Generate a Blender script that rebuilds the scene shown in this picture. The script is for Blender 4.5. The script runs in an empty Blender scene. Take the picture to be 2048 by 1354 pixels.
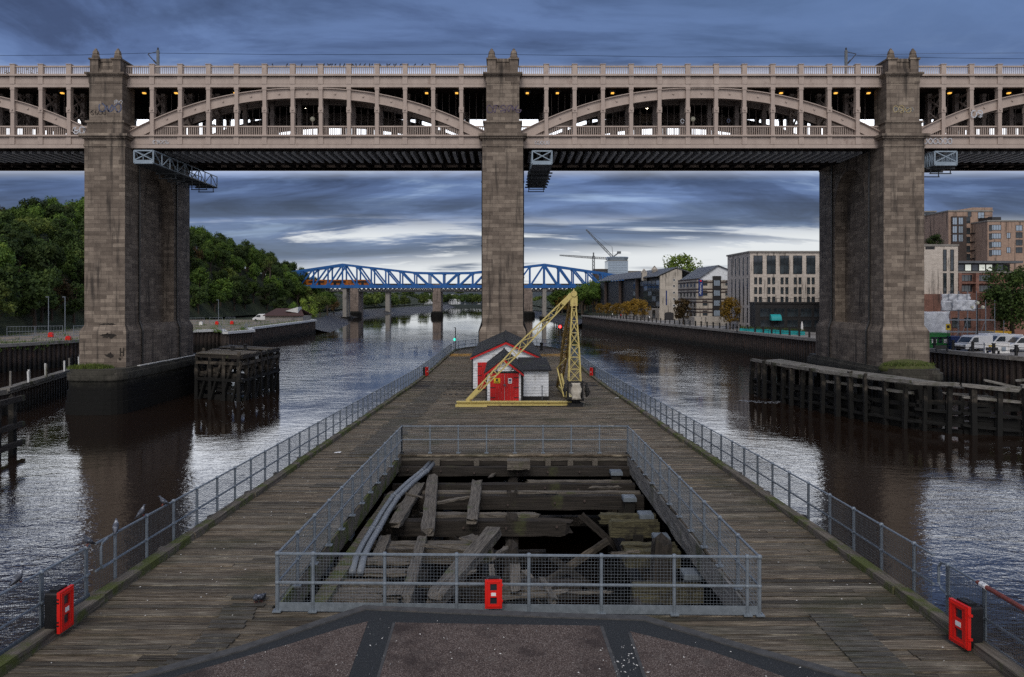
import bpy, bmesh, math, random
from mathutils import Vector, Matrix, noise
R = math.radians
scene = bpy.context.scene
# ---------------------------------------------------------------- camera
HC = 12.0                      # eye height above the river
F, VX, VY = 1528.0, 1010.0, 593.0
cd = bpy.data.cameras.new('camera'); cam = bpy.data.objects.new('camera', cd)
scene.collection.objects.link(cam); scene.camera = cam
cam.location = (0, 0, HC); cam.rotation_euler = (R(90), 0, 0)
cd.sensor_width = 36; cd.lens = 36*F/2048
cd.shift_x = (1024-VX)/2048; cd.shift_y = -(677-VY)/2048
cd.clip_end = 9000; cd.clip_start = 0.2
# ---------------------------------------------------------------- sky, sun, exposure
SUN_EL, SUN_AZ = 46, 8         # sun behind the camera, veiled by cloud
w = bpy.data.worlds.new('World'); scene.world = w; w.use_nodes = True
nt = w.node_tree; nt.nodes.clear()
def N(nt, t, **k):
    n = nt.nodes.new(t)
    for a, b in k.items(): setattr(n, a, b)
    return n
def math_(nt, op, a, b=None, c=None, clamp=False):
    n = N(nt, 'ShaderNodeMath', operation=op, use_clamp=clamp)
    for i, v in enumerate((a, b, c)):
        if v is None: continue
        if isinstance(v, (int, float)): n.inputs[i].default_value = v
        else: nt.links.new(v, n.inputs[i])
    return n.outputs[0]
def comb(nt, x, y, z):
    n = N(nt, 'ShaderNodeCombineXYZ')
    for i, v in enumerate((x, y, z)):
        if isinstance(v, (int, float)): n.inputs[i].default_value = v
        else: nt.links.new(v, n.inputs[i])
    return n.outputs[0]
def noise_(nt, vec, scale, detail=4, rough=.55, dist=0):
    n = N(nt, 'ShaderNodeTexNoise'); n.inputs['Scale'].default_value = scale
    n.inputs['Detail'].default_value = detail; n.inputs['Roughness'].default_value = rough
    n.inputs['Distortion'].default_value = dist
    if vec is not None: nt.links.new(vec, n.inputs['Vector'])
    return n.outputs['Fac']
def ramp(nt, fac, stops, interp='LINEAR'):
    n = N(nt, 'ShaderNodeValToRGB'); cr = n.color_ramp; cr.interpolation = interp
    while len(cr.elements) < len(stops): cr.elements.new(.5)
    for e, (p, c) in zip(cr.elements, stops):
        e.position = p; e.color = (*c, 1) if not isinstance(c, (int, float)) else (c, c, c, 1)
    nt.links.new(fac, n.inputs['Fac']); return n.outputs['Color']
def mixc(nt, fac, a, b, mode='MIX'):
    n = N(nt, 'ShaderNodeMix', data_type='RGBA', blend_type=mode)
    for s, v in ((0, fac), (6, a), (7, b)):
        if isinstance(v, (int, float)): n.inputs[s].default_value = v
        elif isinstance(v, tuple): n.inputs[s].default_value = (*v, 1)
        else: nt.links.new(v, n.inputs[s])
    return n.outputs[2]
def maprange(nt, v, a, b, c=0, d=1, smooth=True):
    n = N(nt, 'ShaderNodeMapRange', interpolation_type='SMOOTHSTEP' if smooth else 'LINEAR')
    nt.links.new(v, n.inputs[0])
    for i, x in enumerate((a, b, c, d)): n.inputs[i+1].default_value = x
    return n.outputs[0]
tc = N(nt, 'ShaderNodeTexCoord'); sp = N(nt, 'ShaderNodeSeparateXYZ'); nt.links.new(tc.outputs['Generated'], sp.inputs[0])
sx, sy, sz = sp.outputs
zc = math_(nt, 'ADD', math_(nt, 'MAXIMUM', sz, 0.0), 0.15)
slope = math_(nt, 'DIVIDE', sz, math_(nt, 'MAXIMUM', sy, .08))
cx_, cy_ = math_(nt, 'DIVIDE', sx, zc), math_(nt, 'DIVIDE', sy, zc)
cv = comb(nt, math_(nt, 'MULTIPLY', cx_, 0.50), math_(nt, 'MULTIPLY', cy_, 0.85), 5.3)
n1 = noise_(nt, cv, 1.9, 10, .60, .7)
n2 = noise_(nt, comb(nt, math_(nt, 'MULTIPLY', cx_, 0.52), math_(nt, 'MULTIPLY', cy_, 1.55), 2.2), 1.15, 10, .60, .6)
cl = ramp(nt, n1, [(.35, (.042, .064, .135)), (.46, (.068, .106, .220)), (.555, (.112, .172, .335)), (.68, (.25, .345, .53))], 'EASE')
fine = maprange(nt, n2, .36, .66, .62, 1.42)
cl = mixc(nt, 1.0, cl, comb(nt, fine, fine, fine), 'MULTIPLY')
side = maprange(nt, sx, -.10, .62, 0, .45)
cl = mixc(nt, math_(nt, 'MULTIPLY', side, maprange(nt, sz, .22, .36)), cl, (.17, .30, .56))
cl = mixc(nt, math_(nt, 'MULTIPLY', maprange(nt, slope, .22, .34, 0, .55), maprange(nt, n1, .36, .60)), cl, (.125, .20, .40))
lift = maprange(nt, slope, .16, .03, 0, .5)
cl = mixc(nt, lift, cl, (.23, .285, .36))
# the pale breaks: low over the horizon, and the wide one behind the bridge
n4 = noise_(nt, comb(nt, math_(nt, 'MULTIPLY', cx_, 1.3), math_(nt, 'MULTIPLY', cy_, 2.6), 6.2), 1.0, 8, .62, .6)
n3 = math_(nt, 'ADD', math_(nt, 'ADD', math_(nt, 'MULTIPLY', n2, .72), math_(nt, 'MULTIPLY', n4, .28)), math_(nt, 'MULTIPLY', sx, .10))
gap = math_(nt, 'MULTIPLY', maprange(nt, n3, .49, .575), maprange(nt, slope, .112, .075))
sl2 = math_(nt, 'SUBTRACT', slope, math_(nt, 'MULTIPLY', sx, .06)); low = maprange(nt, sl2, .070, .040)
gap = math_(nt, 'MAXIMUM', gap, math_(nt, 'MULTIPLY', low, maprange(nt, n3, .33, .47)))
cl = mixc(nt, gap, cl, (.80, .83, .85))
band = math_(nt, 'MULTIPLY', maprange(nt, slope, .150, .205), maprange(nt, slope, .308, .258))
cl = mixc(nt, math_(nt, 'MULTIPLY', band, maprange(nt, n1, .30, .55, .78, 1.0)), cl, (2.0, 2.08, 2.22))
# brighter, clearing sky on the side away from the bridge
back = maprange(nt, sy, .05, -.55, 1.0, 1.0)
bk = maprange(nt, sy, .0, -.6)
bk = math_(nt, 'MULTIPLY', bk, maprange(nt, sz, -.02, .45, .35, 1.0))
cl = mixc(nt, bk, cl, (1.05, 1.03, 1.06))
sky = N(nt, 'ShaderNodeTexSky', sky_type='NISHITA', sun_disc=False)
sky.sun_elevation = R(SUN_EL); sky.sun_rotation = R(180-SUN_AZ)
bg1 = N(nt, 'ShaderNodeBackground'); nt.links.new(cl, bg1.inputs[0]); bg1.inputs[1].default_value = .95
bg2 = N(nt, 'ShaderNodeBackground'); nt.links.new(sky.outputs[0], bg2.inputs[0]); bg2.inputs[1].default_value = .0035
ad = N(nt, 'ShaderNodeAddShader'); nt.links.new(bg1.outputs[0], ad.inputs[0]); nt.links.new(bg2.outputs[0], ad.inputs[1])
wo = N(nt, 'ShaderNodeOutputWorld'); nt.links.new(ad.outputs[0], wo.inputs[0])
sl = bpy.data.lights.new('sun', 'SUN'); sl.energy = 1.25; sl.angle = R(24); sl.color = (1, .93, .85)
so = bpy.data.objects.new('sun', sl); scene.collection.objects.link(so)
dv = Vector((math.sin(R(SUN_AZ))*math.cos(R(SUN_EL)), math.cos(R(SUN_AZ))*math.cos(R(SUN_EL)), -math.sin(R(SUN_EL))))
so.rotation_euler = dv.to_track_quat('-Z', 'Y').to_euler()
scene.view_settings.view_transform = 'Standard'; scene.view_settings.look = 'None'
scene.view_settings.exposure = 0.0; scene.view_settings.gamma = 1
scene.cycles.max_bounces = 6; scene.cycles.use_denoising = False
scene.cycles.sample_clamp_indirect = 4
# ---------------------------------------------------------------- helpers
def at(px, py, Y): return Vector(((px-VX)*Y/F, Y, HC-(py-VY)*Y/F))
def G(px, py, z):
    Y = F*(HC-z)/(py-VY); return Vector(((px-VX)*Y/F, Y, z))
def deck_z(v): return max(6.31-.02356*v, 4.755) if v < 60 or v > 72 else 4.755+.02356*((72-v)**2)/24
def J(p):                      # jetty coordinates: across, along, above the deck
    return Vector((p[0]+.0144*p[1], p[1], deck_z(p[1])+p[2]))
def JP(px, py, w):
    v = F*(5.69-w)/(py-629); return ((px-1032)*v/F, v, w)
ORG = {}
COL = scene.collection
class MB:
    def __init__(s, xf=None): s.v = []; s.f = []; s.c = []; s.xf = xf; s.cur = None
    def add(s, vs, fs):
        b = len(s.v)
        for p in vs:
            p = Vector(p); s.v.append(s.xf(p) if s.xf else p)
        for f in fs: s.f.append(tuple(i+b for i in f)); s.c.append(s.cur)
    def box(s, a, b):
        x0, y0, z0 = a; x1, y1, z1 = b
        s.add([(x0,y0,z0),(x1,y0,z0),(x1,y1,z0),(x0,y1,z0),(x0,y0,z1),(x1,y0,z1),(x1,y1,z1),(x0,y1,z1)],
              [(3,2,1,0),(4,5,6,7),(0,1,5,4),(1,2,6,5),(2,3,7,6),(3,0,4,7)])
    def cbox(s, c, d): s.box((c[0]-d[0]/2, c[1]-d[1]/2, c[2]-d[2]/2), (c[0]+d[0]/2, c[1]+d[1]/2, c[2]+d[2]/2))
    def bar(s, p, q, w, h=None, up=(0,0,1)):
        p, q = Vector(p), Vector(q); h = h or w; d = q-p
        if d.length < 1e-6: return
        d.normalize(); u = Vector(up)
        if abs(d.dot(u)) > .98: u = Vector((0, 1, 0))
        a = d.cross(u).normalized(); b = a.cross(d)
        a = a*w/2; b = b*h/2
        s.add([p-a-b, p+a-b, p+a+b, p-a+b, q-a-b, q+a-b, q+a+b, q-a+b],
              [(0,1,2,3),(7,6,5,4),(4,5,1,0),(5,6,2,1),(6,7,3,2),(7,4,0,3)])
    def tube(s, p, q, r, n=6, r2=None): s.path([p, q], [r, r if r2 is None else r2], n)
    def path(s, pts, r, n=6):
        pts = [Vector(p) for p in pts]; m = len(pts)
        rr = r if isinstance(r, (list, tuple)) else [r]*m
        vs, fs = [], []
        for i, p in enumerate(pts):
            d = (pts[min(i+1, m-1)]-pts[max(i-1, 0)])
            d = d.normalized() if d.length > 1e-9 else Vector((0, 0, 1))
            u = Vector((0, 0, 1)) if abs(d.z) < .95 else Vector((0, 1, 0))
            a = d.cross(u).normalized(); b = a.cross(d)
            for k in range(n):
                t = 2*math.pi*(k+.5)/n; vs.append(p+a*rr[i]*math.cos(t)+b*rr[i]*math.sin(t))
        for i in range(m-1):
            for k in range(n):
                k2 = (k+1) % n; fs.append((i*n+k2, i*n+k, (i+1)*n+k, (i+1)*n+k2))
        fs.append(tuple(range(n))); fs.append(tuple(range((m-1)*n, m*n))[::-1])
        s.add(vs, fs)
    def prism(s, poly, z0, z1):
        n = len(poly)
        ar = sum(poly[i][0]*poly[(i+1) % n][1]-poly[(i+1) % n][0]*poly[i][1] for i in range(n))
        if ar < 0: poly = poly[::-1]
        vs = [(x, y, z0) for x, y in poly]+[(x, y, z1) for x, y in poly]
        s.add(vs, [tuple(range(n))[::-1], tuple(range(n, 2*n))]+[(i, (i+1) % n, n+(i+1) % n, n+i) for i in range(n)])
    def slab(s, poly, dvec):    # any planar polygon given thickness along dvec
        n = len(poly); poly = [Vector(p) for p in poly]; dvec = Vector(dvec)
        nn = sum(((poly[i]-poly[0]).cross(poly[i+1]-poly[0]) for i in range(1, n-1)), Vector())
        if nn.dot(dvec) < 0: poly = poly[::-1]
        s.add(poly+[p+dvec for p in poly], [tuple(range(n))[::-1], tuple(range(n, 2*n))]+[(i, (i+1) % n, n+(i+1) % n, n+i) for i in range(n)])
    def quad(s, *p): s.add(p, [tuple(range(len(p)))])
    def lathe(s, prof, c, n=12):
        vs, fs = [], []
        for r, z in prof:
            for k in range(n):
                t = 2*math.pi*k/n; vs.append((c[0]+r*math.cos(t), c[1]+r*math.sin(t), c[2]+z))
        for i in range(len(prof)-1):
            for k in range(n):
                k2 = (k+1) % n; fs.append((i*n+k, i*n+k2, (i+1)*n+k2, (i+1)*n+k))
        fs.append(tuple(range(n))[::-1]); fs.append(tuple(range((len(prof)-1)*n, len(prof)*n)))
        s.add(vs, fs)
    def ball(s, c, r, n=8, sq=(1,1,1)):
        prof = [(math.sin(math.pi*i/6)*r+1e-4, -math.cos(math.pi*i/6)*r) for i in range(7)]
        b = len(s.v); xf, s.xf = s.xf, None; s.lathe(prof, (0,0,0), n); s.xf = xf
        for i in range(b, len(s.v)):
            q = s.v[i]; q = Vector((c[0]+q.x*sq[0], c[1]+q.y*sq[1], c[2]+q.z*sq[2])); s.v[i] = xf(q) if xf else q
    def build(s, name, mat, parent=None, smooth=False):
        o = ORG.get(parent.name, Vector()) if parent else Vector()
        me = bpy.data.meshes.new(name); me.from_pydata([p-o for p in s.v], [], s.f); me.update()
        if any(c is not None for c in s.c):
            ca = me.color_attributes.new('Col', 'FLOAT_COLOR', 'CORNER')
            for pl, c in zip(me.polygons, s.c):
                for li in pl.loop_indices: ca.data[li].color = (*c, 1) if c else (1, 1, 1, 1)
        if smooth:
            for pl in me.polygons: pl.use_smooth = True
        me.materials.append(M[mat] if isinstance(mat, str) else mat)
        ob = bpy.data.objects.new(name, me); COL.objects.link(ob)
        if parent: ob.parent = parent; ORG[ob.name] = o
        return ob
def tag(o, label=None, cat=None, group=None, kind=None):
    for k, v in (('label', label), ('category', cat), ('group', group), ('kind', kind)):
        if v: o[k] = v
    return o
def thing(name, label, cat, loc=(0,0,0), group=None):
    o = bpy.data.objects.new(name, None); COL.objects.link(o); o.location = loc; o.empty_display_size = .3
    ORG[o.name] = Vector(loc); return tag(o, label, cat, group)
def kids(o): return [c for c in bpy.data.objects if c.parent == o]
KID = {}
def dup(o, loc, rz=0, label=None, group=None, sc=1.0):
    if o.name not in KID: KID[o.name] = [(c, kids(c)) for c in kids(o)]
    r = o.copy(); COL.objects.link(r); r.location = loc; r.rotation_euler = (0, 0, rz); r.scale = (sc, sc, sc) if not isinstance(sc, tuple) else sc
    for c, g in KID[o.name]:
        d = c.copy(); COL.objects.link(d); d.parent = r
        for e in g:
            h = e.copy(); COL.objects.link(h); h.parent = d
    if label: r['label'] = label
    if group: r['group'] = group
    return r
def move(o, loc, rz=0, sc=1.0): o.location = loc; o.rotation_euler = (0, 0, rz); o.scale = (sc, sc, sc) if not isinstance(sc, tuple) else sc
def child_copy(o, parent, world, rz=0):
    c = o.copy(); COL.objects.link(c); c.parent = parent; c.location = Vector(world)-ORG[parent.name]; c.rotation_euler = (0, 0, rz)
    ORG[c.name] = Vector(world); return c
rnd = random.Random(7)
# ---------------------------------------------------------------- materials
M = {}
def base_mat(name, rough=.7, metal=0, spec=.5):
    m = bpy.data.materials.new(name); m.use_nodes = True; M[name] = m
    b = m.node_tree.nodes['Principled BSDF']; b.inputs['Roughness'].default_value = rough
    b.inputs['Metallic'].default_value = metal; b.inputs['Specular IOR Level'].default_value = spec
    return m, m.node_tree, b
def mk(name, c1, c2=None, scale=3, rough=.7, metal=0, bump=0, stretch=(1,1,1), c3=None, s3=.6, spec=.4, detail=5, t3=(.55,.7)):
    m, nt, b = base_mat(name, rough, metal, spec)
    tc = N(nt, 'ShaderNodeTexCoord'); mp = N(nt, 'ShaderNodeMapping'); nt.links.new(tc.outputs['Object'], mp.inputs[0])
    mp.inputs['Scale'].default_value = stretch
    c2 = c2 or tuple(x*.7 for x in c1)
    n = noise_(nt, mp.outputs[0], scale, detail, .62)
    c = ramp(nt, n, [(.3, c2), (.7, c1)])
    if c3:
        n3 = noise_(nt, tc.outputs['Object'], s3, 5, .65)
        c = mixc(nt, maprange(nt, n3, *t3), c, c3)
    nt.links.new(c, b.inputs['Base Color'])
    if bump:
        bp = N(nt, 'ShaderNodeBump'); bp.inputs['Strength'].default_value = bump; bp.inputs['Distance'].default_value = .03
        nt.links.new(n, bp.inputs['Height']); nt.links.new(bp.outputs[0], b.inputs['Normal'])
    return m
def stone(name, cols, mortar, bw=1.3, bh=.42, algae=None, bump=.5):
    m, nt, b = base_mat(name, .85, 0, .3)
    g = N(nt, 'ShaderNodeNewGeometry'); sp = N(nt, 'ShaderNodeSeparateXYZ'); nt.links.new(g.outputs['Position'], sp.inputs[0])
    sn = N(nt, 'ShaderNodeSeparateXYZ'); nt.links.new(g.outputs['True Normal'], sn.inputs[0])
    side = math_(nt, 'GREATER_THAN', math_(nt, 'ABSOLUTE', sn.outputs[0]), .6)
    u = math_(nt, 'ADD', math_(nt, 'MULTIPLY', sp.outputs[0], math_(nt, 'SUBTRACT', 1.0, side)), math_(nt, 'MULTIPLY', sp.outputs[1], side))
    v = comb(nt, u, sp.outputs[2], 0.0)
    br = N(nt, 'ShaderNodeTexBrick'); nt.links.new(v, br.inputs['Vector'])
    br.inputs['Scale'].default_value = 1; br.inputs['Brick Width'].default_value = bw; br.inputs['Row Height'].default_value = bh
    br.inputs['Mortar Size'].default_value = .012; br.inputs['Mortar Smooth'].default_value = .3; br.inputs['Bias'].default_value = 0
    br.inputs['Color1'].default_value = (0,0,0,1); br.inputs['Color2'].default_value = (1,1,1,1); br.inputs['Mortar'].default_value = (.3,.3,.3,1)
    n = noise_(nt, g.outputs['Position'], 1.7, 7, .65); st = noise_(nt, comb(nt, math_(nt,'MULTIPLY',u,1.4), math_(nt,'MULTIPLY',sp.outputs[2],.12), 4.), 1, 6, .65)
    course = noise_(nt, comb(nt, math_(nt, 'MULTIPLY', u, .12), math_(nt, 'MULTIPLY', sp.outputs[2], 1.15), 1.), 1, 3, .6)
    k = math_(nt, 'ADD', math_(nt, 'MULTIPLY', br.outputs['Color'], .30), math_(nt, 'ADD', math_(nt, 'MULTIPLY', n, .42), math_(nt, 'MULTIPLY', course, .34)))
    c = ramp(nt, k, [(.18, cols[0]), (.45, cols[1]), (.62, cols[2]), (.85, cols[3])])
    c = mixc(nt, maprange(nt, st, .50, .68, 0, .8), c, (.026, .022, .020)); side_shade = math_(nt, 'MULTIPLY', side, .22); c = mixc(nt, side_shade, c, (.040, .033, .030)) if name == 'stone' else c  # streaks are stains; pier side faces get their shade in the colour
    c = mixc(nt, math_(nt, 'MULTIPLY', br.outputs['Fac'], .65), c, mortar)
    if algae:
        h = math_(nt, 'ADD', sp.outputs[2], math_(nt, 'MULTIPLY', n, 1.6))
        c = mixc(nt, maprange(nt, h, algae[0], algae[1], 1, 0), c, algae[2]); c = mixc(nt, maprange(nt, h, 3.2, 5.0, 1, 0), c, (.004, .004, .0035))
    nt.links.new(c, b.inputs['Base Color'])
    bp = N(nt, 'ShaderNodeBump'); bp.inputs['Strength'].default_value = bump; bp.inputs['Distance'].default_value = .05
    hh = math_(nt, 'SUBTRACT', math_(nt, 'ADD', n, math_(nt, 'MULTIPLY', br.outputs['Color'], .25)), br.outputs['Fac'])
    nt.links.new(hh, bp.inputs['Height']); nt.links.new(bp.outputs[0], b.inputs['Normal']); return m
stone('stone', [(.062,.049,.039), (.138,.111,.090), (.205,.168,.136), (.36,.30,.24)], (.05,.042,.035))
stone('stone_wet', [(.03,.028,.022), (.055,.052,.042), (.075,.07,.058), (.12,.11,.09)], (.012,.012,.010), 1.5, .5, (2.4, 5.6, (.016,.017,.010)))
stone('stone_far', [(.11,.085,.075), (.18,.145,.125), (.23,.185,.16), (.28,.23,.2)], (.12,.1,.09), 2.4, .9)
stone('brick_pale', [(.38,.335,.295), (.48,.43,.38), (.54,.485,.43), (.60,.54,.48)], (.4,.36,.32), .6, .2, None, .2)
stone('brick_red', [(.13,.065,.05), (.19,.095,.072), (.23,.115,.088), (.26,.14,.11)], (.14,.09,.075), .6, .2, None, .2)
stone('brick_tan', [(.24,.165,.125), (.31,.215,.165), (.34,.24,.185), (.4,.29,.23)], (.25,.19,.15), .6, .2, None, .2)
stone('concrete_block', [(.31,.28,.24), (.39,.355,.305), (.44,.40,.345), (.5,.45,.39)], (.22,.2,.18), 2.2, 1.1, None, .2)
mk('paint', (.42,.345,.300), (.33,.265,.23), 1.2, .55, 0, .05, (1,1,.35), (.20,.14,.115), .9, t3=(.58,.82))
mk('paint_shaded', (.20,.165,.15), (.11,.088,.08), 1.0, .65)  # bridge paint darkened: shade on inner and rear members put into the colour
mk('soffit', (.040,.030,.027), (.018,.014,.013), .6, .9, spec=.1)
mk('joist', (.50,.52,.55), (.34,.36,.40), 2, .6)
mk('black_pipe', (.012,.012,.013), (.008,.008,.008), 2, .5)
mk('galv', (.25,.29,.33), (.16,.19,.22), 9, .48, .35, .05)
mk('galv_far', (.25,.285,.32), (.17,.2,.24), 9, .5, .3)
mk('wire_pale', (.26,.30,.34), (.18,.21,.245), 9, .5, .3); mk('wire', (.10,.115,.13), (.07,.08,.09), 9, .55, .3)
mk('gantry_paint', (.27,.335,.40), (.18,.235,.29), 2, .5)
mk('gantry_dark', (.05,.06,.07), (.03,.035,.04), 2, .6)
mk('red', (.58,.012,.012), (.34,.006,.007), 2.2, .5, 0, .1, (1,1,.5), (.22,.02,.016), 2.5, t3=(.60,.80))
mk('red_plastic', (.70,.022,.016), (.62,.016,.012), 3, .32)
mk('black_plastic', (.012,.012,.014), (.008,.008,.009), 3, .45)
mk('shed_tile', (.085,.045,.040), (.05,.03,.028), 3, .8); mk('rust_red', (.23,.05,.04), (.11,.04,.03), 9, .7)
mk('white_board', (.74,.77,.80), (.60,.63,.67), 2.2, .55, 0, .1, (1,1,3), (.24,.235,.21), 1.6, t3=(.50,.78))
mk('black_tar', (.013,.013,.014), (.02,.02,.02), 3, .7)
mk('felt', (.026,.027,.030), (.013,.014,.016), 2.5, .9, 0, .3, c3=(.03,.04,.022), s3=.7)
mk('yellow', (.60,.50,.185), (.47,.38,.13), 3, .5, 0, .1, c3=(.20,.11,.05), s3=3.0, t3=(.54,.74))
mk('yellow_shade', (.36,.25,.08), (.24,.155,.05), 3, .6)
mk('sign_yellow', (.75,.52,.03), rough=.4); mk('sign_white', (.78,.78,.77), (.7,.7,.7), rough=.4); mk('sign_black', (.02,.02,.02))
mk('tarp', (.50,.47,.40), (.28,.25,.2), 5, .6, 0, .6)
mk('asphalt', (.030,.034,.037), (.015,.017,.019), 30, .9, 0, .5, c3=(.05,.055,.06), s3=22)
mk('coping', (.085,.085,.085), (.045,.045,.045), 6, .9, 0, .4, c3=(.10,.085,.075), s3=1.3)
mk('dropping', (.75,.76,.75), (.6,.6,.6), 6, .8)
mk('timber', (.20,.178,.148), (.022,.018,.014), 2.6, .9, 0, 1.0, (.5,13,13), (.06,.075,.022), 1.1, detail=8, t3=(.58,.74))
mk('timber_y', (.21,.18,.145), (.04,.034,.026), 2.2, .9, 0, .9, (9,.4,9), (.075,.09,.020), 1.3, detail=8, t3=(.44,.60))
mk('timber_dark', (.042,.035,.029), (.008,.007,.006), 2.2, .9, 0, .9, (.35,9,9), (.05,.055,.022), 1.0, detail=8, t3=(.58,.74))
mk('timber_mossy', (.125,.115,.062), (.014,.012,.009), 2.6, .9, 0, 1.0, (.5,13,13), (.02,.018,.014), 1.2, detail=8, t3=(.50,.66)); mk('timber_pile', (.15,.128,.10), (.028,.022,.018), 2.2, .9, 0, .9, (.3,8,8), (.012,.011,.009), .5, detail=8, t3=(.42,.62))
mk('timber_grey', (.27,.26,.24), (.06,.055,.048), 2.5, .9, 0, .9, (.7,10,10), (.055,.06,.03), .6, detail=8, t3=(.52,.68))
mk('pvc', (.20,.225,.25), (.14,.155,.18), 4, .45)
mk('sheet_pile', (.060,.044,.038), (.022,.018,.016), 1.2, .8, 0, .3, (1,1,.4), (.08,.05,.04), .5)
mk('cap_white', (.62,.63,.63), (.46,.47,.47), 1.5, .8)
mk('concrete', (.27,.255,.235), (.18,.17,.155), 1.5, .85, 0, .2, c3=(.12,.11,.1), s3=.4)
mk('paving', (.30,.285,.27), (.22,.21,.195), 2, .85)
mk('gravel', (.30,.25,.20), (.17,.145,.115), 1.1, .95, 0, .3, c3=(.10,.12,.04), s3=.11, t3=(.52,.68))
mk('mud', (.040,.036,.032), (.015,.013,.012), .9, .62, 0, 1.0, spec=.6)
mk('hill_soil', (.035,.045,.018), (.018,.022,.010), .3, .95)
mk('far_land', (.040,.052,.050), (.020,.028,.030), .03, .95, c3=(.06,.07,.045), s3=.012)
mk('foam', (.42,.45,.50), (.25,.27,.31), 6, .4); mk('moss', (.075,.095,.022), (.05,.05,.022), 3, .95, 0, 1.0, c3=(.10,.085,.055), s3=.8)
mk('blue_paint', (.012,.105,.34), (.008,.08,.27), 1, .45)
mk('lattice_grey', (.040,.043,.05), (.022,.025,.03), .5, .7)
mk('train_orange', (.48,.14,.012), (.38,.11,.01), 2, .4); mk('train_black', (.02,.02,.025), rough=.3)
mk('slate_roof', (.105,.115,.13), (.065,.07,.08), 1.5, .6)
mk('dark_clad', (.022,.021,.022), (.013,.013,.014), 1.5, .5)
mk('dark_frame', (.035,.033,.034), (.022,.022,.024), 1.5, .5)
mk('brick_dark', (.075,.055,.048), (.045,.034,.03), 2, .85)
mk('teal', (.02,.36,.38), (.016,.28,.3), 2, .5)
mk('banner_blue', (.012,.035,.16), (.01,.028,.13), 2, .5)
mk('sheeting', (.62,.65,.70), (.36,.38,.43), 1.4, .5, 0, .8)
mk('van_white', (.72,.73,.74), (.64,.65,.66), 2, .3); mk('tyre', (.015,.015,.016), rough=.8)
mk('green_paint', (.025,.22,.05), (.018,.17,.04), 1.5, .5); mk('blue_hut', (.018,.045,.17), rough=.5); mk('yellow_box', (.65,.38,.02), rough=.5)
mk('bark', (.075,.058,.043), (.035,.027,.02), 4, .95, 0, .6)
mk('steel_grey', (.14,.15,.16), (.10,.11,.12), 3, .5, .3)
mk('pigeon', (.12,.135,.17), (.035,.04,.055), 9, .6, c3=(.42,.45,.50), s3=7, t3=(.53,.60))
mk('bird_dark', (.02,.02,.024), (.012,.012,.014), 14, .6)
mk('graffiti_blue', (.09,.11,.19), rough=.7); mk('graffiti_purple', (.10,.075,.13), rough=.7); mk('graffiti_white', (.55,.57,.62), rough=.7)
mk('graffiti_pale', (.26,.26,.25), rough=.7); mk('graffiti_ochre', (.45,.36,.18), rough=.7); mk('soot', (.016,.013,.012), (.03,.025,.02), 3, .9)
m, nt, b = base_mat('glass', .08, 0, .9); b.inputs['Base Color'].default_value = (.018, .024, .03, 1)
g = N(nt, 'ShaderNodeTexCoord'); nn = noise_(nt, g.outputs['Object'], .35, 2); nt.links.new(ramp(nt, nn, [(.35, (.010,.014,.018)), (.7, (.05,.065,.075))]), b.inputs['Base Color'])
m, nt, b = base_mat('glass_pale', .10, .35, .9); b.inputs['Base Color'].default_value = (.33, .40, .47, 1)
def emis(name, c, s):
    m, nt, b = base_mat(name, .5); b.inputs['Base Color'].default_value = (*c, 1); b.inputs['Emission Color'].default_value = (*c, 1); b.inputs['Emission Strength'].default_value = s
def tidal(name, z0=3.3, z1=4.7):                                # weed and wet below the tide line
    m = M[name]; nt = m.node_tree; b = nt.nodes['Principled BSDF']; src = b.inputs['Base Color'].links[0].from_socket
    g = N(nt, 'ShaderNodeNewGeometry'); sp = N(nt, 'ShaderNodeSeparateXYZ'); nt.links.new(g.outputs['Position'], sp.inputs[0])
    n = noise_(nt, g.outputs['Position'], 1.6, 4); h = math_(nt, 'ADD', sp.outputs[2], math_(nt, 'MULTIPLY', n, 1.8))
    nt.links.new(mixc(nt, maprange(nt, h, z0, z1, 1, 0), src, (.005, .005, .0045)), b.inputs['Base Color'])
emis('lamp_amber', (1, .50, .08), 1.3); emis('lamp_white', (1, .86, .62), 14); emis('lamp_red', (1, .03, .03), 9); emis('lamp_green', (.05, .8, .55), 1.5); emis('lamp_globe', (.55, .53, .42), .12)
emis('lit_window', (.75, .78, .70), .55)
for n_ in ('timber_pile', 'sheet_pile'): tidal(n_, *((3.3, 4.7) if n_ == 'timber_pile' else (1.4, 3.2)))
# aggregate paving: brown stones with pale chips
m, nt, b = base_mat('aggregate', .9, 0, .3)
tcn = N(nt, 'ShaderNodeTexCoord'); vo = N(nt, 'ShaderNodeTexVoronoi'); nt.links.new(tcn.outputs['Object'], vo.inputs['Vector']); vo.inputs['Scale'].default_value = 85
c = ramp(nt, math_(nt, 'FRACT', math_(nt, 'MULTIPLY', vo.outputs['Color'], 3.7)), [(.0, (.036,.025,.021)), (.45, (.082,.059,.049)), (.8, (.125,.094,.080)), (.97, (.26,.22,.195))])
big = noise_(nt, tcn.outputs['Object'], .9, 7, .65); c = mixc(nt, maprange(nt, big, .47, .66, 0, .8), c, (.030,.021,.019)); bg_ = noise_(nt, tcn.outputs['Object'], 2.3, 5); c = mixc(nt, maprange(nt, bg_, .56, .70, 0, .4), c, (.13,.11,.095))
nt.links.new(c, b.inputs['Base Color']); bp = N(nt, 'ShaderNodeBump'); bp.inputs['Strength'].default_value = .5; bp.inputs['Distance'].default_value = .01
nt.links.new(vo.outputs['Distance'], bp.inputs['Height']); nt.links.new(bp.outputs[0], b.inputs['Normal'])
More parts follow.
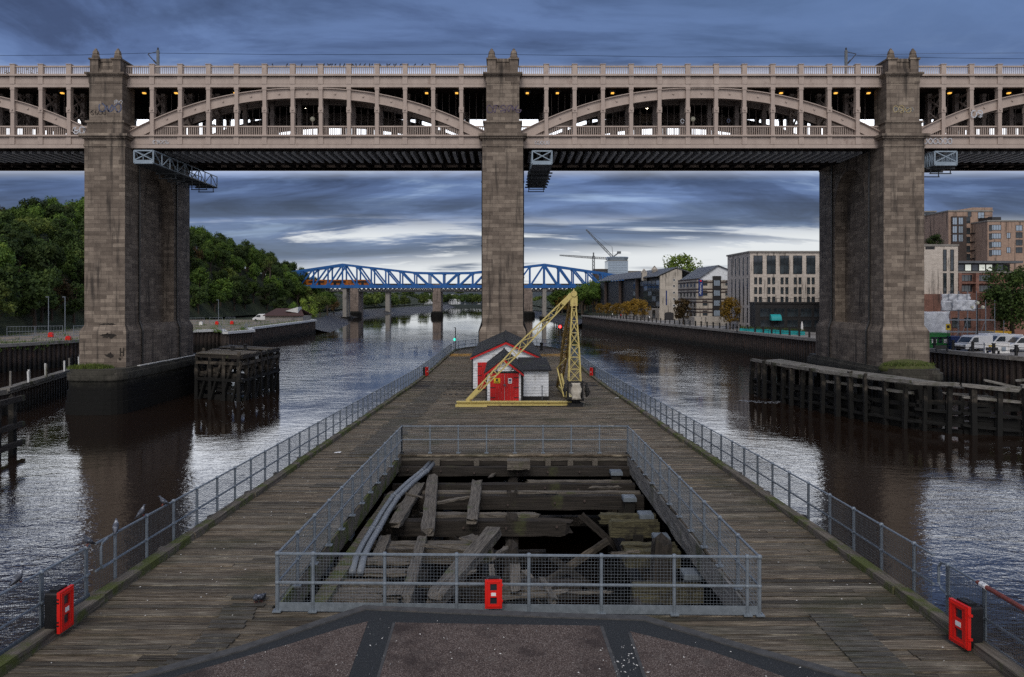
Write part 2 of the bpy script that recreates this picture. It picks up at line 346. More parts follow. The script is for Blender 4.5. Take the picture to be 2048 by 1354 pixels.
# deck boards: each board carries its own tone, grain runs along it
m, nt, b = base_mat('deck', .82, 0, .35)
tcn = N(nt, 'ShaderNodeTexCoord'); at_ = N(nt, 'ShaderNodeAttribute', attribute_name='Col'); mp = N(nt, 'ShaderNodeMapping'); nt.links.new(tcn.outputs['Object'], mp.inputs[0]); mp.inputs['Scale'].default_value = (.9, 22, 4)
gr = noise_(nt, mp.outputs[0], 1.6, 8, .7); pat = noise_(nt, tcn.outputs['Object'], .45, 6, .6)
c = ramp(nt, gr, [(.30, (.016,.013,.010)), (.44, (.070,.058,.046)), (.56, (.145,.124,.098)), (.68, (.36,.33,.28))])
c = mixc(nt, 1.0, c, (1.03, 1.0, .91), 'MULTIPLY'); c = mixc(nt, 1.0, c, at_.outputs['Color'], 'MULTIPLY'); c = mixc(nt, maprange(nt, pat, .50, .68, 0, .55), c, (.040,.042,.018))
fl = noise_(nt, tcn.outputs['Object'], 16, 3, .6); c = mixc(nt, maprange(nt, fl, .74, .80, 0, .5), c, (.3,.29,.27))
nt.links.new(c, b.inputs['Base Color']); bp = N(nt, 'ShaderNodeBump'); bp.inputs['Strength'].default_value = .6; bp.inputs['Distance'].default_value = .02
nt.links.new(gr, bp.inputs['Height']); nt.links.new(bp.outputs[0], b.inputs['Normal'])
# river
m, nt, b = base_mat('river', .03, 0, .5); b.inputs['IOR'].default_value = 2.3; b.inputs['Base Color'].default_value = (.016, .0095, .0065, 1)
ge = N(nt, 'ShaderNodeNewGeometry'); pos = ge.outputs['Position']
def msc(v, s):
    mp = N(nt, 'ShaderNodeMapping'); nt.links.new(v, mp.inputs[0]); mp.inputs['Scale'].default_value = s; return mp.outputs[0]
big = noise_(nt, msc(pos, (.035, .02, 1)), 1, 4, .6)
w1 = noise_(nt, msc(pos, (.9, 1.5, 1)), 1, 3, .6, .6); w2 = noise_(nt, msc(pos, (3.2, 5.0, 1)), 1, 3, .6, .5); w3 = noise_(nt, msc(pos, (.16, .30, 1)), 1, 3, .5, 1.0)
h = math_(nt, 'ADD', math_(nt, 'ADD', math_(nt, 'MULTIPLY', w1, .55), math_(nt, 'MULTIPLY', w2, .24)), math_(nt, 'MULTIPLY', w3, 1.2))
bp = N(nt, 'ShaderNodeBump'); bp.inputs['Distance'].default_value = .060
sy_ = N(nt, 'ShaderNodeSeparateXYZ'); nt.links.new(pos, sy_.inputs[0])
calm = maprange(nt, sy_.outputs[1], 140, 330, 1.0, .15)     # the reach beyond the high bridge lies calm
nt.links.new(math_(nt, 'MULTIPLY', maprange(nt, big, .38, .62, .2, 1.0), calm), bp.inputs['Strength'])
nt.links.new(h, bp.inputs['Height']); nt.links.new(bp.outputs[0], b.inputs['Normal'])
def leafmat(name, a, b2, c3):
    m, nt, b = base_mat(name, .75, 0, .25)
    tcn = N(nt, 'ShaderNodeTexCoord'); oi = N(nt, 'ShaderNodeObjectInfo')
    n = noise_(nt, tcn.outputs['Object'], .55, 4, .6); f = noise_(nt, tcn.outputs['Object'], 4, 2)
    c = ramp(nt, n, [(.34, a), (.56, b2), (.72, c3)]); v = maprange(nt, oi.outputs['Random'], 0, 1, .6, 1.35, False)
    v = math_(nt, 'MULTIPLY', v, maprange(nt, f, .3, .7, .75, 1.25)); c = mixc(nt, 1., c, comb(nt, v, v, v), 'MULTIPLY')
    nt.links.new(c, b.inputs['Base Color']); tr = N(nt, 'ShaderNodeBsdfTranslucent'); nt.links.new(c, tr.inputs[0])
    mx = N(nt, 'ShaderNodeMixShader'); mx.inputs[0].default_value = .25; nt.links.new(b.outputs[0], mx.inputs[1]); nt.links.new(tr.outputs[0], mx.inputs[2])
    nt.links.new(mx.outputs[0], nt.nodes['Material Output'].inputs[0])
leafmat('leaf_dark', (.030,.052,.015), (.050,.082,.020), (.080,.115,.024))
leafmat('leaf_green', (.048,.092,.018), (.085,.145,.024), (.145,.200,.030))
leafmat('leaf_olive', (.060,.092,.024), (.105,.140,.030), (.17,.185,.036))
leafmat('leaf_autumn', (.13,.085,.018), (.25,.15,.022), (.36,.23,.03))
leafmat('leaf_rust', (.045,.032,.014), (.075,.05,.018), (.11,.062,.02))
leafmat('leaf_bright', (.12,.19,.035), (.20,.27,.045), (.28,.34,.055))
# ---------------------------------------------------------------- river, banks and hills
b = MB(); b.box((-2500, -200, -6), (2500, 6000, 0)); tag(b.build('water', 'river'), kind='structure')
LW = [(-110,40), (-92,90), (-84,108), (-75,131), (-72,150), (-70,170), (-65,175.5), (-59.5,163), (-57,172), (-61.5,183), (-61.6,247), (-66,255)]
LB = [(-66,255), (-75,330), (-90,400), (-95,470), (-80,600), (-68,690), (-62,900)]
RW = [(110,10), (86,40), (72,70), (63,95), (60,112), (54.2,137), (49.5,170), (42.6,215), (36,260), (31,304)]
RB = [(31,304), (27,380), (24,450), (15,520), (0,600), (-15,700), (-18,900)]
b = MB(); b.prism(LW+[(-400,255), (-400,40)], -5, 4.25); tag(b.build('ground', 'gravel'), kind='structure')
b = MB(); b.prism([(x-3, y) for x, y in LB]+[(-700,900), (-700,255)], -5, 3.2); tag(b.build('ground', 'hill_soil'), kind='structure')
b = MB(); b.prism(RW+[(600,304), (600,10)], -5, 4.4); tag(b.build('pavement', 'paving'), kind='structure')
b = MB(); b.prism([(x+2, y) for x, y in RB]+[(800,900), (800,304)], -5, 3.0); tag(b.build('ground', 'hill_soil'), kind='structure')
def bank(name, line, side, z1, wdt, mat):      # sloping foreshore
    b = MB(); n = 6; rows = []
    pts = []
    for (x0,y0),(x1,y1) in zip(line, line[1:]):
        k = max(2, int(math.hypot(x1-x0, y1-y0)/6))
        pts += [(x0+(x1-x0)*i/k, y0+(y1-y0)*i/k) for i in range(k)]
    pts.append(line[-1])
    vs, fs = [], []
    for x, y in pts:
        for j in range(n+1):
            t = j/n; xx = x+side*(wdt*t-3); zz = z1*(1-t)**1.3-.25*t+.5*noise.noise(Vector((xx*.25, y*.25, 3)))*(1-abs(2*t-1))
            vs.append((xx, y, zz))
    for i in range(len(pts)-1):
        for j in range(n):
            a = i*(n+1)+j; fs.append((a, a+1, a+n+2, a+n+1))
    b.add(vs, fs); o = b.build(name, mat, smooth=True); tag(o, kind='structure'); return o
bank('foreshore', LB, 1, 3.3, 12, 'mud'); bank('foreshore', RB, -1, 3.1, 8, 'mud')
FOOT = [(-108,60), (-100,150), (-106,190), (-112,250), (-111,330), (-103,400), (-105,470), (-100,600), (-92,700), (-90,900)]
def foot_x(y):
    for (x0,y0),(x1,y1) in zip(FOOT, FOOT[1:]):
        if y0 <= y <= y1: return x0+(x1-x0)*(y-y0)/(y1-y0)
    return FOOT[-1][0]
def hill_z(x, y):
    d = foot_x(y)-x
    if d < 0: return 4.0
    top = 22 if y < 200 else 22+(y-200)*.16 if y < 280 else 34.8 if y < 345 else max(34.8-(y-345)*.15, 12)
    return 4.0+top*(1-math.exp(-d/17))+1.2*noise.noise(Vector((x*.05, y*.05, 0)))
b = MB(); vs = []; fs = []; ny, nx = 70, 26
for i in range(ny):
    y = 62+(880-62)*i/(ny-1)
    for j in range(nx):
        x = foot_x(y)+1-(j/(nx-1))**1.5*330; vs.append((x, y, hill_z(x, y)))
for i in range(ny-1):
    for j in range(nx-1): a = i*nx+j; fs.append((a, a+nx, a+nx+1, a+1))
b.add(vs, fs); tag(b.build('hill', 'hill_soil', smooth=True), kind='structure')
b = MB(); vs = []; fs = []; ny, nx = 22, 90     # distant valley side closing the river
for i in range(ny):
    y = 880+i**1.6*16
    for j in range(nx):
        x = -1500+3000*j/(nx-1); h = 2.5+(y-880)*.0165+6*noise.noise(Vector((x*.004, y*.004, 1)))*min(1, (y-880)/300)
        vs.append((x, y, max(h, 2.2)))
for i in range(ny-1):
    for j in range(nx-1): a = i*nx+j; fs.append((a, a+1, a+nx+1, a+nx))
b.add(vs, fs); tag(b.build('hills', 'far_land', smooth=True), kind='structure')
b = MB(); b.box((-1500, 878, -3), (1500, 884, 2.8)); tag(b.build('ground', 'far_land'), kind='structure')
# right hillside behind the quay
b = MB(); vs = []; fs = []; ny, nx = 40, 20
for i in range(ny):
    y = 190+i*16
    for j in range(nx):
        x0 = 62 if y < 300 else max(38-(y-300)*.03, 12); x = x0+(j/(nx-1))**1.5*320
        vs.append((x, y, 4.0+(14 if y > 260 else 6)*(1-math.exp(-(x-x0)/35))))
for i in range(ny-1):
    for j in range(nx-1): a = i*nx+j; fs.append((a, a+1, a+nx+1, a+nx))
b.add(vs, fs); tag(b.build('hill', 'hill_soil', smooth=True), kind='structure')
# sheet-pile quay walls
def sheet_wall(line, z0, z1, label, capmat, capz, flip=1):
    t = thing('sheet_pile_wall', label, 'quay wall', (line[0][0], line[0][1], 0))
    b = MB(); c = MB(); vs = []; prof = [(0,0), (.30,0), (.42,.32), (.72,.32), (.84,0)]
    for (x0,y0),(x1,y1) in zip(line, line[1:]):
        L = math.hypot(x1-x0, y1-y0); dx, dy = (x1-x0)/L, (y1-y0)/L; nx, ny = -dy*flip, dx*flip
        n = max(1, int(L/.84))
        for i in range(n):
            for s, o in prof[:-1]:
                s = (i*.84+s)*L/(n*.84); vs.append((x0+dx*s+nx*(o+.05), y0+dy*s+ny*(o+.05)))
        c.bar((x0-dx*.3+nx*.1, y0-dy*.3+ny*.1, capz-.22), (x1+dx*.3+nx*.1, y1+dy*.3+ny*.1, capz-.22), 1.15, .5)
    n = len(vs); b.add([(x, y, z0) for x, y in vs]+[(x, y, z1) for x, y in vs], [(i, i+1, n+i+1, n+i) for i in range(n-1)])
    b.build('piling', 'sheet_pile', t); c.build('coping', capmat, t); return t
sheet_wall(LW[:6], -3, 4.2, 'dark sheet pile quay wall on the left bank with a plain concrete edge', 'concrete', 4.5, -1)
sheet_wall(LW[5:], -3, 4.2, 'dark sheet pile quay wall with white coping stepping along the left bank', 'cap_white', 4.5, -1)
sheet_wall(RW, -3, 4.3, 'long rusty sheet pile quay wall below the hotels on the right bank', 'concrete', 4.62, 1)
# ---------------------------------------------------------------- high arched bridge
PX = [-42.44, -.24, 42.3]
PLANES = [82.6, 85.3, 94.1, 96.8]
ZL0, ZL1, ZU0, ZU1 = 28.0, 29.2, 34.54, 35.7
br = thing('arched_bridge', 'pale pinkish double deck iron bridge of tied arches crossing the whole view', 'bridge', (0, 89.7, ZL0))
cols = []                                        # column positions along the bridge
sp1 = [-38.0+3.0264*i for i in range(12)]; sp2 = [4.45+3.0473*i for i in range(12)]
sp0 = [-46.95-3.03*i for i in range(7)]; sp3 = [47.2+3.03*i for i in range(7)]
cols = sp0+sp1+sp2+sp3
XA, XB = -67.0, 67.5
fb = MB()
for yf, s in ((82.6, -1), (96.8, 1)):
    y0, y1 = sorted((yf, yf+s*.35))
    fb.box((XA, y0, ZU0), (XB, y1, ZU1))
    fb.box((XA, min(yf, yf+s*.62), ZU1), (XB, max(yf, yf+s*.62), ZU1+.16))
    fb.box((XA, min(yf, yf+s*.42), ZU0-.02), (XB, max(yf, yf+s*.42), ZU0+.30))
    for x in cols: fb.box((x-.27, min(yf, yf+s*.46), ZU0+.31), (x+.27, max(yf, yf+s*.46), ZU1-.01))
fb.build('upper_girder', 'paint', br)
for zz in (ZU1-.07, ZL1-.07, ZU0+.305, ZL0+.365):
    fb = MB(); fb.box((XA, 82.6-.375, zz), (XB, 82.6-.352, zz+(.065 if zz > ZU0+.6 or 28.6 < zz < 30 else .03))); fb.build('shadow_line', 'soffit', br)  # thin dark strips standing in for the shadow lines along the girder ledges
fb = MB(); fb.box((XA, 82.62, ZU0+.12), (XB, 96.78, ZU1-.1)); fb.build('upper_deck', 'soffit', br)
fb = MB()
for yf, s in ((82.6, -1), (96.8, 1)):
    y0, y1 = sorted((yf, yf+s*.35)); fb.box((XA, y0, ZL0), (XB, y1, ZL1))
    fb.box((XA, min(yf, yf+s*.60), ZL1), (XB, max(yf, yf+s*.60), ZL1+.14))
    fb.box((XA, min(yf, yf+s*.42), ZL0-.03), (XB, max(yf, yf+s*.42), ZL0+.36))
    for x in cols: fb.box((x-.27, min(yf, yf+s*.46), ZL0+.37), (x+.27, max(yf, yf+s*.46), ZL1-.01))
fb.build('lower_girder', 'paint', br)
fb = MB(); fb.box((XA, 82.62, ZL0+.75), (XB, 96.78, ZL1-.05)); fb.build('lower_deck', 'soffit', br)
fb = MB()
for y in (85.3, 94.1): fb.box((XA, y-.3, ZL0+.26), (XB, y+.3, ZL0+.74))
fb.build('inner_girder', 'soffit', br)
jb = MB(); x = XA+.5
while x < XB:
    jb.box((x-.17, 85.62, ZL0+.02), (x+.17, 91.6, ZL0+.74)); x += .95
tag(jb.build('deck_joist', 'joist', br), kind='stuff')
jb = MB(); x = XA+.5
while x < XB:
    jb.box((x-.13, 91.62, ZL0+.12), (x+.13, 93.78, ZL0+.74)); jb.box((x-.13, 82.97, ZL0+.12), (x+.13, 84.98, ZL0+.74)); jb.box((x-.13, 94.42, ZL0+.12), (x+.13, 96.78, ZL0+.74)); x += 1.9
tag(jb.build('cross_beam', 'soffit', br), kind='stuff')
def arch(x0, x1, yp, mat):
    b = MB(); zs, zc, ex = 29.72, 34.50, 2.2; n = 44; pr = []
    for i in range(n+1):
        t = -1+2*i/n; x = (x0+x1)/2+(x1-x0)/2*t; zt = zc-(zc-zs)*abs(t)**ex; sl = -(zc-zs)*ex*math.copysign(abs(t)**(ex-1), t)/((x1-x0)/2)
        nl = math.hypot(1, sl); d = 1.10
        pr.append((x, zt, x+sl/nl*d*.9, zt-d/nl*1.0-.02))
    for a, c in zip(pr, pr[1:]):
        for (dy0, dy1, t0, t1) in ((-.14, .14, 0, 1), (-.36, .36, 0, .075), (-.30, .30, .93, 1)):
            q = []
            for p in (a, c):
                for t in (t0, t1): q.append((p[0]+(p[2]-p[0])*t, p[1]+(p[3]-p[1])*t))
            P = [q[0], q[2], q[3], q[1]]
            vs = [(u, yp+dy0, z) for u, z in P]+[(u, yp+dy1, z) for u, z in P]
            b.add(vs, [(3,2,1,0), (4,5,6,7)]+[(k, (k+1) % 4, 4+(k+1) % 4, 4+k) for k in (0, 2)])
    for c in cols:                               # tie-bar bosses on the web
        xx = c+1.51
        if x0+2 < xx < x1-2:
            t = (xx-(x0+x1)/2)/((x1-x0)/2); zt = zc-(zc-zs)*abs(t)**ex-.55
            b.path([(xx, yp-.14, zt), (xx, yp-.24, zt)], [.12, .10], 8)
    return b.build('arch_rib', mat, br)
half = [(PX[0]-40.6, PX[0]-1.7), (PX[0]+1.7, PX[1]-1.7), (PX[1]+1.7, PX[2]-1.7), (PX[2]+1.7, PX[2]+40.6)]
for x0, x1 in half:
    for yp, mt in zip(PLANES, ('paint', 'paint_shaded', 'paint_shaded', 'paint_shaded')): arch(x0, x1, yp, mt)
def column(y, mat):
    b = MB(); z0, z1 = ZL1+.14, ZU0
    b.box((-.20, y-.40, z0), (.20, y+.16, z1)); b.box((-.24, y-.44, z1-.30), (.24, y+.20, z1-.02))
    b.box((-.25, y-.45, z0+2.45), (.25, y+.21, z0+3.05)); b.box((-.24, y-.43, z0), (.24, y+.2, z0+.18))
    b.path([(0, y-.45, z0+2.75), (0, y-.53, z0+2.75)], [.13, .11], 8)
    return b
ORG['_'] = Vector()
big_back = MB()
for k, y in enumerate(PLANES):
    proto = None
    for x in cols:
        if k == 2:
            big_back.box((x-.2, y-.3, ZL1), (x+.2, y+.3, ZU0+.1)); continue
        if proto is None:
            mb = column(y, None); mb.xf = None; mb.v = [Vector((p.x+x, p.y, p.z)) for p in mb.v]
            proto = mb.build('column', 'paint' if k == 0 else 'paint_shaded', br); px0 = x
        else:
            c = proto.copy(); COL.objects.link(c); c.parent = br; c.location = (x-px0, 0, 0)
tag(big_back.build('column', 'paint_shaded', br), kind='stuff')
# rods hanging between the inner arches
b = MB()
for x in cols:
    for dx in (.75, 1.5, 2.25): b.tube((x+dx, 85.35, ZL1), (x+dx, 85.35, ZU0+.1), .03, 4)
tag(b.build('hanger_rod', 'paint_shaded', br), kind='stuff')
# latticed frames bracing the footway beside each pier
for x in [c for c in cols if min(abs(c-p) for p in PX) < 10.6]:
    b = MB(); ya, yb = 82.8, 85.1; x = x+.02
    for z0, z1 in ((30.9, 32.4), (32.4, 33.9)):
        b.bar((x, ya, z0), (x, yb, z1), .16, .16, (1,0,0)); b.bar((x+.17, ya, z1), (x+.17, yb, z0), .16, .16, (1,0,0))
    b.bar((x, ya, 33.98), (x, yb, 33.98), .2, .2)
    arc = [(x, 83.95+1.12*math.cos(t), 29.7+1.15*math.sin(t)) for t in [math.pi*i/8 for i in range(9)]]
    b.path(arc, .1, 5)
    b.build('brace_frame', 'paint_shaded', br)
# parapets with their balusters: one per bay run between piers
def parapet(x0, x1, xs, y, z0, z1, pitch, name, mat, posts=True):
    b = MB()
    b.box((x0, y-.10, z1-.14), (x1, y+.10, z1)); b.box((x0, y-.12, z0), (x1, y+.12, z0+.13))
    if posts:
        for x in xs: b.box((x-.26, y-.21, z0), (x+.26, y+.21, z1+.10)); b.box((x-.31, y-.26, z1+.10), (x+.31, y+.26, z1+.17))
    x = x0+pitch/2
    while x < x1:
        b.box((x-.036, y-.04, z0+.13), (x+.036, y+.04, z1-.14)); x += pitch
    return b.build(name, mat, br)
runs = [(XA, PX[0]-1.5, sp0), (PX[0]+1.5, PX[1]-1.5, sp1), (PX[1]+1.5, PX[2]-1.5, sp2), (PX[2]+1.5, XB, sp3)]
for x0, x1, xs in runs:
    parapet(x0, x1, xs, 82.38, ZU1+.16, 36.86, .215, 'parapet', 'paint')
    parapet(x0, x1, xs, 97.0, ZU1+.16, 36.86, .43, 'parapet', 'paint_shaded')
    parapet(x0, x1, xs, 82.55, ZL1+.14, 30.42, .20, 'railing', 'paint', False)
    parapet(x0, x1, xs, 96.85, ZL1+.14, 30.42, .40, 'railing', 'paint_shaded', False)
def scribble(parent, words_, x0, z0, y, s, mat, seed, wd=.07):
    rr = random.Random(seed); b = MB(); x = x0
    for k in range(words_):
        pts = []
        a0 = rr.uniform(0, 6); n = 10
        for i in range(n):
            t = a0+i*rr.choice((.62, .7, -.75) if i > 6 else (.62, .66)); pts.append((x+s*.42*(1+math.cos(t)*rr.uniform(.8, 1)), y, z0+s*.5*(1+math.sin(t)*rr.uniform(.85, 1.05))))
        for p, q in zip(pts, pts[1:]): b.bar(p, q, .012, wd, (0, 0, 1)) if abs(p[0]-q[0]) > abs(p[2]-q[2]) else b.bar(p, q, wd, .012, (0, 1, 0))
        x += s*rr.uniform(.75, .95)
    return b.build('graffiti', mat, parent)
scribble(br, 5, -37.9, 27.95+.45, 82.14, .42, 'graffiti_white', 3, .05); scribble(br, 5, 3.2, 28.35, 82.14, .40, 'graffiti_white', 8, .05)
scribble(br, 6, 44.9, 28.4, 82.14, .62, 'graffiti_white', 13, .09); scribble(br, 2, 50.0, 31.2, 82.0, .8, 'graffiti_white', 21, .12); scribble(br, 2, -44.9-1.6, 29.5, 82.2, .8, 'graffiti_white', 25, .14)
scribble(br, 1, 18.85, 30.6, 82.1, .5, 'graffiti_white', 31, .05); scribble(br, 1, 23.85, 30.7, 82.1, .4, 'graffiti_blue', 33, .04)
# lamps under the upper deck
k = 0
for i, x in enumerate([-57.8, -48.6, -45.2, -39.6, -36.1, -29.6, 2.45, 5.75, 11.8, 30.3, 36.3, 39.9, 44.8, 48.8, 55.3, -14.9, -8.6, -5.3]):
    if i == 0:
        lamp0 = thing('ceiling_lamp', 'amber lamp fixed under the upper deck over the footway', 'lamp', (x, 83.9, ZU0+.1), 'amber lamps under the upper deck')
        b = MB(); b.box((x-.32, 83.7, ZU0-.16), (x+.32, 84.1, ZU0+.1)); b.build('housing', 'dark_frame', lamp0)
        b = MB(); b.box((x-.15, 83.7, ZU0-.28), (x+.15, 84.02, ZU0-.165)); b.build('lens', 'lamp_amber', lamp0)
    else: dup(lamp0, (x, 83.9, ZU0+.1))
for i, (px, py, Y) in enumerate([(897,197,91), (901,218,95), (950,218,95), (611,216,92), (1049,218,95), (1098,218,95), (1294,217,92), (1975,201,90)]):
    p = at(px, py, Y)
    if i == 0:
        road0 = thing('road_lamp', 'small round warm lamp hanging over the bridge roadway', 'lamp', p, 'small warm lamps over the bridge roadway')
        b = MB(); b.ball(p, .12, 8); b.build('bulb', 'lamp_white', road0)
        b = MB(); b.tube(p+Vector((0,0,.12)), (p.x, p.y, ZU0+.12), .025, 5); b.build('stem', 'dark_frame', road0)
    else:
        c = dup(road0, p); c.scale = (1, 1, max(.4, (ZU0+.12-p.z)/(ZU0+.12-road0.location.z)))
for i, (px, lab) in enumerate([(625, 'globe street lamp behind the railing left of the middle pier'), (1386, 'globe street lamp behind the railing right of the middle pier')]):
    X = (px-VX)*85/F
    if i == 0:
        gl0 = thing('globe_lamp', lab, 'street lamp', (X, 85, ZL1), 'globe lamps on the bridge footway')
        b = MB(); b.tube((X, 85, ZL1), (X, 85, ZL1+2.3), .07, 6, .045); b.lathe([(.16,0),(.16,.2),(.08,.4)], (X, 85, ZL1), 8); b.bar((X-.3, 85, ZL1+1.6), (X+.3, 85, ZL1+1.6), .04); b.build('post', 'paint', gl0)
        b = MB(); b.ball((X, 85, ZL1+2.55), .27, 10); b.build('globe', 'lamp_globe', gl0, True)
    else: dup(gl0, (X, 85, ZL1), 0, lab)
# ---------------------------------------------------------------- masonry piers
def wall_side(b, s, cx, z0, z1, hw, ya, yb):     # recessed side face between two pilasters, round-headed
    y0, y1 = ya+4.2, yb-4.6; yc = (y0+y1)/2; r = (y1-y0)/2; zs = z1-1.2-r
    b.box((cx-hw+1.25, y0-.02, z0), (cx+hw-1.25, y1+.02, z1))
    n = 12
    for i in range(n):
        a0, a1 = math.pi-math.pi*i/n, math.pi-math.pi*(i+1)/n
        ya0, yb0 = yc+r*math.cos(a0), yc+r*math.cos(a1); za, zb = zs+r*math.sin(a0), zs+r*math.sin(a1)
        for sg in (-1, 1):
            xo = cx+sg*hw; xi = cx+sg*(hw-1.26)
            P = [(ya0, za), (yb0, zb), (yb0, z1), (ya0, z1)]
            vs = [(xo, y, z) for y, z in P]+[(xi, y, z) for y, z in P]
            f = [(0,1,2,3), (7,6,5,4), (0,4,5,1)]
            b.add(vs, f)
def pier(cx, label, base=True, plinth_z=4.5):
    ya, yb, hw = 81.0, 97.6, 2.15
    t = thing('bridge_pier', label, 'bridge pier', (cx, 89, plinth_z))
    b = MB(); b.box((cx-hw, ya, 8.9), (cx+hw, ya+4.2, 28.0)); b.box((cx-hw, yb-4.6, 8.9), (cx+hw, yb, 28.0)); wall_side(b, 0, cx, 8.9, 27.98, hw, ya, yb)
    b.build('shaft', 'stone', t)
    b = MB(); p = .32
    b.box((cx-hw-p, ya-p-.1, plinth_z), (cx+hw+p, yb+p, 8.3))
    v = [(cx-hw-p, ya-p-.1, 8.3), (cx+hw+p, ya-p-.1, 8.3), (cx+hw+p, yb+p, 8.3), (cx-hw-p, yb+p, 8.3), (cx-hw-.01, ya-.01, 8.95), (cx+hw+.01, ya-.01, 8.95), (cx+hw+.01, yb+.01, 8.95), (cx-hw-.01, yb+.01, 8.95)]
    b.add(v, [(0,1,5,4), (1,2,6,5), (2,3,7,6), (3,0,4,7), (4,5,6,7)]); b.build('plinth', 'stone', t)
    for y0, y1 in ((ya-.02, ya+3.0), (yb-3.0, yb+.02)):
        b = MB()
        b.box((cx-hw-.08, y0-.06, 27.9), (cx+hw+.08, y1, 28.15)); b.box((cx-hw-.02, y0, 28.15), (cx+hw+.02, y1, 28.75))
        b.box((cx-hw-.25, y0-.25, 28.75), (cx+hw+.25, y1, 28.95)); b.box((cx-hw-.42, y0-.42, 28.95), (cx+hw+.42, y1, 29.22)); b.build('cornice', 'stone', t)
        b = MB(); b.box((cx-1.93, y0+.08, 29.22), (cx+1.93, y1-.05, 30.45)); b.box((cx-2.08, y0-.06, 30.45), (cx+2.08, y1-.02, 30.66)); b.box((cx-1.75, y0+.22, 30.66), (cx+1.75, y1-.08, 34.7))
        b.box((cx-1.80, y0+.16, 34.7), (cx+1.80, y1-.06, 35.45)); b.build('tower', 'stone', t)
        b = MB(); b.box((cx-1.95, y0, 35.45), (cx+1.95, y1-.02, 35.60)); b.box((cx-2.10, y0-.16, 35.60), (cx+2.10, y1+.04, 35.78)); b.build('string_course', 'stone', t)
        b = MB()
        for sx in (-1, 1):
            xx = cx+sx*1.18; b.box((xx-.44, y0+.10, 35.78), (xx+.44, y1-.3, 37.15)); b.box((xx-.56, y0-.02, 37.15), (xx+.56, y1-.2, 37.32))
            for yy in ((y0+.50,) if y0 < 90 else (y1-.7,)):
                b.lathe([(.40,0),(.42,.25),(.34,.45),(.36,.55),(.30,.78),(.16,.95),(.14,1.05),(.03,1.14)], (xx, yy, 37.32), 8)
        b.box((cx-.78, y0+.45, 35.78), (cx+.78, y1-.4, 37.0)); b.box((cx-.80, y0+.36, 37.0), (cx+.80, y1-.35, 37.34)); b.box((cx-.78, y0+.20, 35.78), (cx+.78, y0+.46, 36.2))
        b.build('parapet_block', 'stone', t)
    for sx in (-1, 1):
        for yy in (84.0, 93.6):
            xo = cx+sx*(hw+.10); b = MB()
            b.path([(xo, yy, 28.4), (xo, yy, 9.3), (cx+sx*(hw+.45), yy, 8.2), (cx+sx*(hw+.45), yy, plinth_z+.1)], .10, 6)
            for z in (10.5, 14, 17.5, 21, 24.5, 27.5): b.tube((xo, yy, z), (xo, yy, z+.18), .14, 6)
            b.build('drainpipe', 'black_pipe', t)
    if base:
        b = MB(); xl, xr = (cx-2.6, cx+3.4) if cx < 0 else (cx-2.75, cx+2.7); pts = []
        for i in range(13):
            a = math.pi+math.pi*i/12; pts.append(((xl+xr)/2+(xr-xl)/2*math.copysign(abs(math.cos(a))**.62, math.cos(a)), 79.9+2.5*math.copysign(abs(math.sin(a))**.75, math.sin(a))))
        for i in range(13):
            a = math.pi*i/12; pts.append(((xl+xr)/2+(xr-xl)/2*math.copysign(abs(math.cos(a))**.62, math.cos(a)), 98.6+2.4*math.copysign(abs(math.sin(a))**.75, math.sin(a))))
        for z0, z1, g in ((-3, 1.3, .30), (1.3, 2.4, .14), (2.4, 3.45, 0), (3.45, 4.2, .18), (4.2, plinth_z+.05, -.1)):
            b.prism([((x-cx)*(1+g/4)+cx, (y-89)*(1+g/11)+89) for x, y in pts], z0, z1)
        b.build('base', 'stone_wet', t)
    return t
p1 = pier(PX[0], 'left stone bridge pier standing on a dark rounded base in the river')
p2 = pier(PX[1], 'middle stone bridge pier rising behind the white hut on the jetty', False, 4.2)
p3 = pier(PX[2], 'right stone bridge pier ringed by rotten timber staging')
scribble(p1, 3, PX[0]-.75, 31.6, 81.18, .95, 'graffiti_blue', 41, .13); scribble(p1, 4, PX[0]-1.6, 31.3, 81.18, .5, 'soot', 45, .05); scribble(p1, 2, PX[0]+.9, 32.4, 81.18, .5, 'graffiti_white', 43, .04)
scribble(p2, 5, PX[1]-1.72, 31.5, 81.18, .86, 'graffiti_purple', 51, .08); scribble(p3, 5, PX[2]-1.0, 31.6, 81.18, .5, 'graffiti_pale', 66, .09); scribble(p3, 3, PX[2]-1.1, 31.5, 81.175, .8, 'graffiti_ochre', 62, .06)
b = MB(); q = at(244, 704, 80.56)
b.box((q.x-.22, q.y-.03, q.z-.42), (q.x-.12, q.y+.05, q.z+.42)); b.box((q.x+.12, q.y-.03, q.z-.42), (q.x+.22, q.y+.05, q.z+.42)); b.box((q.x-.12, q.y-.03, q.z-.06), (q.x+.12, q.y+.05, q.z+.06)); b.build('painted_mark', 'soot', p1)
b = MB(); cx = PX[0]; rr = random.Random(12); y = 82.0
while y < 97: L = rr.uniform(.6, 1.6); b.box((cx+2.95, y, 4.55), (cx+3.32+rr.uniform(-.1,.05), y+L-.03, 4.60+rr.uniform(0,.03))); y += L
b.build('whitened_ledge', 'cap_white', p1)
def blot(parent, px, py, Y, rx, rz, seed, mat='soot'):
    rr = random.Random(seed); q = at(px, py, Y); b = MB(); n = 26
    pts = [(q.x+rx*rr.uniform(.45, 1)*math.cos(2*math.pi*i/n), q.y-.012, q.z+rz*rr.uniform(.3, 1)*math.sin(2*math.pi*i/n)) for i in range(n)]
    b.slab(pts, (0, .008, 0)); b.build('stain', mat, parent)
for k, (px, py, rx, rz) in enumerate(((216, 671, .95, .38), (220, 711, .65, .42), (214, 648, 1.1, .14), (240, 718, .2, .2))): blot(p1, px, py, 80.57 if py > 655 else 80.98, rx, rz, 70+k)
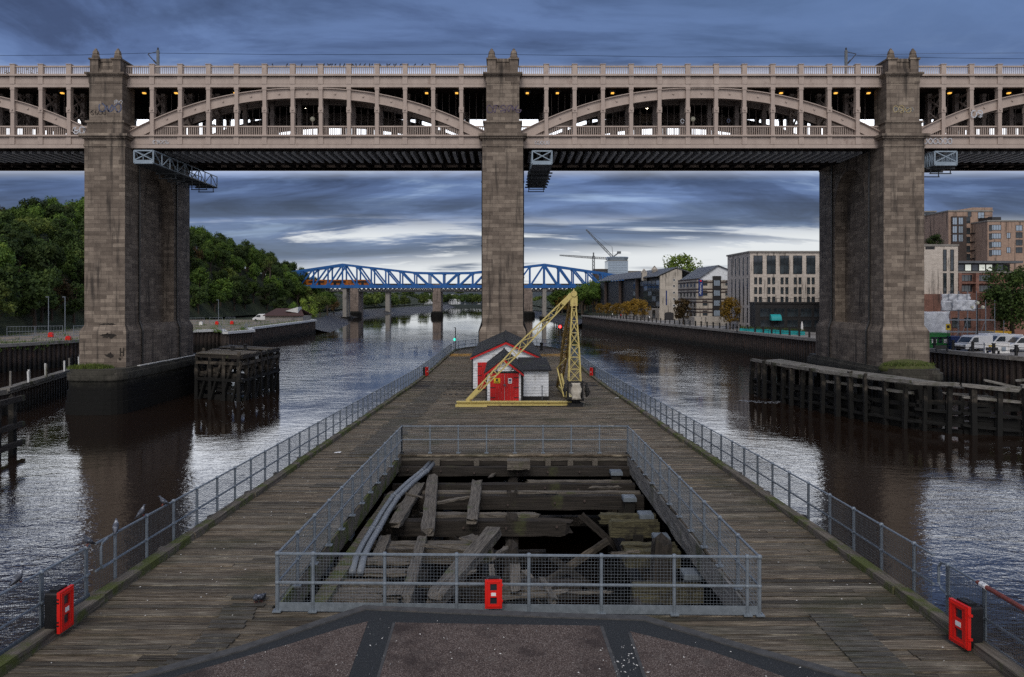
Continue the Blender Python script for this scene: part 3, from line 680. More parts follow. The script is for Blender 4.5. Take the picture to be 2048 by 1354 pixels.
def tufts(name, label, mat, spots, cat='plant', hgt=.35):
    b = MB(); rr = random.Random(5)
    for cx, cy, cz, rx, ry, n in spots:
        for _ in range(n):
            a = rr.random()*6.28; d = math.sqrt(rr.random()); x, y = cx+rx*d*math.cos(a), cy+ry*d*math.sin(a); z = cz+hgt*.8*(1-d*d)
            h = hgt*rr.uniform(.4, 1.2); ww = .05; t = rr.random()*6.28; dx, dy = ww*math.cos(t), ww*math.sin(t); lx, ly = rr.uniform(-.2, .2), rr.uniform(-.2, .2)
            b.quad((x-dx, y-dy, z-.05), (x+dx, y+dy, z-.05), (x+lx, y+ly, z+h))
    return b
b = tufts('', '', '', [(PX[0]-.6, 79.4, 4.5, 2.4, 1.1, 900)]); tag(b.build('grass', 'leaf_olive'), kind='stuff', label='grass tufts on the ledge of the left pier base', cat='grass')
b = MB(); b.ball((PX[2]-.2, 80.0, 4.5), 1, 20, (3.0, 1.6, .95)); tag(b.build('mound', 'moss', smooth=True), 'mossy mound of earth heaped against the foot of the right pier', 'mound')
b = tufts('', '', '', [(PX[2]-.3, 79.4, 4.9, 2.6, .9, 900)], hgt=.25); tag(b.build('grass', 'leaf_olive'), kind='stuff', label='grass growing on the mound at the right pier', cat='grass')
# inspection gantries beside the piers
def gantry(x0, x1, z0, z1, y0, y1, label):
    t = thing('inspection_gantry', label, 'gantry', ((x0+x1)/2, y0, z0), 'inspection gantries slung under the bridge')
    n = 9; s = .09
    for x in (x0, x1):
        b = MB(); b.bar((x, y0, z0), (x, y1, z0), s); b.bar((x, y0, z1), (x, y1, z1), s)
        for i in range(n):
            ya, yb = y0+(y1-y0)*i/n, y0+(y1-y0)*(i+1)/n; b.bar((x, ya, z0), (x, ya, z1), s)
            b.bar((x, ya, z0 if i % 2 else z1), (x, yb, z1 if i % 2 else z0), s*.8)
        b.bar((x, y1, z0), (x, y1, z1), s); b.build('side_truss', 'gantry_paint', t)
    b = MB()
    for z in (z0, z1): b.bar((x0, y0-.05, z), (x1, y0-.05, z), .13)
    for x in (x0, x1): b.bar((x, y0-.05, z0), (x, y0-.05, z1), .13)
    b.bar((x0, y0-.06, z0+.3), (x1, y0-.06, z1), .09); b.bar((x0, y0-.09, z1), (x1, y0-.09, z0+.3), .09); b.box((x0, y0-.1, z0), (x1, y0-.02, z0+.32)); b.build('end_frame', 'gantry_paint', t)
    b = MB(); b.box((x0-.05, y0+.02, z0-.12), (x1+.05, y1, z0-.02)); b.build('walkway', 'gantry_dark', t)
    for i in range(6):
        b = MB(); y = y1-1-i*2.2
        if y < y0+.5: break
        b.bar((x0-.35, y, z0-.2), (x1+.35, y, z0-.2), .16); b.bar((x0+.1, y, z0-.2), (x0+.1, y, z0-.75), .08); b.bar((x1-.1, y, z0-.2), (x1-.1, y, z0-.75), .08); b.bar((x0, y, z0-.75), (x1, y, z0-.75), .1); b.build('hanger', 'gantry_dark', t)
    return t
gantry(-38.75, -36.75, 25.95, 27.25, 79.9, 97.5, 'grey blue inspection gantry slung beside the left bridge pier')
gantry(2.85, 4.9, 25.85, 27.2, 79.9, 96.5, 'grey blue inspection gantry slung beside the middle bridge pier')
gantry(44.9, 47.2, 25.75, 27.15, 79.9, 84.0, 'grey blue inspection gantry slung beside the right bridge pier')
# overhead line, masts, weeds and birds on the upper deck
def mast(px, label, flip):
    X = (px-VX)*88/F; t = thing('catenary_mast', label, 'mast', (X, 88, ZU1))
    b = MB(); b.bar((X, 88, ZU1-.1), (X, 88, 40.35), .26); b.build('pole', 'steel_grey', t)
    b = MB(); b.bar((X, 88, 40.2), (X+flip*1.15, 88, 39.95), .06); b.bar((X, 88, 38.6), (X+flip*1.15, 88, 39.9), .09); b.tube((X+flip*.2, 88, 38.85), (X+flip*.5, 88, 39.2), .09, 6); b.tube((X, 88, 40.35), (X, 88, 40.65), .09, 6); b.build('cantilever', 'dark_frame', t)
mast(316, 'catenary mast with bracket above the left arch of the bridge', -1); mast(1692, 'catenary mast with bracket above the bridge left of the right pier', 1)
b = MB()
for dz in (0, -.0):
    pts = [at(-120, 112, 88), at(160, 110, 88), at(297, 106, 88), at(600, 109.5, 88), at(985, 108.5, 88), at(1350, 114, 88), at(1705, 112, 88), at(1900, 116, 88), at(2200, 119, 88)]
    b.path(pts, .022, 4)
b.path([at(1713, 111, 88.4), at(1850, 107, 88.4), at(2200, 105, 88.4)], .018, 4)
tag(b.build('overhead_wire', 'dark_frame'), 'thin overhead railway wire strung above the bridge parapet', 'wire')
# ---------------------------------------------------------------- timber jetty
def uR(v): return 7.95-max(0, v-20)*.02
def uL(v): return -8.4
TIP_L = [(-8.4,100), (-8.0,104), (-7.1,107), (-5.8,109.5), (-4.0,111), (-1.6,111.8)]
TIP_R = [(6.35,100), (6.1,103.5), (5.5,106.5), (4.4,109), (3.0,110.8), (0.8,111.8)]
def lim(v, side):
    T = TIP_L if side < 0 else TIP_R
    if v <= 100: return uL(v) if side < 0 else uR(v)
    for (u0,v0),(u1,v1) in zip(T, T[1:]):
        if v0 <= v <= v1: return u0+(u1-u0)*(v-v0)/(v1-v0)
    return -1.5 if side < 0 else .7
PU0, PU1, PV0, PV1 = -4.72, 4.55, 14.75, 31.1
jt = thing('timber_jetty', 'long weathered timber jetty running from the foreground to the middle pier', 'jetty', (0, 16, 6))
b = MB(J); rr = random.Random(11); v = 6.0
while v < 111.6:
    pit = .205 if v < 45 else .23
    l, r = lim(v, -1)-.05, lim(v, 1)+.05
    segs = [(l, PU0-.02), (PU1+.02, r)] if PV0 < v+pit/2 < PV1 else [(l, r)]
    for a, c in segs:
        x = a+0
        while x < c-.05:
            L = rr.choice((2.4, 3.2, 4.2, 4.8)); x2 = min(c, x+L*rr.uniform(.8, 1.1))
            if c-x2 < .8: x2 = c
            k = rr.gauss(1, .27); k = max(.4, min(1.9, k)); tint = rr.uniform(-.05, .05)
            b.cur = (k*(1+tint), k, k*(1-tint)); h = rr.uniform(-.012, .008)
            mid = (x+x2)/2
            if 92.5 < v < 96.5 and rr.random() < .75: b.cur = (k*3.0, k*2.0, k*.5)
            b.box((x+.005, v+.010, -.07), (x2-.005, v+pit-rr.uniform(.012, .032), h)); x = x2
    v += pit
# the repaired strip of darker boards on the left side
v = 9.5
while v < 66:
    if rr.random() < (.9 if v > 30 or v < 15.5 else .35) and not 15.5 < v < 20:
        k = rr.uniform(.55, .85); b.cur = (k*.92, k, k*1.12); w0 = rr.uniform(-.12, .12); du = .0 if v > 25 else 1.1
        b.box((-6.75+w0+du, v+.02, -.05), (-5.25+w0+(0 if v > 25 else .25), v+.175, .022))
    v += .205 if v < 45 else .23
v = 10.2
while v < 14.4:
    k = rr.uniform(.6, .9); b.cur = (k*.9, k, k*1.15); w0 = (14.4-v)*.12; b.box((5.55-w0*.2, v+.02, -.05), (6.35-w0*.2, v+.18, .02)); v += .205
for (v, u0, n) in ((54.0, -5.6, 6), (57.8, -5.2, 4)):       # slotted deck grates by the hut
    for i in range(n): b.cur = (.25, .25, .25); b.box((u0+i*.42, v, 0), (u0+.22+i*.42, v+.75, .015))
b.build('deck', 'deck', jt)
b = MB(J)
for (u0, v0, u1, v1) in ((-8.3, 6, PU0, PV1), (PU1, 6, 7.6, PV1), (PU0, 6, PU1, PV0), (-8.3, PV1, 6.6, 72), (-8.3, 72, 6.0, 102), (-5, 102, 4, 110)):
    b.box((u0, v0, -.45), (u1, v1, -.10))
b.build('bearer', 'timber_dark', jt)
for side in (-1, 1):                             # kerb baulks along both edges
    b = MB(J); v = 6.5
    while v < 101:
        L = rr.uniform(3.8, 5.2); e = rr.uniform(-.03, .03); w2 = min(v+L-.06, 101)
        b.bar((lim(v, side)-side*.16+e, v, .07), (lim(w2, side)-side*.16+e, w2, .07), .26, .17+rr.uniform(-.02, .03)); v += L
    T = TIP_L if side < 0 else TIP_R
    for p, q in zip(T, T[1:]): b.bar((p[0]-side*.1, p[1], .06), (q[0]-side*.1, q[1], .06), .24, .16)
    b.build('kerb', 'timber_y', jt)
b = MB(J)
for side in (-1, 1):
    v = 6.5
    while v < 100: b.box((lim(v, side)+(.02 if side > 0 else -.12), v, -8), (lim(v, side)+(.12 if side > 0 else -.02), v+2.9, -.02)); v += 3
    v = 7
    while v < 100: b.tube((lim(v, side)+side*.3, v, -8), (lim(v, side)+side*.3, v, -.1), .19, 7); v += 3
for T in (TIP_L, TIP_R):
    for p, q in zip(T, T[1:]): b.slab([(p[0], p[1], -8), (q[0], q[1], -8), (q[0], q[1], -.05), (p[0], p[1], -.05)], (0, .1, 0))
b.build('light_skirt', 'timber_pile', jt)  # piles and unseen side walls, added to keep light out of the pit
def timber(L, w_, h_, seed, ragged=(0, 1), n=14, jit=.012):
    """a weathered baulk along local X, centred, with uneven faces and splintered ends"""
    rr = random.Random(seed); b = MB(); vs = []; fs = []; K = 10
    ring = [(-.5,-.5), (0,-.5), (.5,-.5), (.5,-.1), (.5,.2), (.5,.5), (.15,.5), (-.2,.5), (-.5,.5), (-.5,0)]
    ro = [rr.uniform(-1, 1) for _ in range(K)]
    for i in range(n+1):
        t = i/n
        for k, (a, c) in enumerate(ring):
            e = 0
            if i == 0 and ragged[0]: e = rr.uniform(0, .35)*ragged[0]
            if i == n and ragged[1]: e = -rr.uniform(0, .35)*ragged[1]
            x = -L/2+L*t+e; s = 1-.12*noise.noise(Vector((x*.9+seed, k*.7, seed*1.3)))-(.25*rr.random() if (i in (0, n) and ragged[0 if i == 0 else 1]) else 0)
            dip = -.16*h_ if (k in (6, 7) and noise.noise(Vector((x*1.3, k*.2, seed*3.1))) > .12) else 0
            vs.append((x, a*w_*s+rr.uniform(-jit, jit), c*h_*s+rr.uniform(-jit, jit)+dip))
    for i in range(n):
        for k in range(K):
            k2 = (k+1) % K; fs.append((i*K+k, i*K+k2, (i+1)*K+k2, (i+1)*K+k))
    fs.append(tuple(range(K))[::-1]); fs.append(tuple(range(n*K, n*K+K))); b.add(vs, fs); return b
def place(o, p, q, roll=0):                      # lay a local-X object from p to q
    p, q = Vector(p), Vector(q); d = (q-p).normalized(); o.location = (p+q)/2
    o.rotation_euler = (Matrix.Rotation(roll, 3, d) @ d.to_track_quat('X', 'Z').to_matrix()).to_euler(); return o
def jbeam(name, p, q, w_, h_, seed, mat='timber_dark', ragged=(0, 0), roll=0):
    """a timber that belongs to the jetty frame; p, q in jetty coordinates"""
    P, Q = J(p), J(q); o = timber((Q-P).length, w_, h_, seed, ragged).build(name, mat)
    place(o, P, Q, roll); o.location -= ORG[jt.name]; o.parent = jt; ORG[o.name] = ORG[jt.name]; return o
# lining of the pit
jbeam('lining', (PU0-.02, PV0, -.30), (PU0-.02, PV1, -.30), .16, .55, 1, 'timber_y'); jbeam('lining', (PU1+.05, PV0, -.34), (PU1+.05, PV1, -.34), .16, .62, 2, 'timber_grey')
jbeam('lining', (PU0, PV1+.06, -.14), (PU1, PV1+.06, -.14), .16, .24, 3, 'timber'); jbeam('lining', (PU0, PV0-.06, -.2), (PU1, PV0-.06, -.2), .16, .4, 4, 'timber')
jbeam('lining', (PU0+.5, 16.0, -.62), (PU0+.42, 27.5, -.72), .34, .34, 9, 'timber_y', (1, 1))
# cross beams of the frame
sd = 20
def cross(u0, u1, v, w, h=.36, wd=.30, rag=(0,0), mat='timber_dark'):
    global sd; sd += 1; return jbeam('cross_beam', (u0, v, w), (u1, v, w), wd, h, sd, mat, rag)
cross(PU0, PU1, 30.6, -.58, .36, .26); cross(PU0, PU1, 29.3, -1.0, .42, .3); cross(.3, 4.5, 29.75, -.86, .16, .3, (1, 0), 'timber')
cross(PU0, PU1, 27.3, -1.0, .48, .32); cross(-3.4, 4.5, 27.75, -.80, .14, .26, (0, 0), 'timber')
cross(PU0, 1.85, 24.2, -1.05, .48, .34, (0, 1)); cross(-3.2, .9, 24.75, -.82, .14, .3, (1, 1), 'timber'); cross(2.9, 4.5, 24.1, -1.05, .5, .32, (1, 0), 'timber_mossy'); cross(2.6, 4.5, 24.7, -.9, .3, .26, (1, 0), 'timber_mossy')
cross(-3.9, -.6, 21.3, -1.0, .40, .32, (0, 1), 'timber'); cross(-4.5, -.9, 21.9, -.92, .16, .3, (0, 1), 'timber'); cross(2.9, 4.5, 21.0, -1.0, .46, .3, (1, 0), 'timber_mossy'); cross(2.9, 4.5, 21.5, -.85, .2, .3, (1, 0), 'timber_mossy')
cross(-1.1, 1.7, 18.6, -1.0, .4, .3, (0, 1)); cross(-.8, .9, 18.1, -.86, .2, .28, (1, 1), 'timber'); cross(2.7, 4.5, 18.5, -1.05, .4, .34, (1, 0), 'timber_mossy')
cross(-4.5, 4.5, 17.0, -1.15, .34, .3, (0, 0), 'timber_mossy'); cross(.9, 3.4, 16.9, -.9, .14, .3, (1, 1), 'timber')
for u, v in [(x, y) for y in (30.6, 27.5, 24.4, 21.4, 18.4) for x in (-.15,)]:
    jbeam('pile', (u, v, -7), (u+.02, v, -.25-rr.random()*.4), .36, .40, int(v*3), 'timber_dark', (0, 1))
for u, v in [(x, y) for y in (30.0, 27.2, 24.0, 21.0, 18.0) for x in (-3.9, 3.8)]:
    jbeam('pile', (u, v, -7), (u, v, -1.2), .34, .34, int(v*5+u), 'timber_pile', (0, 0))
jbeam('pile', (3.72, 19.55, -7), (3.72, 19.55, .05), .46, .46, 77, 'timber_dark', (0, 1))
jbeam('brace', (.2, 19.5, -.9), (1.9, 16.3, -1.9), .16, .2, 78, 'timber'); jbeam('brace', (-.2, 24, -3.5), (2.9, 24, -1.4), .14, .2, 79, 'timber_pile'); jbeam('brace', (2.9, 21.5, -4.2), (-.2, 21.8, -1.6), .14, .2, 80, 'timber_pile')
for u in (-3.2, -1.6, 1.3, 2.2, 3.2): jbeam('joist', (u, 30.9, -.33), (u, 31.0, -.33), .2, .34, 90+int(u*2), 'timber', (0, 0))
jbeam('joist', (-.35, 30.2, -.22), (.55, 30.2, -.22), .5, .34, 97, 'timber')
for (u0, u1, v, w_) in ((-4.5, 4.5, 28.5, -2.0), (-4.5, 1.0, 25.6, -2.4), (-4.5, .2, 22.6, -2.4), (-4.5, 4.5, 19.6, -2.9), (-4.5, 4.5, 17.6, -2.4)): cross(u0, u1, v, w_, .34, .28, (0, 0), 'timber_pile')
for (u, v0, v1, w_) in ((-2.6, 16, 30, -1.55), (3.4, 16, 29, -1.9), (-.9, 16, 24, -1.75)): sd += 1; jbeam('longitudinal', (u, v0, w_), (u+.1, v1, w_), .26, .3, sd, 'timber_dark', (.6, .6))
for (p, q) in (((-3.6, 27, -1.3), (-1.4, 26.4, -2.6)), ((1.0, 22.4, -1.4), (2.7, 23.2, -2.9)), ((-1.8, 20.4, -1.2), (-.5, 19.8, -2.6)), ((2.2, 27, -1.3), (3.6, 26.6, -2.5)), ((2.6, 17.3, -.7), (3.3, 16.0, -1.5)), ((-.3, 17.4, -.9), (.9, 16.2, -1.6))): sd += 1; jbeam('brace', p, q, .16, .2, sd, 'timber_dark', (1, 1))
rb = random.Random(8)                            # rusty coach bolts along the beams
for v, w_ in ((30.44, -.58), (29.13, -1.0), (27.12, -1.0), (24.0, -1.05), (21.1, -1.0)):
    for k in range(7):
        u = -4.2+k*1.35+rb.uniform(-.2, .2)
        if w_ == -1.05 and 1.8 < u < 3: continue
        if w_ == -1.0 and v < 22 and u > -.7: continue
        P = J((u, v, w_+rb.uniform(-.08, .08))); b = MB(); b.path([P, P+Vector((0, -.05, 0))], [.045, .04], 6); b.build('bolt', 'brick_dark', jt)
cap0 = None
for u, v, w_ in [JP(1232,941,-.45), JP(1258,992,-.7), JP(1291,1025,-.7), JP(1322,1070,-.75), JP(1382,1142,-.78), JP(690,1066,-.6), JP(642,1132,-.7)]:
    b = MB(); p = J((u, v, w_)); b.box((p.x-.21, p.y-.24, p.z-.05), (p.x+.21, p.y+.24, p.z)); b.box((p.x-.23, p.y-.26, p.z-.14), (p.x-.21, p.y+.26, p.z-.02)); b.box((p.x+.21, p.y-.26, p.z-.14), (p.x+.23, p.y+.26, p.z-.02)); b.box((p.x-.21, p.y-.26, p.z-.14), (p.x+.21, p.y-.24, p.z-.02))
    b.build('pile_cap', 'galv', jt)
    jbeam('pile', (u, v, -7), (u, v, w_-.14), .36, .36, int(u*31+v), 'timber_pile')
# loose and broken timbers lying in the pit
def loose(px0, py0, w0, px1, py1, w1, wd, hg, seed, label, mat='timber_grey', rag=(1, 1)):
    P, Q = J(JP(px0, py0, w0)), J(JP(px1, py1, w1)); o = timber((Q-P).length, wd, hg, seed, rag).build('loose_timber', 'timber' if mat == 'timber_grey' else mat)
    place(o, P, Q); return tag(o, label, 'timber', 'broken timbers lying in the pit')
loose(866,952,-.62, 855,1068,-.66, .40, .22, 201, 'thick pitted plank lying lengthways across the middle beams of the pit')
loose(955,961,-.62, 943,1046,-.66, .36, .20, 202, 'short pitted plank near the centre post of the pit, right of a longer one')
loose(842,966,-.66, 788,1052,-.72, .38, .18, 203, 'slanting rotten plank beside the two grey pipes in the pit')
loose(992,1058,-.7, 864,1206,-.55, .42, .26, 204, 'long mossy beam lying diagonally towards the front of the pit')
loose(846,1072,-.75, 812,1203,-.55, .26, .16, 205, 'narrow straight timber left of the long diagonal beam in the pit')
loose(772,1074,-.78, 755,1118,-.78, .30, .22, 206, 'short blunt timber end beside the pipes near the front of the pit')
loose(928,1072,-.85, 975,1086,-.8, .5, .06, 207, 'tilted broken board at the centre of the pit under the diagonal beam')
loose(1030,1130,-.35, 1032,1190,-.6, .24, .18, 208, 'short upright splintered stump right of the red cabinet in the pit', rag=(.6, .6))
loose(1082,1155,-.5, 1112,1205,-.6, .12, .10, 209, 'thin slanting stick right of the splintered stump in the pit', rag=(.6, .6))
loose(983,1130,-.4, 985,1160,-.5, .12, .10, 210, 'forked stake standing up behind the red cabinet in the pit', rag=(.6, .6))
loose(797,983,-.55, 845,995,-.55, .06, .05, 211, 'thin pale stick lying across the grey pipes in the pit', rag=(0, 0))
loose(795,1165,-.50, 782,1195,-.5, .42, .07, 212, 'broken board end lying on the stacked planks in the pit')
for i, (xa, xb, y) in enumerate(((672,826,1122), (660,822,1144), (640,775,1167), (632,772,1184), (655,805,1197))):
    o = loose(xa, y, -.62, xb, y+1, -.62, .30, .10, 220+i, ['topmost grey plank of the row stacked at the left front of the pit', 'second plank of the row stacked at the left front of the pit', 'middle plank of the row stacked at the left front of the pit', 'fourth plank of the row stacked at the left front of the pit', 'nearest plank of the row stacked at the left front of the pit'][i], rag=(.5, .8)); o['group'] = 'planks laid in a row in the pit'
rs = random.Random(19); sb0 = None
for k, (px, py, L, a) in enumerate(((905,1000,1.5,.5), (985,950,1.1,1.4), (1075,985,1.7,.12), (830,1090,1.5,.2), (905,1098,1.9,-.15), (1000,1105,1.2,1.2), (700,1135,1.0,.6), (890,1170,1.6,-.1), (1060,1190,1.8,.08), (1160,1185,1.6,-.12), (1250,1105,1.0,.15), (930,1150,.9,.9), (1210,975,1.3,.05), (790,1015,1.0,1.1))):
    P = J(JP(px, py, -.66)); d = Vector((math.cos(a), math.sin(a), rs.uniform(-.12, .12)))*L/2
    o = timber(L, rs.uniform(.07, .16), rs.uniform(.04, .08), 700+k, (1, 1), 8, .014).build('broken_board', 'timber'); place(o, P-d, P+d, rs.uniform(-.4, .4)); tag(o, 'small splintered board lying loose among the beams of the pit', 'board', 'splintered boards in the pit')
for k, off in enumerate((0, .195)):
    b = MB(); pts = [J(JP(*q)) for q in ((862,922,-.32), (845,941,-.42), (815,965,-.5), (785,993,-.5), (763,1025,-.5), (745,1056,-.5), (727,1085,-.5), (713,1112,-.52), (704,1145,-.55))]
    pts = [p+Vector((off, 0, 0)) for p in pts]; b.path(pts, .085, 8)
    for i in (1, 3, 5): d = (pts[i+1]-pts[i]).normalized(); b.tube(pts[i], pts[i]+d*.16, .098, 8)
    tag(b.build('pipe', 'pvc', smooth=True), ['left one of two grey plastic pipes curving down into the pit', 'right one of two grey plastic pipes curving down into the pit'][k], 'pipe', 'grey pipes in the pit')
# ---------------------------------------------------------------- tubular railings with wire mesh
def railing(label, pts, h=1.1, drop=0.05, mesh=(.06, .06), toe=False, cat='railing', post_w=.058, start_ext=0, end_ext=0, galv='galv', group=None, flat=False):
    P = [J(p) for p in pts]; t = thing('metal_railing', label, cat, P[0], group)
    proto = None
    for i, p in enumerate(P):
        if proto is None:
            b = MB()
            if flat: b.cbox((p.x, p.y, p.z+h/2), (.035, .09, h))
            else: b.tube(p, p+Vector((0,0,h-.01)), post_w/2*1.15, 8)
            b.ball(p+Vector((0,0,h)), .052, 8); b.ball(p+Vector((0,0,h*.5)), .048, 8); b.cbox(p+Vector((0,0,.012)), (.16, .16, .024)); proto = b.build('post', galv, t)
        else: child_copy(proto, t, p-P[0]+ORG[t.name]); kid = None
    A = P[0]+(P[0]-P[1]).normalized()*start_ext; B = P[-1]+(P[-1]-P[-2]).normalized()*end_ext
    line = ([A] if start_ext else [])+P+([B] if end_ext else [])
    for zz, nm in ((h, 'top_rail'), (h*.5, 'mid_rail')):
        b = MB(); b.path([p+Vector((0,0,zz)) for p in line], .027, 6); b.build(nm, galv, t)
    if toe:
        b = MB()
        for p, q in zip(line, line[1:]): b.bar(p+Vector((0,0,.09)), q+Vector((0,0,.09)), .012, .17)
        b.build('toe_board', galv, t)
    if mesh:
        b = MB(); r = .0016 if group else .0019
        for p, q in zip(line, line[1:]):
            L = (q-p).length
            if L < 1e-4: continue
            d = (q-p)/L; n = Vector((-d.y, d.x, 0)).normalized()*.034; far = max(1, p.y/26)
            st = mesh[0]*(1 if far < 1.25 else 1.5 if far < 2 else 2.2 if far < 3 else 3.4); rw = r
            k = int(L/st)
            for i in range(k+1):
                a = p+d*(L*i/max(k, 1))+n; up = Vector((0,0,1)); s_ = d*rw
                b.add([a-s_+up*.06, a+s_+up*.06, a+s_+up*(h-.03), a-s_+up*(h-.03), a+n*.2+up*.06, a+n*.2+up*(h-.03)], [(0,1,2,3), (1,4,5,2), (4,0,3,5)])
            z = .08
            while z < h-.03:
                b.add([p+n+Vector((0,0,z-rw)), q+n+Vector((0,0,z-rw)), q+n+Vector((0,0,z+rw)), p+n+Vector((0,0,z+rw)), p+n*1.2+Vector((0,0,z)), q+n*1.2+Vector((0,0,z))], [(0,1,2,3), (3,2,5,4), (4,5,1,0)]); z += st
        b.build('mesh_panel', 'wire_pale' if group else 'wire', t)
    return t
vs_ = [16.05+1.37*i for i in range(61)]
railing('long galvanised mesh railing down the left edge of the jetty, bending round its tip', [(-8.42, v, 0) for v in vs_]+[(-8.42, 99.6, 0), (-8.3,102,0), (-7.9,104.4,0), (-7.1,107,0), (-5.8,109.5,0), (-4.0,111,0), (-1.8,111.8,0)], start_ext=.75)
vs_ = [15.3+1.37*i for i in range(62)]
railing('long galvanised mesh railing down the right edge of the jetty beside the quay view', [(uR(v)+.02, v, 0) for v in vs_]+[(6.35,100,0), (6.1,103.5,0), (5.5,106.5,0), (4.4,109,0), (3.0,110.8,0), (.6,111.8,0)], start_ext=.72)
tl = railing('near left railing section with toe board behind the red cabinet and pigeons', [(-8.45, v, .0) for v in (7.9, 9.35, 10.8, 12.2, 13.6, 15.02)], 1.1, mesh=(.045,.045), toe=True, flat=True, end_ext=.12)
tr = railing('near right railing section with toe board and a rust red pipe on top', [(7.95, v, .0) for v in (7.3, 8.7, 10.1, 11.6, 12.97, 14.06)], 1.08, mesh=(.045,.045), toe=True, flat=True)
b = MB(); p, q = J((7.95, 11.75, 1.08)), J((7.95, 13.0, 1.08)); b.tube(p, q, .040, 8); b.tube(q, q+(q-p).normalized()*.16, .036, 8); b.build('rusty_sleeve', 'rust_red', tr)
b = MB(); q = J((7.95, 12.9, 1.08)); b.tube(q, q+Vector((0, .16, 0)), .050, 8); b.build('collar', 'sign_white', tr)
b = MB(); e = J((7.95, 14.06, 0)); b.path([e+Vector((0,0,1.08)), e+Vector((0,.2,1.06)), e+Vector((0,.30,.95)), e+Vector((0,.30,.66)), e+Vector((0,.22,.56)), e+Vector((0,0,.54))], .026, 6); b.build('end_loop', 'galv', tr)
b = MB(); e = J((-8.42, 15.45, 0)); b.path([e+Vector((.05,.2,1.1)), e+Vector((.05,.0,1.07)), e+Vector((.05,-.04,1.0)), e+Vector((.05,-.04,.66)), e+Vector((.05,0,.56)), e+Vector((.05,.4,.55))], .026, 6); b.build('end_loop', 'galv', tl)
ring = [(PU0+.16, PV0-.15), (PU1+.04, PV0-.35), (PU1+.02, PV1+.15), (PU0+.05, PV1+.15)]
def along(a, c, n, s0=0., s1=1.): return [(a[0]+(c[0]-a[0])*(s0+(s1-s0)*i/n), a[1]+(c[1]-a[1])*(s0+(s1-s0)*i/n), .02) for i in range(n+1)]
railing('front mesh railing with toe board across the near side of the open pit', along(ring[0], ring[1], 6, .075, .975), 1.1, mesh=(.06,.06), toe=True, start_ext=.72, end_ext=.25, group='railings round the open pit')
railing('left mesh railing along the mossy side of the open pit', along(ring[0], ring[3], 12), 1.1, mesh=(.085,.085), group='railings round the open pit')
railing('right mesh railing along the grey lined side of the open pit', along(ring[1], ring[2], 12), 1.1, mesh=(.085,.085), group='railings round the open pit')
railing('back mesh railing across the far side of the open pit', along(ring[3], ring[2], 8), 1.1, mesh=(.08,.08), group='railings round the open pit')
# ---------------------------------------------------------------- red and black safety cabinets
cab = thing('safety_cabinet', 'red fronted black cabinet hung on the near left railing', 'cabinet', (0,0,0), 'red and black cabinets on the railings')
def rbox(b, a, c, r):                             # box with rounded vertical edges, depth along Y
    x0, y0, z0 = a; x1, y1, z1 = c; pts = []
    for cx, cz, a0 in ((x1-r, z1-r, 0), (x0+r, z1-r, 90), (x0+r, z0+r, 180), (x1-r, z0+r, 270)):
        for k in range(5): t = R(a0+22.5*k); pts.append((cx+r*math.cos(t), y0, cz+r*math.sin(t)))
    b.slab(pts, (0, y1-y0, 0))
b = MB(); rbox(b, (-.20, .03, 0), (.20, .27, .70), .05); b.box((-.13, .05, .69), (.13, .22, .735)); b.box((-.15, .26, .1), (.15, .31, .2)); b.box((-.15, .26, .5), (.15, .31, .6))
for z in (.12, .52):
    for dz in (0, .06): b.box((-.225, -.01, z+dz), (-.19, .12, z+dz+.022))
b.build('body', 'black_plastic', cab)
b = MB()
for a, c in (((-.215,-.03,-.01), (-.085,.03,.71)), ((.085,-.03,-.01), (.215,.03,.71)), ((-.085,-.03,-.01), (.085,.03,.10)), ((-.085,-.03,.27), (.085,.03,.44)), ((-.085,-.03,.61), (.085,.03,.71))): b.box(a, c)
for x in (-.17, .17): b.box((x-.015, -.045, .02), (x+.015, -.031, .68))
for z in (.05, .66): b.box((-.15, -.045, z-.012), (.15, -.031, z+.012))
for z in (.15, .55): b.box((.21, -.02, z), (.235, .05, z+.04))
dr = b.build('door', 'red_plastic', cab)
b = MB()
for z0 in (.10, .44): b.box((-.085, .0, z0), (.085, .012, z0+.17))
o = b.build('window', 'glass', dr)
b = MB(); b.box((-.06, -.036, .31), (.06, -.0305, .39)); b.build('notice', 'sign_white', dr)
c1 = J((-8.02, 13.6, .10)); cab.location = c1; cab.rotation_euler = (0, 0, R(88)); cab.scale = (.95,.95,1)
c2 = J((7.55, 13.0, .08)); dup(cab, c2, R(-80), 'red fronted black cabinet hung on the near right railing')
c3 = J((-.42, 14.25, .22)); dup(cab, c3, R(2), 'red cabinet hung on the front railing of the open pit', sc=.74)
dup(cab, J((-8.05, 69, .08)), R(70), 'small distant red and black cabinet on the left jetty railing', sc=1.1); dup(cab, J((6.75, 68.5, .08)), R(-70), 'small distant red and black cabinet on the right jetty railing', sc=1.1)
# ---------------------------------------------------------------- near platform of the swing bridge pier
ZP = 6.33
pf = thing('pier_platform', 'stone edged platform of dark strips and brown aggregate at the bottom of the view', 'platform', (0, 9, ZP))
out = [G(px, py, ZP) for px, py in ((200,1382), (480,1296), (728,1214), (900,1221), (1100,1229), (1290,1235), (1500,1296), (1760,1378))]
out = [(-11, 8.0), (-7.6, 9.9)]+[(p.x, p.y) for p in out[1:-1]]+[(7.4, 9.8), (11, 8.0), (11, 3), (-11, 3)]
b = MB(); b.prism(out, 4.6, ZP); b.build('slab', 'asphalt', pf)
def inset(seq, d):
    res = []
    for i, p in enumerate(seq):
        a = Vector(seq[max(i-1, 0)]); c = Vector(seq[min(i+1, len(seq)-1)]); t = (c-a).normalized(); res.append((p[0]+t.y*d, p[1]-t.x*d))
    return res
edge = out[:-2]
lo, li = inset(edge, -.03), inset(edge, .15)
b = MB()
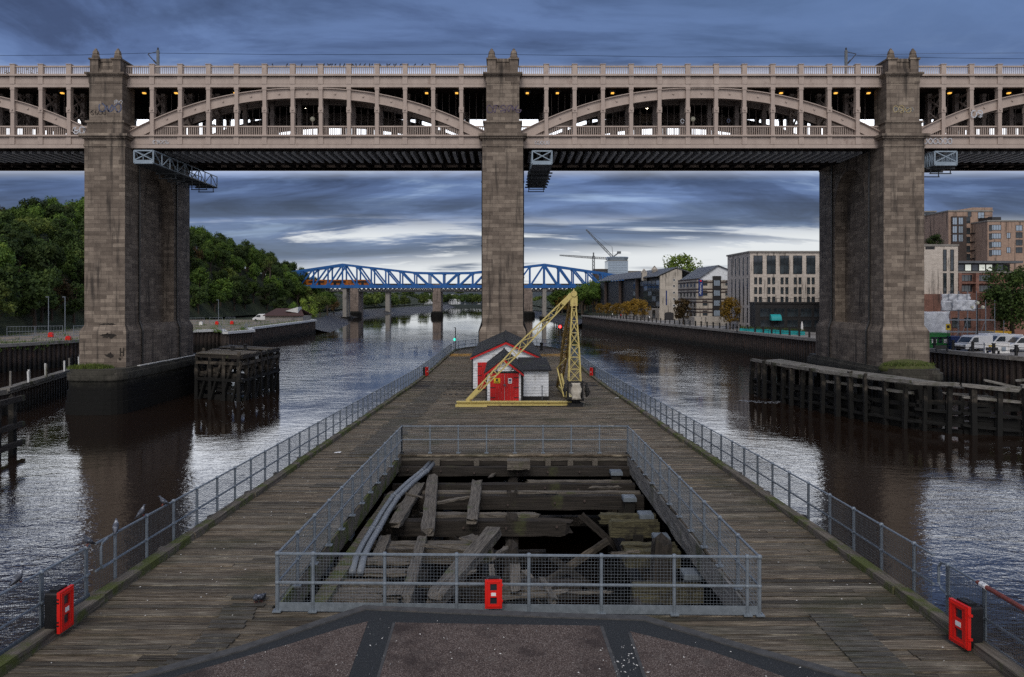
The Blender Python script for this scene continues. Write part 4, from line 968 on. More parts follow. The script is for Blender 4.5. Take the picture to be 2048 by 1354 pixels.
for i in range(len(edge)-1): b.slab([(*lo[i], ZP-.25), (*lo[i+1], ZP-.25), (*li[i+1], ZP-.25), (*li[i], ZP-.25)], (0,0,.275))
b.build('coping', 'coping', pf)
def panel(pxs): 
    b = MB(); b.prism([(lambda g: (g.x, g.y))(G(px, py, ZP)) for px, py in pxs], ZP-.1, ZP+.004); return b.build('aggregate_panel', 'aggregate', pf)
panel([(790,1245), (1000,1249), (1203,1252), (1238,1354), (1262,1425), (735,1425), (756,1354)])
panel([(736,1243), (697,1354), (670,1430), (100,1430), (407,1337), (580,1288), (690,1254)])
panel([(1260,1263), (1420,1302), (1569,1354), (1760,1425), (1315,1425), (1292,1354)])
def strip(p, q, wd):
    b = MB(); a, c = G(*p, ZP), G(*q, ZP); b.bar(a+Vector((0,0,.0)), c+Vector((0,0,.0)), wd, .016); return b
b = strip((788,1246), (736,1425), .045); b2 = strip((1203,1253), (1262,1425), .06); b3 = strip((1259,1266), (1313,1425), .05)
for o in (b, b2, b3): o.build('joint_strip', 'coping', pf)
b = MB(); rr = random.Random(3)
for _ in range(190):
    px, py = rr.uniform(300, 1700), rr.uniform(1222, 1354)
    if rr.random() < .22: px, py = rr.gauss(1245, 20), rr.uniform(1290, 1354)
    g = G(px, py, ZP+.012)
    k = rr.uniform(.004, .012); a = rr.random()*3.1; e = rr.uniform(1, 2.6); dx, dy = k*e*math.cos(a), k*e*math.sin(a)
    if not (-7 < g.x < 7 and g.y < 13.4-max(0, abs(g.x)-2.6)*.86): continue
    b.add([g+Vector((-dx-dy*.4, -dy+dx*.4, 0)), g+Vector((dx*.3, dy-dx*.6, 0)), g+Vector((dx, dy, 0)), g+Vector((-dx*.2, -dy*.2+dx*.5, 0)), g+Vector((0,0,.012))], [(0,1,4), (1,2,4), (2,3,4), (3,0,4)])
for _ in range(420):
    v = 9+rr.random()**1.6*30; u = rr.uniform(-8, 7.6)
    if PU0-.3 < u < PU1+.3 and v < PV1+.3 and v > PV0-.4: continue
    if abs(u) < 7 and v < 14.4: continue
    g = J((u, v, .012)); k = rr.uniform(.008, .022); b.add([g+Vector((-k,-k*.6,0)), g+Vector((k,-k*.3,0)), g+Vector((k*.5,k,0)), g+Vector((-k*.6,k*.5,0)), g+Vector((0,0,.008))], [(0,1,4), (1,2,4), (2,3,4), (3,0,4)])
tag(b.build('droppings', 'dropping'), 'white bird droppings and feathers scattered over platform and deck', 'droppings', kind='stuff')
# ---------------------------------------------------------------- white weatherboarded huts
def on_deck(px, py, w=0): q = JP(px, py, w); return q
def boards_face(b, x0, x1, y, z0, z1, top=None, n=0.19, out=-1):
    z = z0; rr = random.Random(int(x0*7))
    while z < z1-.01:
        zt = min(z+n, z1); b.add([(x0, y+out*.035, z), (x1, y+out*.035, z), (x1, y+out*.012, zt), (x0, y+out*.012, zt), (x0, y, z), (x1, y, z), (x1, y, zt), (x0, y, zt)], [(0,1,2,3), (0,4,5,1), (3,2,6,7), (0,3,7,4), (1,5,6,2)]); z = zt
def gable_hut(t, x0, x1, y0, y1, zb, ze, za, mats, ov=.16, barge=True):
    xm = (x0+x1)/2; b = MB()
    b.slab([(x0,y0,zb), (x1,y0,zb), (x1,y0,ze), (xm,y0,za), (x0,y0,ze)], (0, y1-y0, 0))
    boards_face(b, x0, x1, y0, zb+.12, ze)
    z = ze
    while z < za-.08:                             # boards narrowing into the gable
        f = (z-ze)/(za-ze); f2 = (z+.19-ze)/(za-ze); f2 = min(f2, 1)
        b.add([(x0+(xm-x0)*f, y0-.035, z), (x1+(xm-x1)*f, y0-.035, z), (x1+(xm-x1)*f2, y0-.012, ze+(za-ze)*f2), (x0+(xm-x0)*f2, y0-.012, ze+(za-ze)*f2)], [(0,1,2,3)]); z += .19
    b.build('wall', 'white_board', t)
    b = MB(); sl = (za-ze)/(xm-x0)
    for s in (-1, 1):
        xe = (x0-ov) if s < 0 else (x1+ov); ze2 = ze-sl*ov
        b.slab([(xm, y0-ov*1.2, za+.02), (xe, y0-ov*1.2, ze2+.02), (xe, y1+ov, ze2+.02), (xm, y1+ov, za+.02)], (0, 0, .075))
    rf = b.build('roof', 'felt', t)
    b = MB(); b.tube((xm, y0-ov*1.2, za+.10), (xm, y1+ov, za+.10), .07, 6); b.build('ridge', 'felt', rf)
    if barge:
        b = MB()
        for s in (-1, 1):
            xe = (x0-ov) if s < 0 else (x1+ov); b.slab([(xm, y0-ov*1.2-.03, za+.0), (xe, y0-ov*1.2-.03, ze-sl*ov+.0), (xe, y0-ov*1.2-.03, ze-sl*ov-.13), (xm, y0-ov*1.2-.03, za-.15)], (0, .028, 0))
        b.build('bargeboard', 'red', t)
    b = MB(); b.box((x0-.03, y0-.06, zb-.1), (x1+.03, y1+.03, zb+.13))
    for x in (x0-.01, x1+.01): b.box((x-.05, y0-.055, zb+.13), (x+.05, y0+.06, ze-.12))
    b.build('corner_trim', 'black_tar', t)
def red_door(t, x0, x1, y, z0, z1, leaves=2):
    for i in range(leaves):
        a = x0+(x1-x0)*i/leaves+.008; c = x0+(x1-x0)*(i+1)/leaves-.008; b = MB(); n = 5
        for k in range(n): b.box((a+(c-a)*k/n+.004, y-.075, z0), (a+(c-a)*(k+1)/n-.004, y-.02, z1))
        d = b.build('door', 'red', t); b = MB(); s = -1 if i == 0 else 1; xo = a if i == 0 else c
        for z in (z0+.28, z0+(z1-z0)*.5, z1-.28): b.box((min(xo, xo-s*.32), y-.09, z-.025), (max(xo, xo-s*.32), y-.0755, z+.025))
        b.build('hinge', 'black_tar', d)
u0, v0, _ = on_deck(945, 780); zb = deck_z(57.4); xs = .0144*57.4
h1 = thing('boarded_hut', 'large white boarded hut with dark gabled roof and red bargeboards', 'hut', (0, 57.4, zb))
gable_hut(h1, at(945,0,57.4).x, at(1079,0,57.4).x, 57.4, 74.6, zb, zb+2.5, zb+3.62, None)
red_door(h1, at(955,0,57.4).x, at(973,0,57.4).x+.1, 57.4, zb+.12, zb+2.1, 1)
zb2 = deck_z(49)
h2 = thing('boarded_hut', 'small white boarded hut with red double doors in front of the larger hut', 'hut', (0, 49, zb2))
X0, X1 = at(973,0,49).x, at(1043,0,49).x
gable_hut(h2, X0, X1, 49, 57.1, zb2, zb2+1.98, zb2+2.85, None)
DX0, DX1 = at(980,0,49).x, at(1038,0,49).x
red_door(h2, DX0, DX1, 49, zb2+.09, zb2+1.93)
b = MB(); b.box((DX0-.1, 48.9, zb2+1.94), (DX1+.1, 48.96, zb2+2.0)); b.box((X0, 48.88, zb2+2.02), (X1, 48.95, zb2+2.06))
b.box((DX0+.42, 48.9, zb2+2.06), (DX0+.46, 48.96, zb2+2.42)); b.box((DX1-.46, 48.9, zb2+2.06), (DX1-.42, 48.96, zb2+2.42)); b.build('gable_frame', 'black_tar', h2)
b = MB(); b.box((DX0, 48.86, zb2-.02), (DX1, 48.97, zb2+.07)); b.build('threshold', 'sign_white', h2)
def txt(parent, s, world, size, mat, name='lettering', rz=0, rot=None, align='CENTER'):
    cu = bpy.data.curves.new(name, 'FONT'); cu.body = s; cu.size = size; cu.align_x = align; cu.align_y = 'CENTER'; cu.extrude = .004
    o = bpy.data.objects.new(name, cu); COL.objects.link(o); cu.materials.append(M[mat]); o.parent = parent
    bpy.context.view_layer.update(); me = bpy.data.meshes.new_from_object(o.evaluated_get(bpy.context.evaluated_depsgraph_get())); bpy.data.objects.remove(o)
    o = bpy.data.objects.new(name, me); COL.objects.link(o); o.parent = parent
    o.location = Vector(world)-ORG.get(parent.name, Vector()); o.rotation_euler = rot or (R(90), 0, rz); return o
b = MB(); x = at(994,0,49).x; z = at(0,761,49).z; b.box((x-.20, 48.895, z-.16), (x+.20, 48.915, z+.16)); sg = b.build('warning_sign', 'sign_yellow', h2)
b = MB(); b.box((x-.07, 48.886, z-.02), (x+.07, 48.894, z+.12)); b.box((x-.15, 48.886, z-.12), (x+.15, 48.894, z-.10)); b.box((x-.15, 48.886, z-.08), (x+.15, 48.894, z-.055)); b.build('symbol', 'sign_black', sg)
b = MB(); x = at(1020,0,49).x; b.box((x-.12, 48.895, z-.18), (x+.12, 48.915, z+.16)); sg = b.build('notice', 'sign_white', h2)
b = MB(); b.box((x-.08, 48.888, z-.02), (x+.08, 48.894, z+.1)); b.box((x-.08, 48.888, z-.11), (x+.08, 48.894, z-.08)); b.build('symbol', 'banner_blue', sg)
b = MB(); x = at(1025.5,0,49).x; z = at(0,740.5,49).z; b.box((x-.14, 48.87, z-.06), (x+.14, 48.89, z+.06)); sg = b.build('number_plate', 'sign_black', h2)
b = MB(); b.box((x-.1, 48.862, z-.025), (x+.1, 48.869, z+.025)); b.build('plate_mark', 'sign_white', sg)
b = MB(); x = at(1008,0,49).x; z = at(0,768,49).z; b.box((x-.05, 48.88, z-.06), (x+.10, 48.92, z+.0)); b.tube((x+.1, 48.86, z-.02), (x+.1, 48.86, z-.14), .03, 6); b.build('padlock', 'steel_grey', h2)
zb3 = deck_z(50.8)
h3 = thing('boarded_lean_to', 'flat roofed white boarded annex at the right of the small hut', 'hut', (1.6, 50.8, zb3))
X0, X1 = at(1044,0,50.8).x, at(1097,0,50.8).x
b = MB(); b.box((X0, 50.8, zb3), (X1, 57.2, zb3+1.92)); boards_face(b, X0, X1, 50.8, zb3+.26, zb3+1.9); b.build('wall', 'white_board', h3)
b = MB(); b.box((X0-.05, 50.74, zb3-.1), (X1+.03, 57.2, zb3+.26)); b.box((X0+.0, 50.73, zb3+.26), (X0+.10, 50.8, zb3+1.9)); b.build('plinth', 'black_tar', h3)
b = MB(); b.slab([(X0-.15, 50.55, zb3+1.94), (X1+.2, 50.55, zb3+1.94), (X1+.2, 57.2, zb3+2.22), (X0-.15, 57.2, zb3+2.22)], (0, 0, .11)); b.build('roof', 'felt', h3)
b = MB(); p = J(JP(1080, 792, 0)); b.tube((p.x, 50.3, p.z), (p.x, 50.3, p.z+1.05), .03, 6); b.bar((p.x-.09, 50.3, p.z+1.05), (p.x+.09, 50.3, p.z+1.05), .05); tag(b.build('standpipe', 'steel_grey'), 'thin metal standpipe with a tee top before the white annex', 'standpipe')
# ---------------------------------------------------------------- yellow lattice derrick
def lattice(b, p, q, w0, w1, w2, n, r, tm=.5, xb=True):
    p, q = Vector(p), Vector(q); d = (q-p).normalized(); u = Vector((0,1,0)) if abs(d.y) < .7 else Vector((1,0,0))
    a = d.cross(u).normalized(); c = a.cross(d).normalized()
    def wd(t): return w0+(w1-w0)*t/tm if t < tm else w1+(w2-w1)*(t-tm)/(1-tm)
    def cor(t): k = wd(t)/2; o = p+(q-p)*t; return [o+a*k+c*k, o-a*k+c*k, o-a*k-c*k, o+a*k-c*k]
    ts = [0, tm, 1]
    for k in range(4):
        for t0, t1 in zip(ts, ts[1:]): b.bar(cor(t0)[k], cor(t1)[k], r*1.8)
    for i in range(n):
        t0, t1 = i/n, (i+1)/n; A, B = cor(t0), cor(t1)
        for k in range(4):
            k2 = (k+1) % 4
            if xb: b.bar(A[k], B[k2], r*.9); b.bar(A[k2], B[k], r*.9)
            else: b.bar(A[k], B[k2], r*1.1) if i % 2 else b.bar(A[k2], B[k], r*1.1)
            b.bar(A[k], A[k2], r*.9)
zc0 = deck_z(47.4)
dk = thing('derrick_crane', 'pale yellow lattice derrick crane standing on the jetty beside the huts', 'crane', (3.6, 47.4, zc0))
top = at(1146, 588, 47.4); mb_ = at(1149, 0, 47.4)
lf = at(934, 809, 47.4); lf.z = zc0+.3
b = MB(); lattice(b, (mb_.x, 47.4, zc0+1.55), top+Vector((.05,0,-.15)), .74, .60, .18, 7, .034, .35); b.build('mast', 'yellow', dk)
b = MB(); b.bar(top+Vector((-.12,0,-.1)), top+Vector((-.12,0,-.75)), .1, .22); b.bar(top+Vector((.22,0,-.1)), top+Vector((.22,0,-.75)), .1, .22); b.bar(top+Vector((.05,-.1,-.75)), top+Vector((.05,-.1,-.05)), .28, .06, (0,1,0)); b.path([top+Vector((.05,-.2,.02)), top+Vector((.05,.2,.02))], .19, 10); b.tube(top+Vector((.05,0,.0)), top+Vector((.05,0,.32)), .07, 8, .04); b.build('mast_head', 'yellow', dk)
b = MB(); lattice(b, lf, top+Vector((-.1,0,-.05)), .20, .46, .22, 11, .034, .5, False)
d_ = (lf-top).normalized()
for s in (-.12, .12): b.bar(top+Vector((-.1,s,0)), top+d_*.9+Vector((0,s*1.6,0)), .05, .26); b.bar(lf+Vector((0,s,0)), lf-d_*1.0+Vector((0,s*1.4,0)), .05, .2)
b.build('stay', 'yellow', dk)
bk_ = J((3.25, 57.3, .25)); b = MB(); lattice(b, bk_, top+Vector((0,.12,-.05)), .22, .46, .22, 15, .042, .5, False)
for s in (-.2, .2): b.bar(bk_+Vector((s,0,0)), top+Vector((s*.5,.1,-.1)), .10, .10)
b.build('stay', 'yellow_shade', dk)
b = MB(); a0 = at(913,0,47.4).x; b.box((a0, 47.22, zc0+.06), (mb_.x, 47.58, zc0+.12)); b.box((a0, 47.22, zc0+.26), (mb_.x, 47.58, zc0+.32)); b.box((a0+.02, 47.36, zc0+.12), (mb_.x-.02, 47.44, zc0+.26)); b.box((a0-.05, 47.1, zc0+.0), (a0+1.9, 47.2, zc0+.14)); b.build('sill_beam', 'yellow', dk)
b = MB(); b.bar((mb_.x, 47.6, zc0+.25), bk_, .28, .24); b.build('sill_beam', 'yellow', dk)
b = MB(); b.box((a0-.08, 47.18, zc0-.02), (a0+1.8, 47.62, zc0+.055)); b.box((mb_.x-.5, 46.9, zc0), (mb_.x+.5, 47.9, zc0+.10)); b.lathe([(.52,.1),(.52,.22),(.30,.28),(.30,.5)], (mb_.x+.05, 47.4, zc0), 12); b.box((mb_.x-.45, 47.0, zc0+.38), (mb_.x+.55, 47.8, zc0+.52)); b.build('base_plate', 'black_tar', dk)
b = MB()
for x in (mb_.x-.42, mb_.x+.46): b.box((x-.04, 46.9, zc0+.5), (x+.04, 47.7, zc0+1.6))
b.box((mb_.x-.5, 46.86, zc0+1.5), (mb_.x+.55, 46.94, zc0+1.6)); b.box((mb_.x-.5, 46.86, zc0+.5), (mb_.x+.55, 46.94, zc0+.58)); b.build('winch_frame', 'black_tar', dk)
for (dx, dz, r) in ((.72, 1.05, .42), (-.62, 1.05, .34), (.82, .95, .22)):
    b = MB(); cx = mb_.x+dx; b.path([(cx-.05, 47.1, zc0+dz), (cx+.05, 47.1, zc0+dz)], r, 18); b.path([(cx-.13, 47.1, zc0+dz), (cx+.13, 47.1, zc0+dz)], r*.3, 10)
    for k in range(20): a = 2*math.pi*k/20; b.cbox((cx, 47.1+r*math.cos(a), zc0+dz+r*math.sin(a)), (.09, .06, .06))
    b.build('gear_wheel', 'black_tar', dk)
b = MB(); vs = []; fs = []; rr = random.Random(9)
for i in range(9):
    for j in range(9):
        s, t = i/8, j/8; vs.append((mb_.x-.26+.6*s+.05*math.sin(t*9+s*4), 46.78-.10*math.sin(math.pi*s)-.12*t+.06*noise.noise(Vector((s*4, t*4, 1))), zc0+1.52-1.0*t))
for i in range(8):
    for j in range(8): a = i*9+j; fs.append((a, a+1, a+10, a+9))
b.add(vs, fs); o = b.build('tarpaulin', 'tarp', smooth=True); sm = o.modifiers.new('s', 'SOLIDIFY'); sm.thickness = .02; tag(o, 'crumpled cream tarpaulin draped over the winch of the yellow derrick', 'tarpaulin')
b = MB(); b.tube((mb_.x+.05, 47.1, zc0+.75), (mb_.x+.05, 47.7, zc0+.75), .2, 12); b.bar((mb_.x-.45, 47.9, zc0+.5), (mb_.x-.75, 48.5, zc0+1.9), .1); b.bar((mb_.x-.5, 47.9, zc0+2.9), (mb_.x-.95, 49.3, zc0+2.2), .06); b.bar((mb_.x-.95, 49.3, zc0+2.2), (mb_.x-.62, 47.9, zc0+.5), .07); b.build('drum', 'yellow', dk)
# lamp posts and bollard at the jetty tip
def navlight(px, lab, mat, h, lampz, arm):
    p = at(px, 0, 104.5); z0 = deck_z(104.5); t = thing('signal_post', lab, 'lamp post', (p.x, 104.5, z0)); b = MB()
    b.tube((p.x, 104.5, z0), (p.x, 104.5, z0+h), .085, 8, .07); b.bar((p.x, 104.5, z0+h), (p.x+arm, 104.5, z0+h), .08); b.lathe([(.2,0),(.2,.1),(.1,.16)], (p.x, 104.5, z0), 8); b.build('post', 'steel_grey', t)
    b = MB(); b.lathe([(.10,0),(.15,.08),(.15,.26),(.06,.36)], (p.x+arm*.5, 104.5, z0+lampz), 10); b.build('lamp', mat, t)
navlight(911, 'grey signal post with a green lamp at the left of the jetty tip', 'lamp_green', 3.0, 1.2, -.25); navlight(1120, 'grey signal post with a glowing red lamp at the right of the jetty tip', 'lamp_red', 2.9, 2.95, 0)
b = MB(); p = at(1083, 0, 103); z = deck_z(103); b.lathe([(.24,0),(.24,.1),(.17,.14),(.17,.75),(.25,.82),(.25,.98),(.1,1.05)], (p.x, 103, z), 12); tag(b.build('mooring_bollard', 'black_tar'), 'short black mooring bollard near the jetty tip right of the pier', 'bollard')
b = MB()
for (px, py) in ((675,905), (1233, 796)): p = J(JP(px, py, .01)); b = MB(); b.quad(p+Vector((-.14,-.08,.0)), p+Vector((.13,-.1,.01)), p+Vector((.15,.1,.02)), p+Vector((-.12,.12,0))); o = b.build('paper_scrap', 'sign_white'); tag(o, 'white paper scrap on the left walkway of the jetty' if px < 700 else 'white paper scrap near the right railing of the jetty', 'litter')
# ---------------------------------------------------------------- pigeons
def bird(L, mat):
    b = MB(); prof = [(-.52,.06,.03,.008), (-.40,.085,.06,.018), (-.24,.12,.11,.055), (-.05,.15,.15,.12), (.12,.17,.155,.14), (.26,.22,.12,.115), (.34,.30,.075,.075), (.38,.36,.065,.068), (.44,.385,.06,.06), (.50,.375,.03,.028), (.53,.365,.012,.012), (.58,.35,.004,.004)]
    vs, fs = [], []; K = 10
    for x, z, ry, rz in prof:
        for k in range(K): a = 2*math.pi*k/K; vs.append((x*L, math.cos(a)*ry*1.2*L, (z+math.sin(a)*rz*1.2+.19)*L))
    for i in range(len(prof)-1):
        for k in range(K): k2 = (k+1) % K; fs.append((i*K+k, i*K+k2, (i+1)*K+k2, (i+1)*K+k))
    b.add(vs, fs); return b
def pigeon(p, rz, label, wings=True, tilt=0):
    t = thing('pigeon', label, 'pigeon', (0,0,0), 'pigeons on the railing and deck'); L = .33
    bird(L, '').build('body', 'pigeon', t, True)
    b = MB()
    for s in (-1, 1): b.add([(-.5*L, s*.05*L, .30*L), (-.1*L, s*.165*L, .36*L), (.15*L, s*.17*L, .33*L), (.2*L, s*.15*L, .25*L), (-.05*L, s*.175*L, .20*L), (-.3*L, s*.13*L, .2*L)], [(0,1,4,5), (1,2,3,4)])
    b.build('wing', 'bird_dark', t)
    b = MB()
    for s in (-1, 1): b.tube((.02*L, s*.06*L, 0), (0, s*.06*L, .2*L), .012*L*2, 5); b.bar((-.04*L, s*.06*L, .01), (.09*L, s*.06*L, .01), .02*L)
    b.build('leg', 'rust_red', t); t.location = p; t.rotation_euler = (0, R(-tilt), R(rz)); return t
def rail_at(px, h=1.13):                           # a point on the near left railings at this image column
    best = min((abs((J((-8.43, v/20, 0)).x)/(J((-8.43, v/20, 0)).y)-(px-VX)/F), v/20) for v in range(150, 560)); return J((-8.43, best[1], h))
pigeon(rail_at(43), 60, 'pale grey pigeon on the near left railing above the red cabinet', tilt=30); pigeon(rail_at(172), -120, 'dark pigeon at the end of the near left railing section', tilt=25); pigeon(rail_at(231), 110, 'upright pigeon on the left railing, second nearest post after the gap', tilt=28)
pigeon(rail_at(288), 40, 'grey pigeon with head down on the left railing above a post', tilt=35); pigeon(rail_at(325), -150, 'dark pigeon half hidden behind the left railing farthest from view', tilt=25)
p = J(JP(512, 1205, 0)); pigeon(p, -70, 'grey and white pigeon pecking on the deck left of the pit', tilt=-12); p = J(JP(523, 1203, 0)); pigeon(p, -110, 'second pigeon pecking on the deck, nearest the pit railing', tilt=-12)
# birds lined up on the bridge parapet
rr = random.Random(17); proto = None; X = at(545, 0, 82.4).x; XE = at(872, 0, 82.4).x
while X < XE:
    if proto is None:
        proto = bird(.42, '').build('perched_bird', 'bird_dark', None, True); tag(proto, 'small dark bird perched in the row on the upper bridge parapet', 'bird', 'birds in a row on the bridge parapet'); o = proto
    else: o = proto.copy(); COL.objects.link(o)
    o.location = (X, 82.38, 36.84); o.rotation_euler = (0, R(rr.uniform(-40, -10)), R(rr.choice((0, 180, 90, 60))+rr.uniform(-20, 20))); X += rr.choice((.25, .35, .5, .8)) if X > at(610,0,82.4).x else 1.6
# ---------------------------------------------------------------- timber staging, dolphin and fenders in the river
st = thing('timber_staging', 'rotten grey timber staging ringing the foot of the right pier', 'staging', (32, 80, 0))
ringp = [(30.3,94), (31.2,86), (32.6,79), (34.6,73), (36.6,68.6), (39.5,66.2), (44,65.2), (50,65.5), (57,67.5), (64,71)]
def walk(line, step):
    out = []; acc = 0
    for (x0,y0),(x1,y1) in zip(line, line[1:]):
        L = math.hypot(x1-x0, y1-y0); s = acc
        while s < L: out.append((x0+(x1-x0)*s/L, y0+(y1-y0)*s/L)); s += step
        acc = s-L
    return out
def free_beam(P, Q, w_, h_, seed, mat, parent, name, rag=(0,0)):
    P, Q = Vector(P), Vector(Q); o = timber((Q-P).length, w_, h_, seed, rag, n=8).build(name, mat); place(o, P, Q); o.location -= ORG[parent.name]; o.parent = parent; return o
rr = random.Random(23)
for i, (x, y) in enumerate(walk(ringp, 1.95)):
    x += rr.uniform(-.25, .25); y += rr.uniform(-.3, .3); wd_ = rr.uniform(.30, .50); o = free_beam((x+rr.uniform(-.2,.2), y, -3), (x+rr.uniform(-.12,.12), y, 4.15+rr.uniform(-.25,.7)), wd_, wd_, 300+i, 'timber_pile', st, 'pile', (0, 1))
for i, (x, y) in enumerate(walk([(a+1.5, b_+1.6) for a, b_ in ringp], 2.6)):
    o = free_beam((x, y, -3), (x, y, 4.0+rr.uniform(-.8,.3)), .34, .34, 340+i, 'timber_pile', st, 'pile', (0, 1))
for i, ((x0,y0),(x1,y1)) in enumerate(zip(ringp, ringp[1:])):
    for k, z in enumerate((-1.2, -.75, -.3, .1, .5, .9, 1.3, 1.7, 2.15, 2.6)):
        if rr.random() < .04+.04*k: continue
        L_ = rr.uniform(-.15, .15); free_beam((x0+.55, y0+.5, z+L_*1.2), (x1+.55, y1+.5, z-L_*1.2), .12, .38, 900+i*10+k, 'timber_pile', st, 'board', (.5, .5))
for i, (x, y) in enumerate(walk([(a+2.6, b_+3.0) for a, b_ in ringp], 2.1)):
    free_beam((x, y, -3), (x+rr.uniform(-.1,.1), y, 3.9+rr.uniform(-.9,.2)), .36, .36, 1000+i, 'timber_pile', st, 'pile', (0, 1))
for z, off, gaps in ((4.30, -.05, (5,)), (3.25, .3, (0, 1, 4)), (1.9, .25, (3, 7)), (.75, .25, (6,))):
    for i, ((x0,y0),(x1,y1)) in enumerate(zip(ringp, ringp[1:])):
        if i in gaps and z != 4.30: continue
        free_beam((x0+off, y0+off, z+rr.uniform(-.06,.06)), (x1+off, y1+off, z+rr.uniform(-.1,.1)-(.25 if i == 5 else 0)), .34, .32 if z > 4 else .24, 380+i+int(z*10), 'timber_grey' if z > 3 else 'timber_pile', st, 'waling', (.4, .6))
b = MB(); vs = []
for (x0,y0),(x1,y1) in zip(ringp[:6], ringp[1:6]):
    b.slab([(x0+.3, y0, 4.02), (x1+.3, y1, 4.02), (min(x1+4.5, 40.0), y1+2.5, 4.02), (min(x0+4.5, 40.0), y0+2.5, 4.02)], (0, 0, .1))
b.build('staging_deck', 'timber_grey', st)
for i, (p, q) in enumerate((((41.6,66.4,4.75), (46.5,65.6,3.6)), ((46,69,4.4), (55,72,4.6)), ((44,68,3.9), (52,69.5,3.7)), ((48,70,4.75), (56.5,75.5,4.7)), ((50,66.4,3.6), (57,68.6,3.5)), ((38.5,67.4,3.5), (43,66.2,3.2)))):
    o = timber((Vector(q)-Vector(p)).length, .26, .2, 440+i, (1,1), 8).build('loose_timber', 'timber_grey'); place(o, p, q)
    tag(o, ['pale spar fallen slantwise across the front of the staging at the right pier', 'long grey beam lying flat on the staging right of the pier', 'sagging lower beam inside the staging right of the pier', 'farthest long beam on the staging before the right quay wall', 'low horizontal beam at the right end of the staging', 'low broken rail under the front corner of the staging'][i], 'timber', 'fallen timbers on the staging')
b = MB(); rf = random.Random(2)
for k in range(260):
    t = rf.random(); a = math.pi*(.15+1.25*t); rr_ = 1.6+rf.gauss(0, .22)+1.2*t; x = 30.2-1.9*math.cos(a)*rr_*.8-.6; y = 89.5-rr_*1.5*math.sin(a)+rf.gauss(0, .3); s_ = rf.uniform(.04, .13)
    q = [(x+s_*rf.uniform(.8,2.4)*math.cos(i*1.05), y+s_*rf.uniform(.5,1.0)*math.sin(i*1.05), .012) for i in range(6)]; b.quad(*q)
for k in range(120): x, y = rf.uniform(31, 37), rf.uniform(88, 93); s_ = rf.uniform(.04, .14); b.quad(*[(x+s_*2.2*math.cos(i*1.05), y+s_*.7*math.sin(i*1.05), .012) for i in range(6)])
tag(b.build('foam', 'foam'), 'pale foam swirling round the left corner of the right staging', 'foam', kind='stuff')
b = MB(); x, y = 46.6, 66.2
for s in (0, .45): b.bar((x+s, y, -1), (x+s, y, 3.6), .05)
for k in range(14): b.bar((x, y, -.8+k*.32), (x+.45, y, -.8+k*.32), .035)
tag(b.build('ladder', 'rust_red'), 'rusty ladder fixed inside the staging at the right pier', 'ladder')
dol = thing('timber_dolphin', 'dark broken timber dolphin standing in the river beside the left pier', 'dolphin', (-33, 95, 0))
Q = [(-36.3,89.8), (-30,86.8), (-29.6,100.2), (-38.2,106)]
per = Q+[Q[0]]
for i, (x, y) in enumerate(walk(per, 2.2)): free_beam((x, y, -3), (x+rr.uniform(-.1,.1), y, 5.1+rr.choice((0,0,.2,.7))), .38, .38, 500+i, 'timber_pile', dol, 'pile', (0, 1))
for i, (p, q) in enumerate(zip(per, per[1:])):
    for z in (5.05, 4.3, 2.4): free_beam((*p, z), (*q, z), .34, .34, 540+i*7+int(z), 'timber_dark' if z > 4.5 else 'timber_pile', dol, 'waling', (.5,.5))
    for k in range(4):
        t = (k+.2)/4; a = Vector((p[0]+(q[0]-p[0])*t, p[1]+(q[1]-p[1])*t, -.5)); c = Vector((p[0]+(q[0]-p[0])*min(1, t+.28), p[1]+(q[1]-p[1])*min(1, t+.28), 4.6)); free_beam(a, c, .26, .26, 580+i*9+k, 'timber_pile', dol, 'brace')
for i, (p, q) in enumerate(zip(per, per[1:])):
    for k, z in enumerate((-.6, -.2, .2, .6, 1.0, 1.5, 2.0, 2.5, 3.0, 3.5, 3.9)):
        if rr.random() < .10: continue
        t0, t1 = rr.choice(((0, 1), (0, .8), (.15, 1), (.3, .9))); a = Vector((*p, z+rr.uniform(-.5,.5))).lerp(Vector((*q, z+rr.uniform(-.5,.5))), t0); c = Vector((*p, z)).lerp(Vector((*q, z)), t1); m_ = Vector((-33.4, 95.6, 0)); a.xy += (m_.xy-a.xy)*.06; c.xy += (m_.xy-c.xy)*.06
        free_beam(a, c, .14, .36, 1100+i*10+k, 'timber_pile', dol, 'board', (.6, .6))
b = MB()
for k in range(17):
    if k in (4, 9, 10): continue
    t0, t1 = k/17, (k+.82)/17; f = lambda t, a, c: (a[0]+(c[0]-a[0])*t, a[1]+(c[1]-a[1])*t)
    a, c, d, e = f(t0, Q[0], Q[3]), f(t1, Q[0], Q[3]), f(t1, Q[1], Q[2]), f(t0, Q[1], Q[2]); zz = rr.uniform(5.2, 5.3); b.slab([(*a, zz), (*c, zz), (*d, zz+rr.uniform(-.08,.08)), (*e, zz)], (0,0,.1))
b.build('decking', 'timber', dol)
b = MB(); b.tube((-33.5,94,5.2), (-33.5,94,5.9), .25, 8); b.lathe([(.3,0),(.2,.15),(.2,.5),(.32,.6),(.2,.75)], (-33,97,5.25), 8); b.build('bollard', 'black_tar', dol)
ol = thing('timber_dolphin', 'dark timber dolphin cut by the left edge of the view', 'dolphin', (-38, 57, 0))
for i, (x, y) in enumerate([(-37.0,55.6), (-37.4,58), (-39,55.8), (-39.4,58.4), (-41.5,56)]): free_beam((x, y, -3), (x, y, 4.6), .42, .42, 620+i, 'timber_pile', ol, 'pile', (0, 1))
for z in (4.2, 2.2, .8): free_beam((-36.8,55.4,z), (-42.5,55.6,z), .32, .4, 640+int(z), 'timber_dark', ol, 'waling'); free_beam((-36.8,55.4,z), (-37.2,59,z), .32, .4, 650+int(z), 'timber_dark', ol, 'waling')
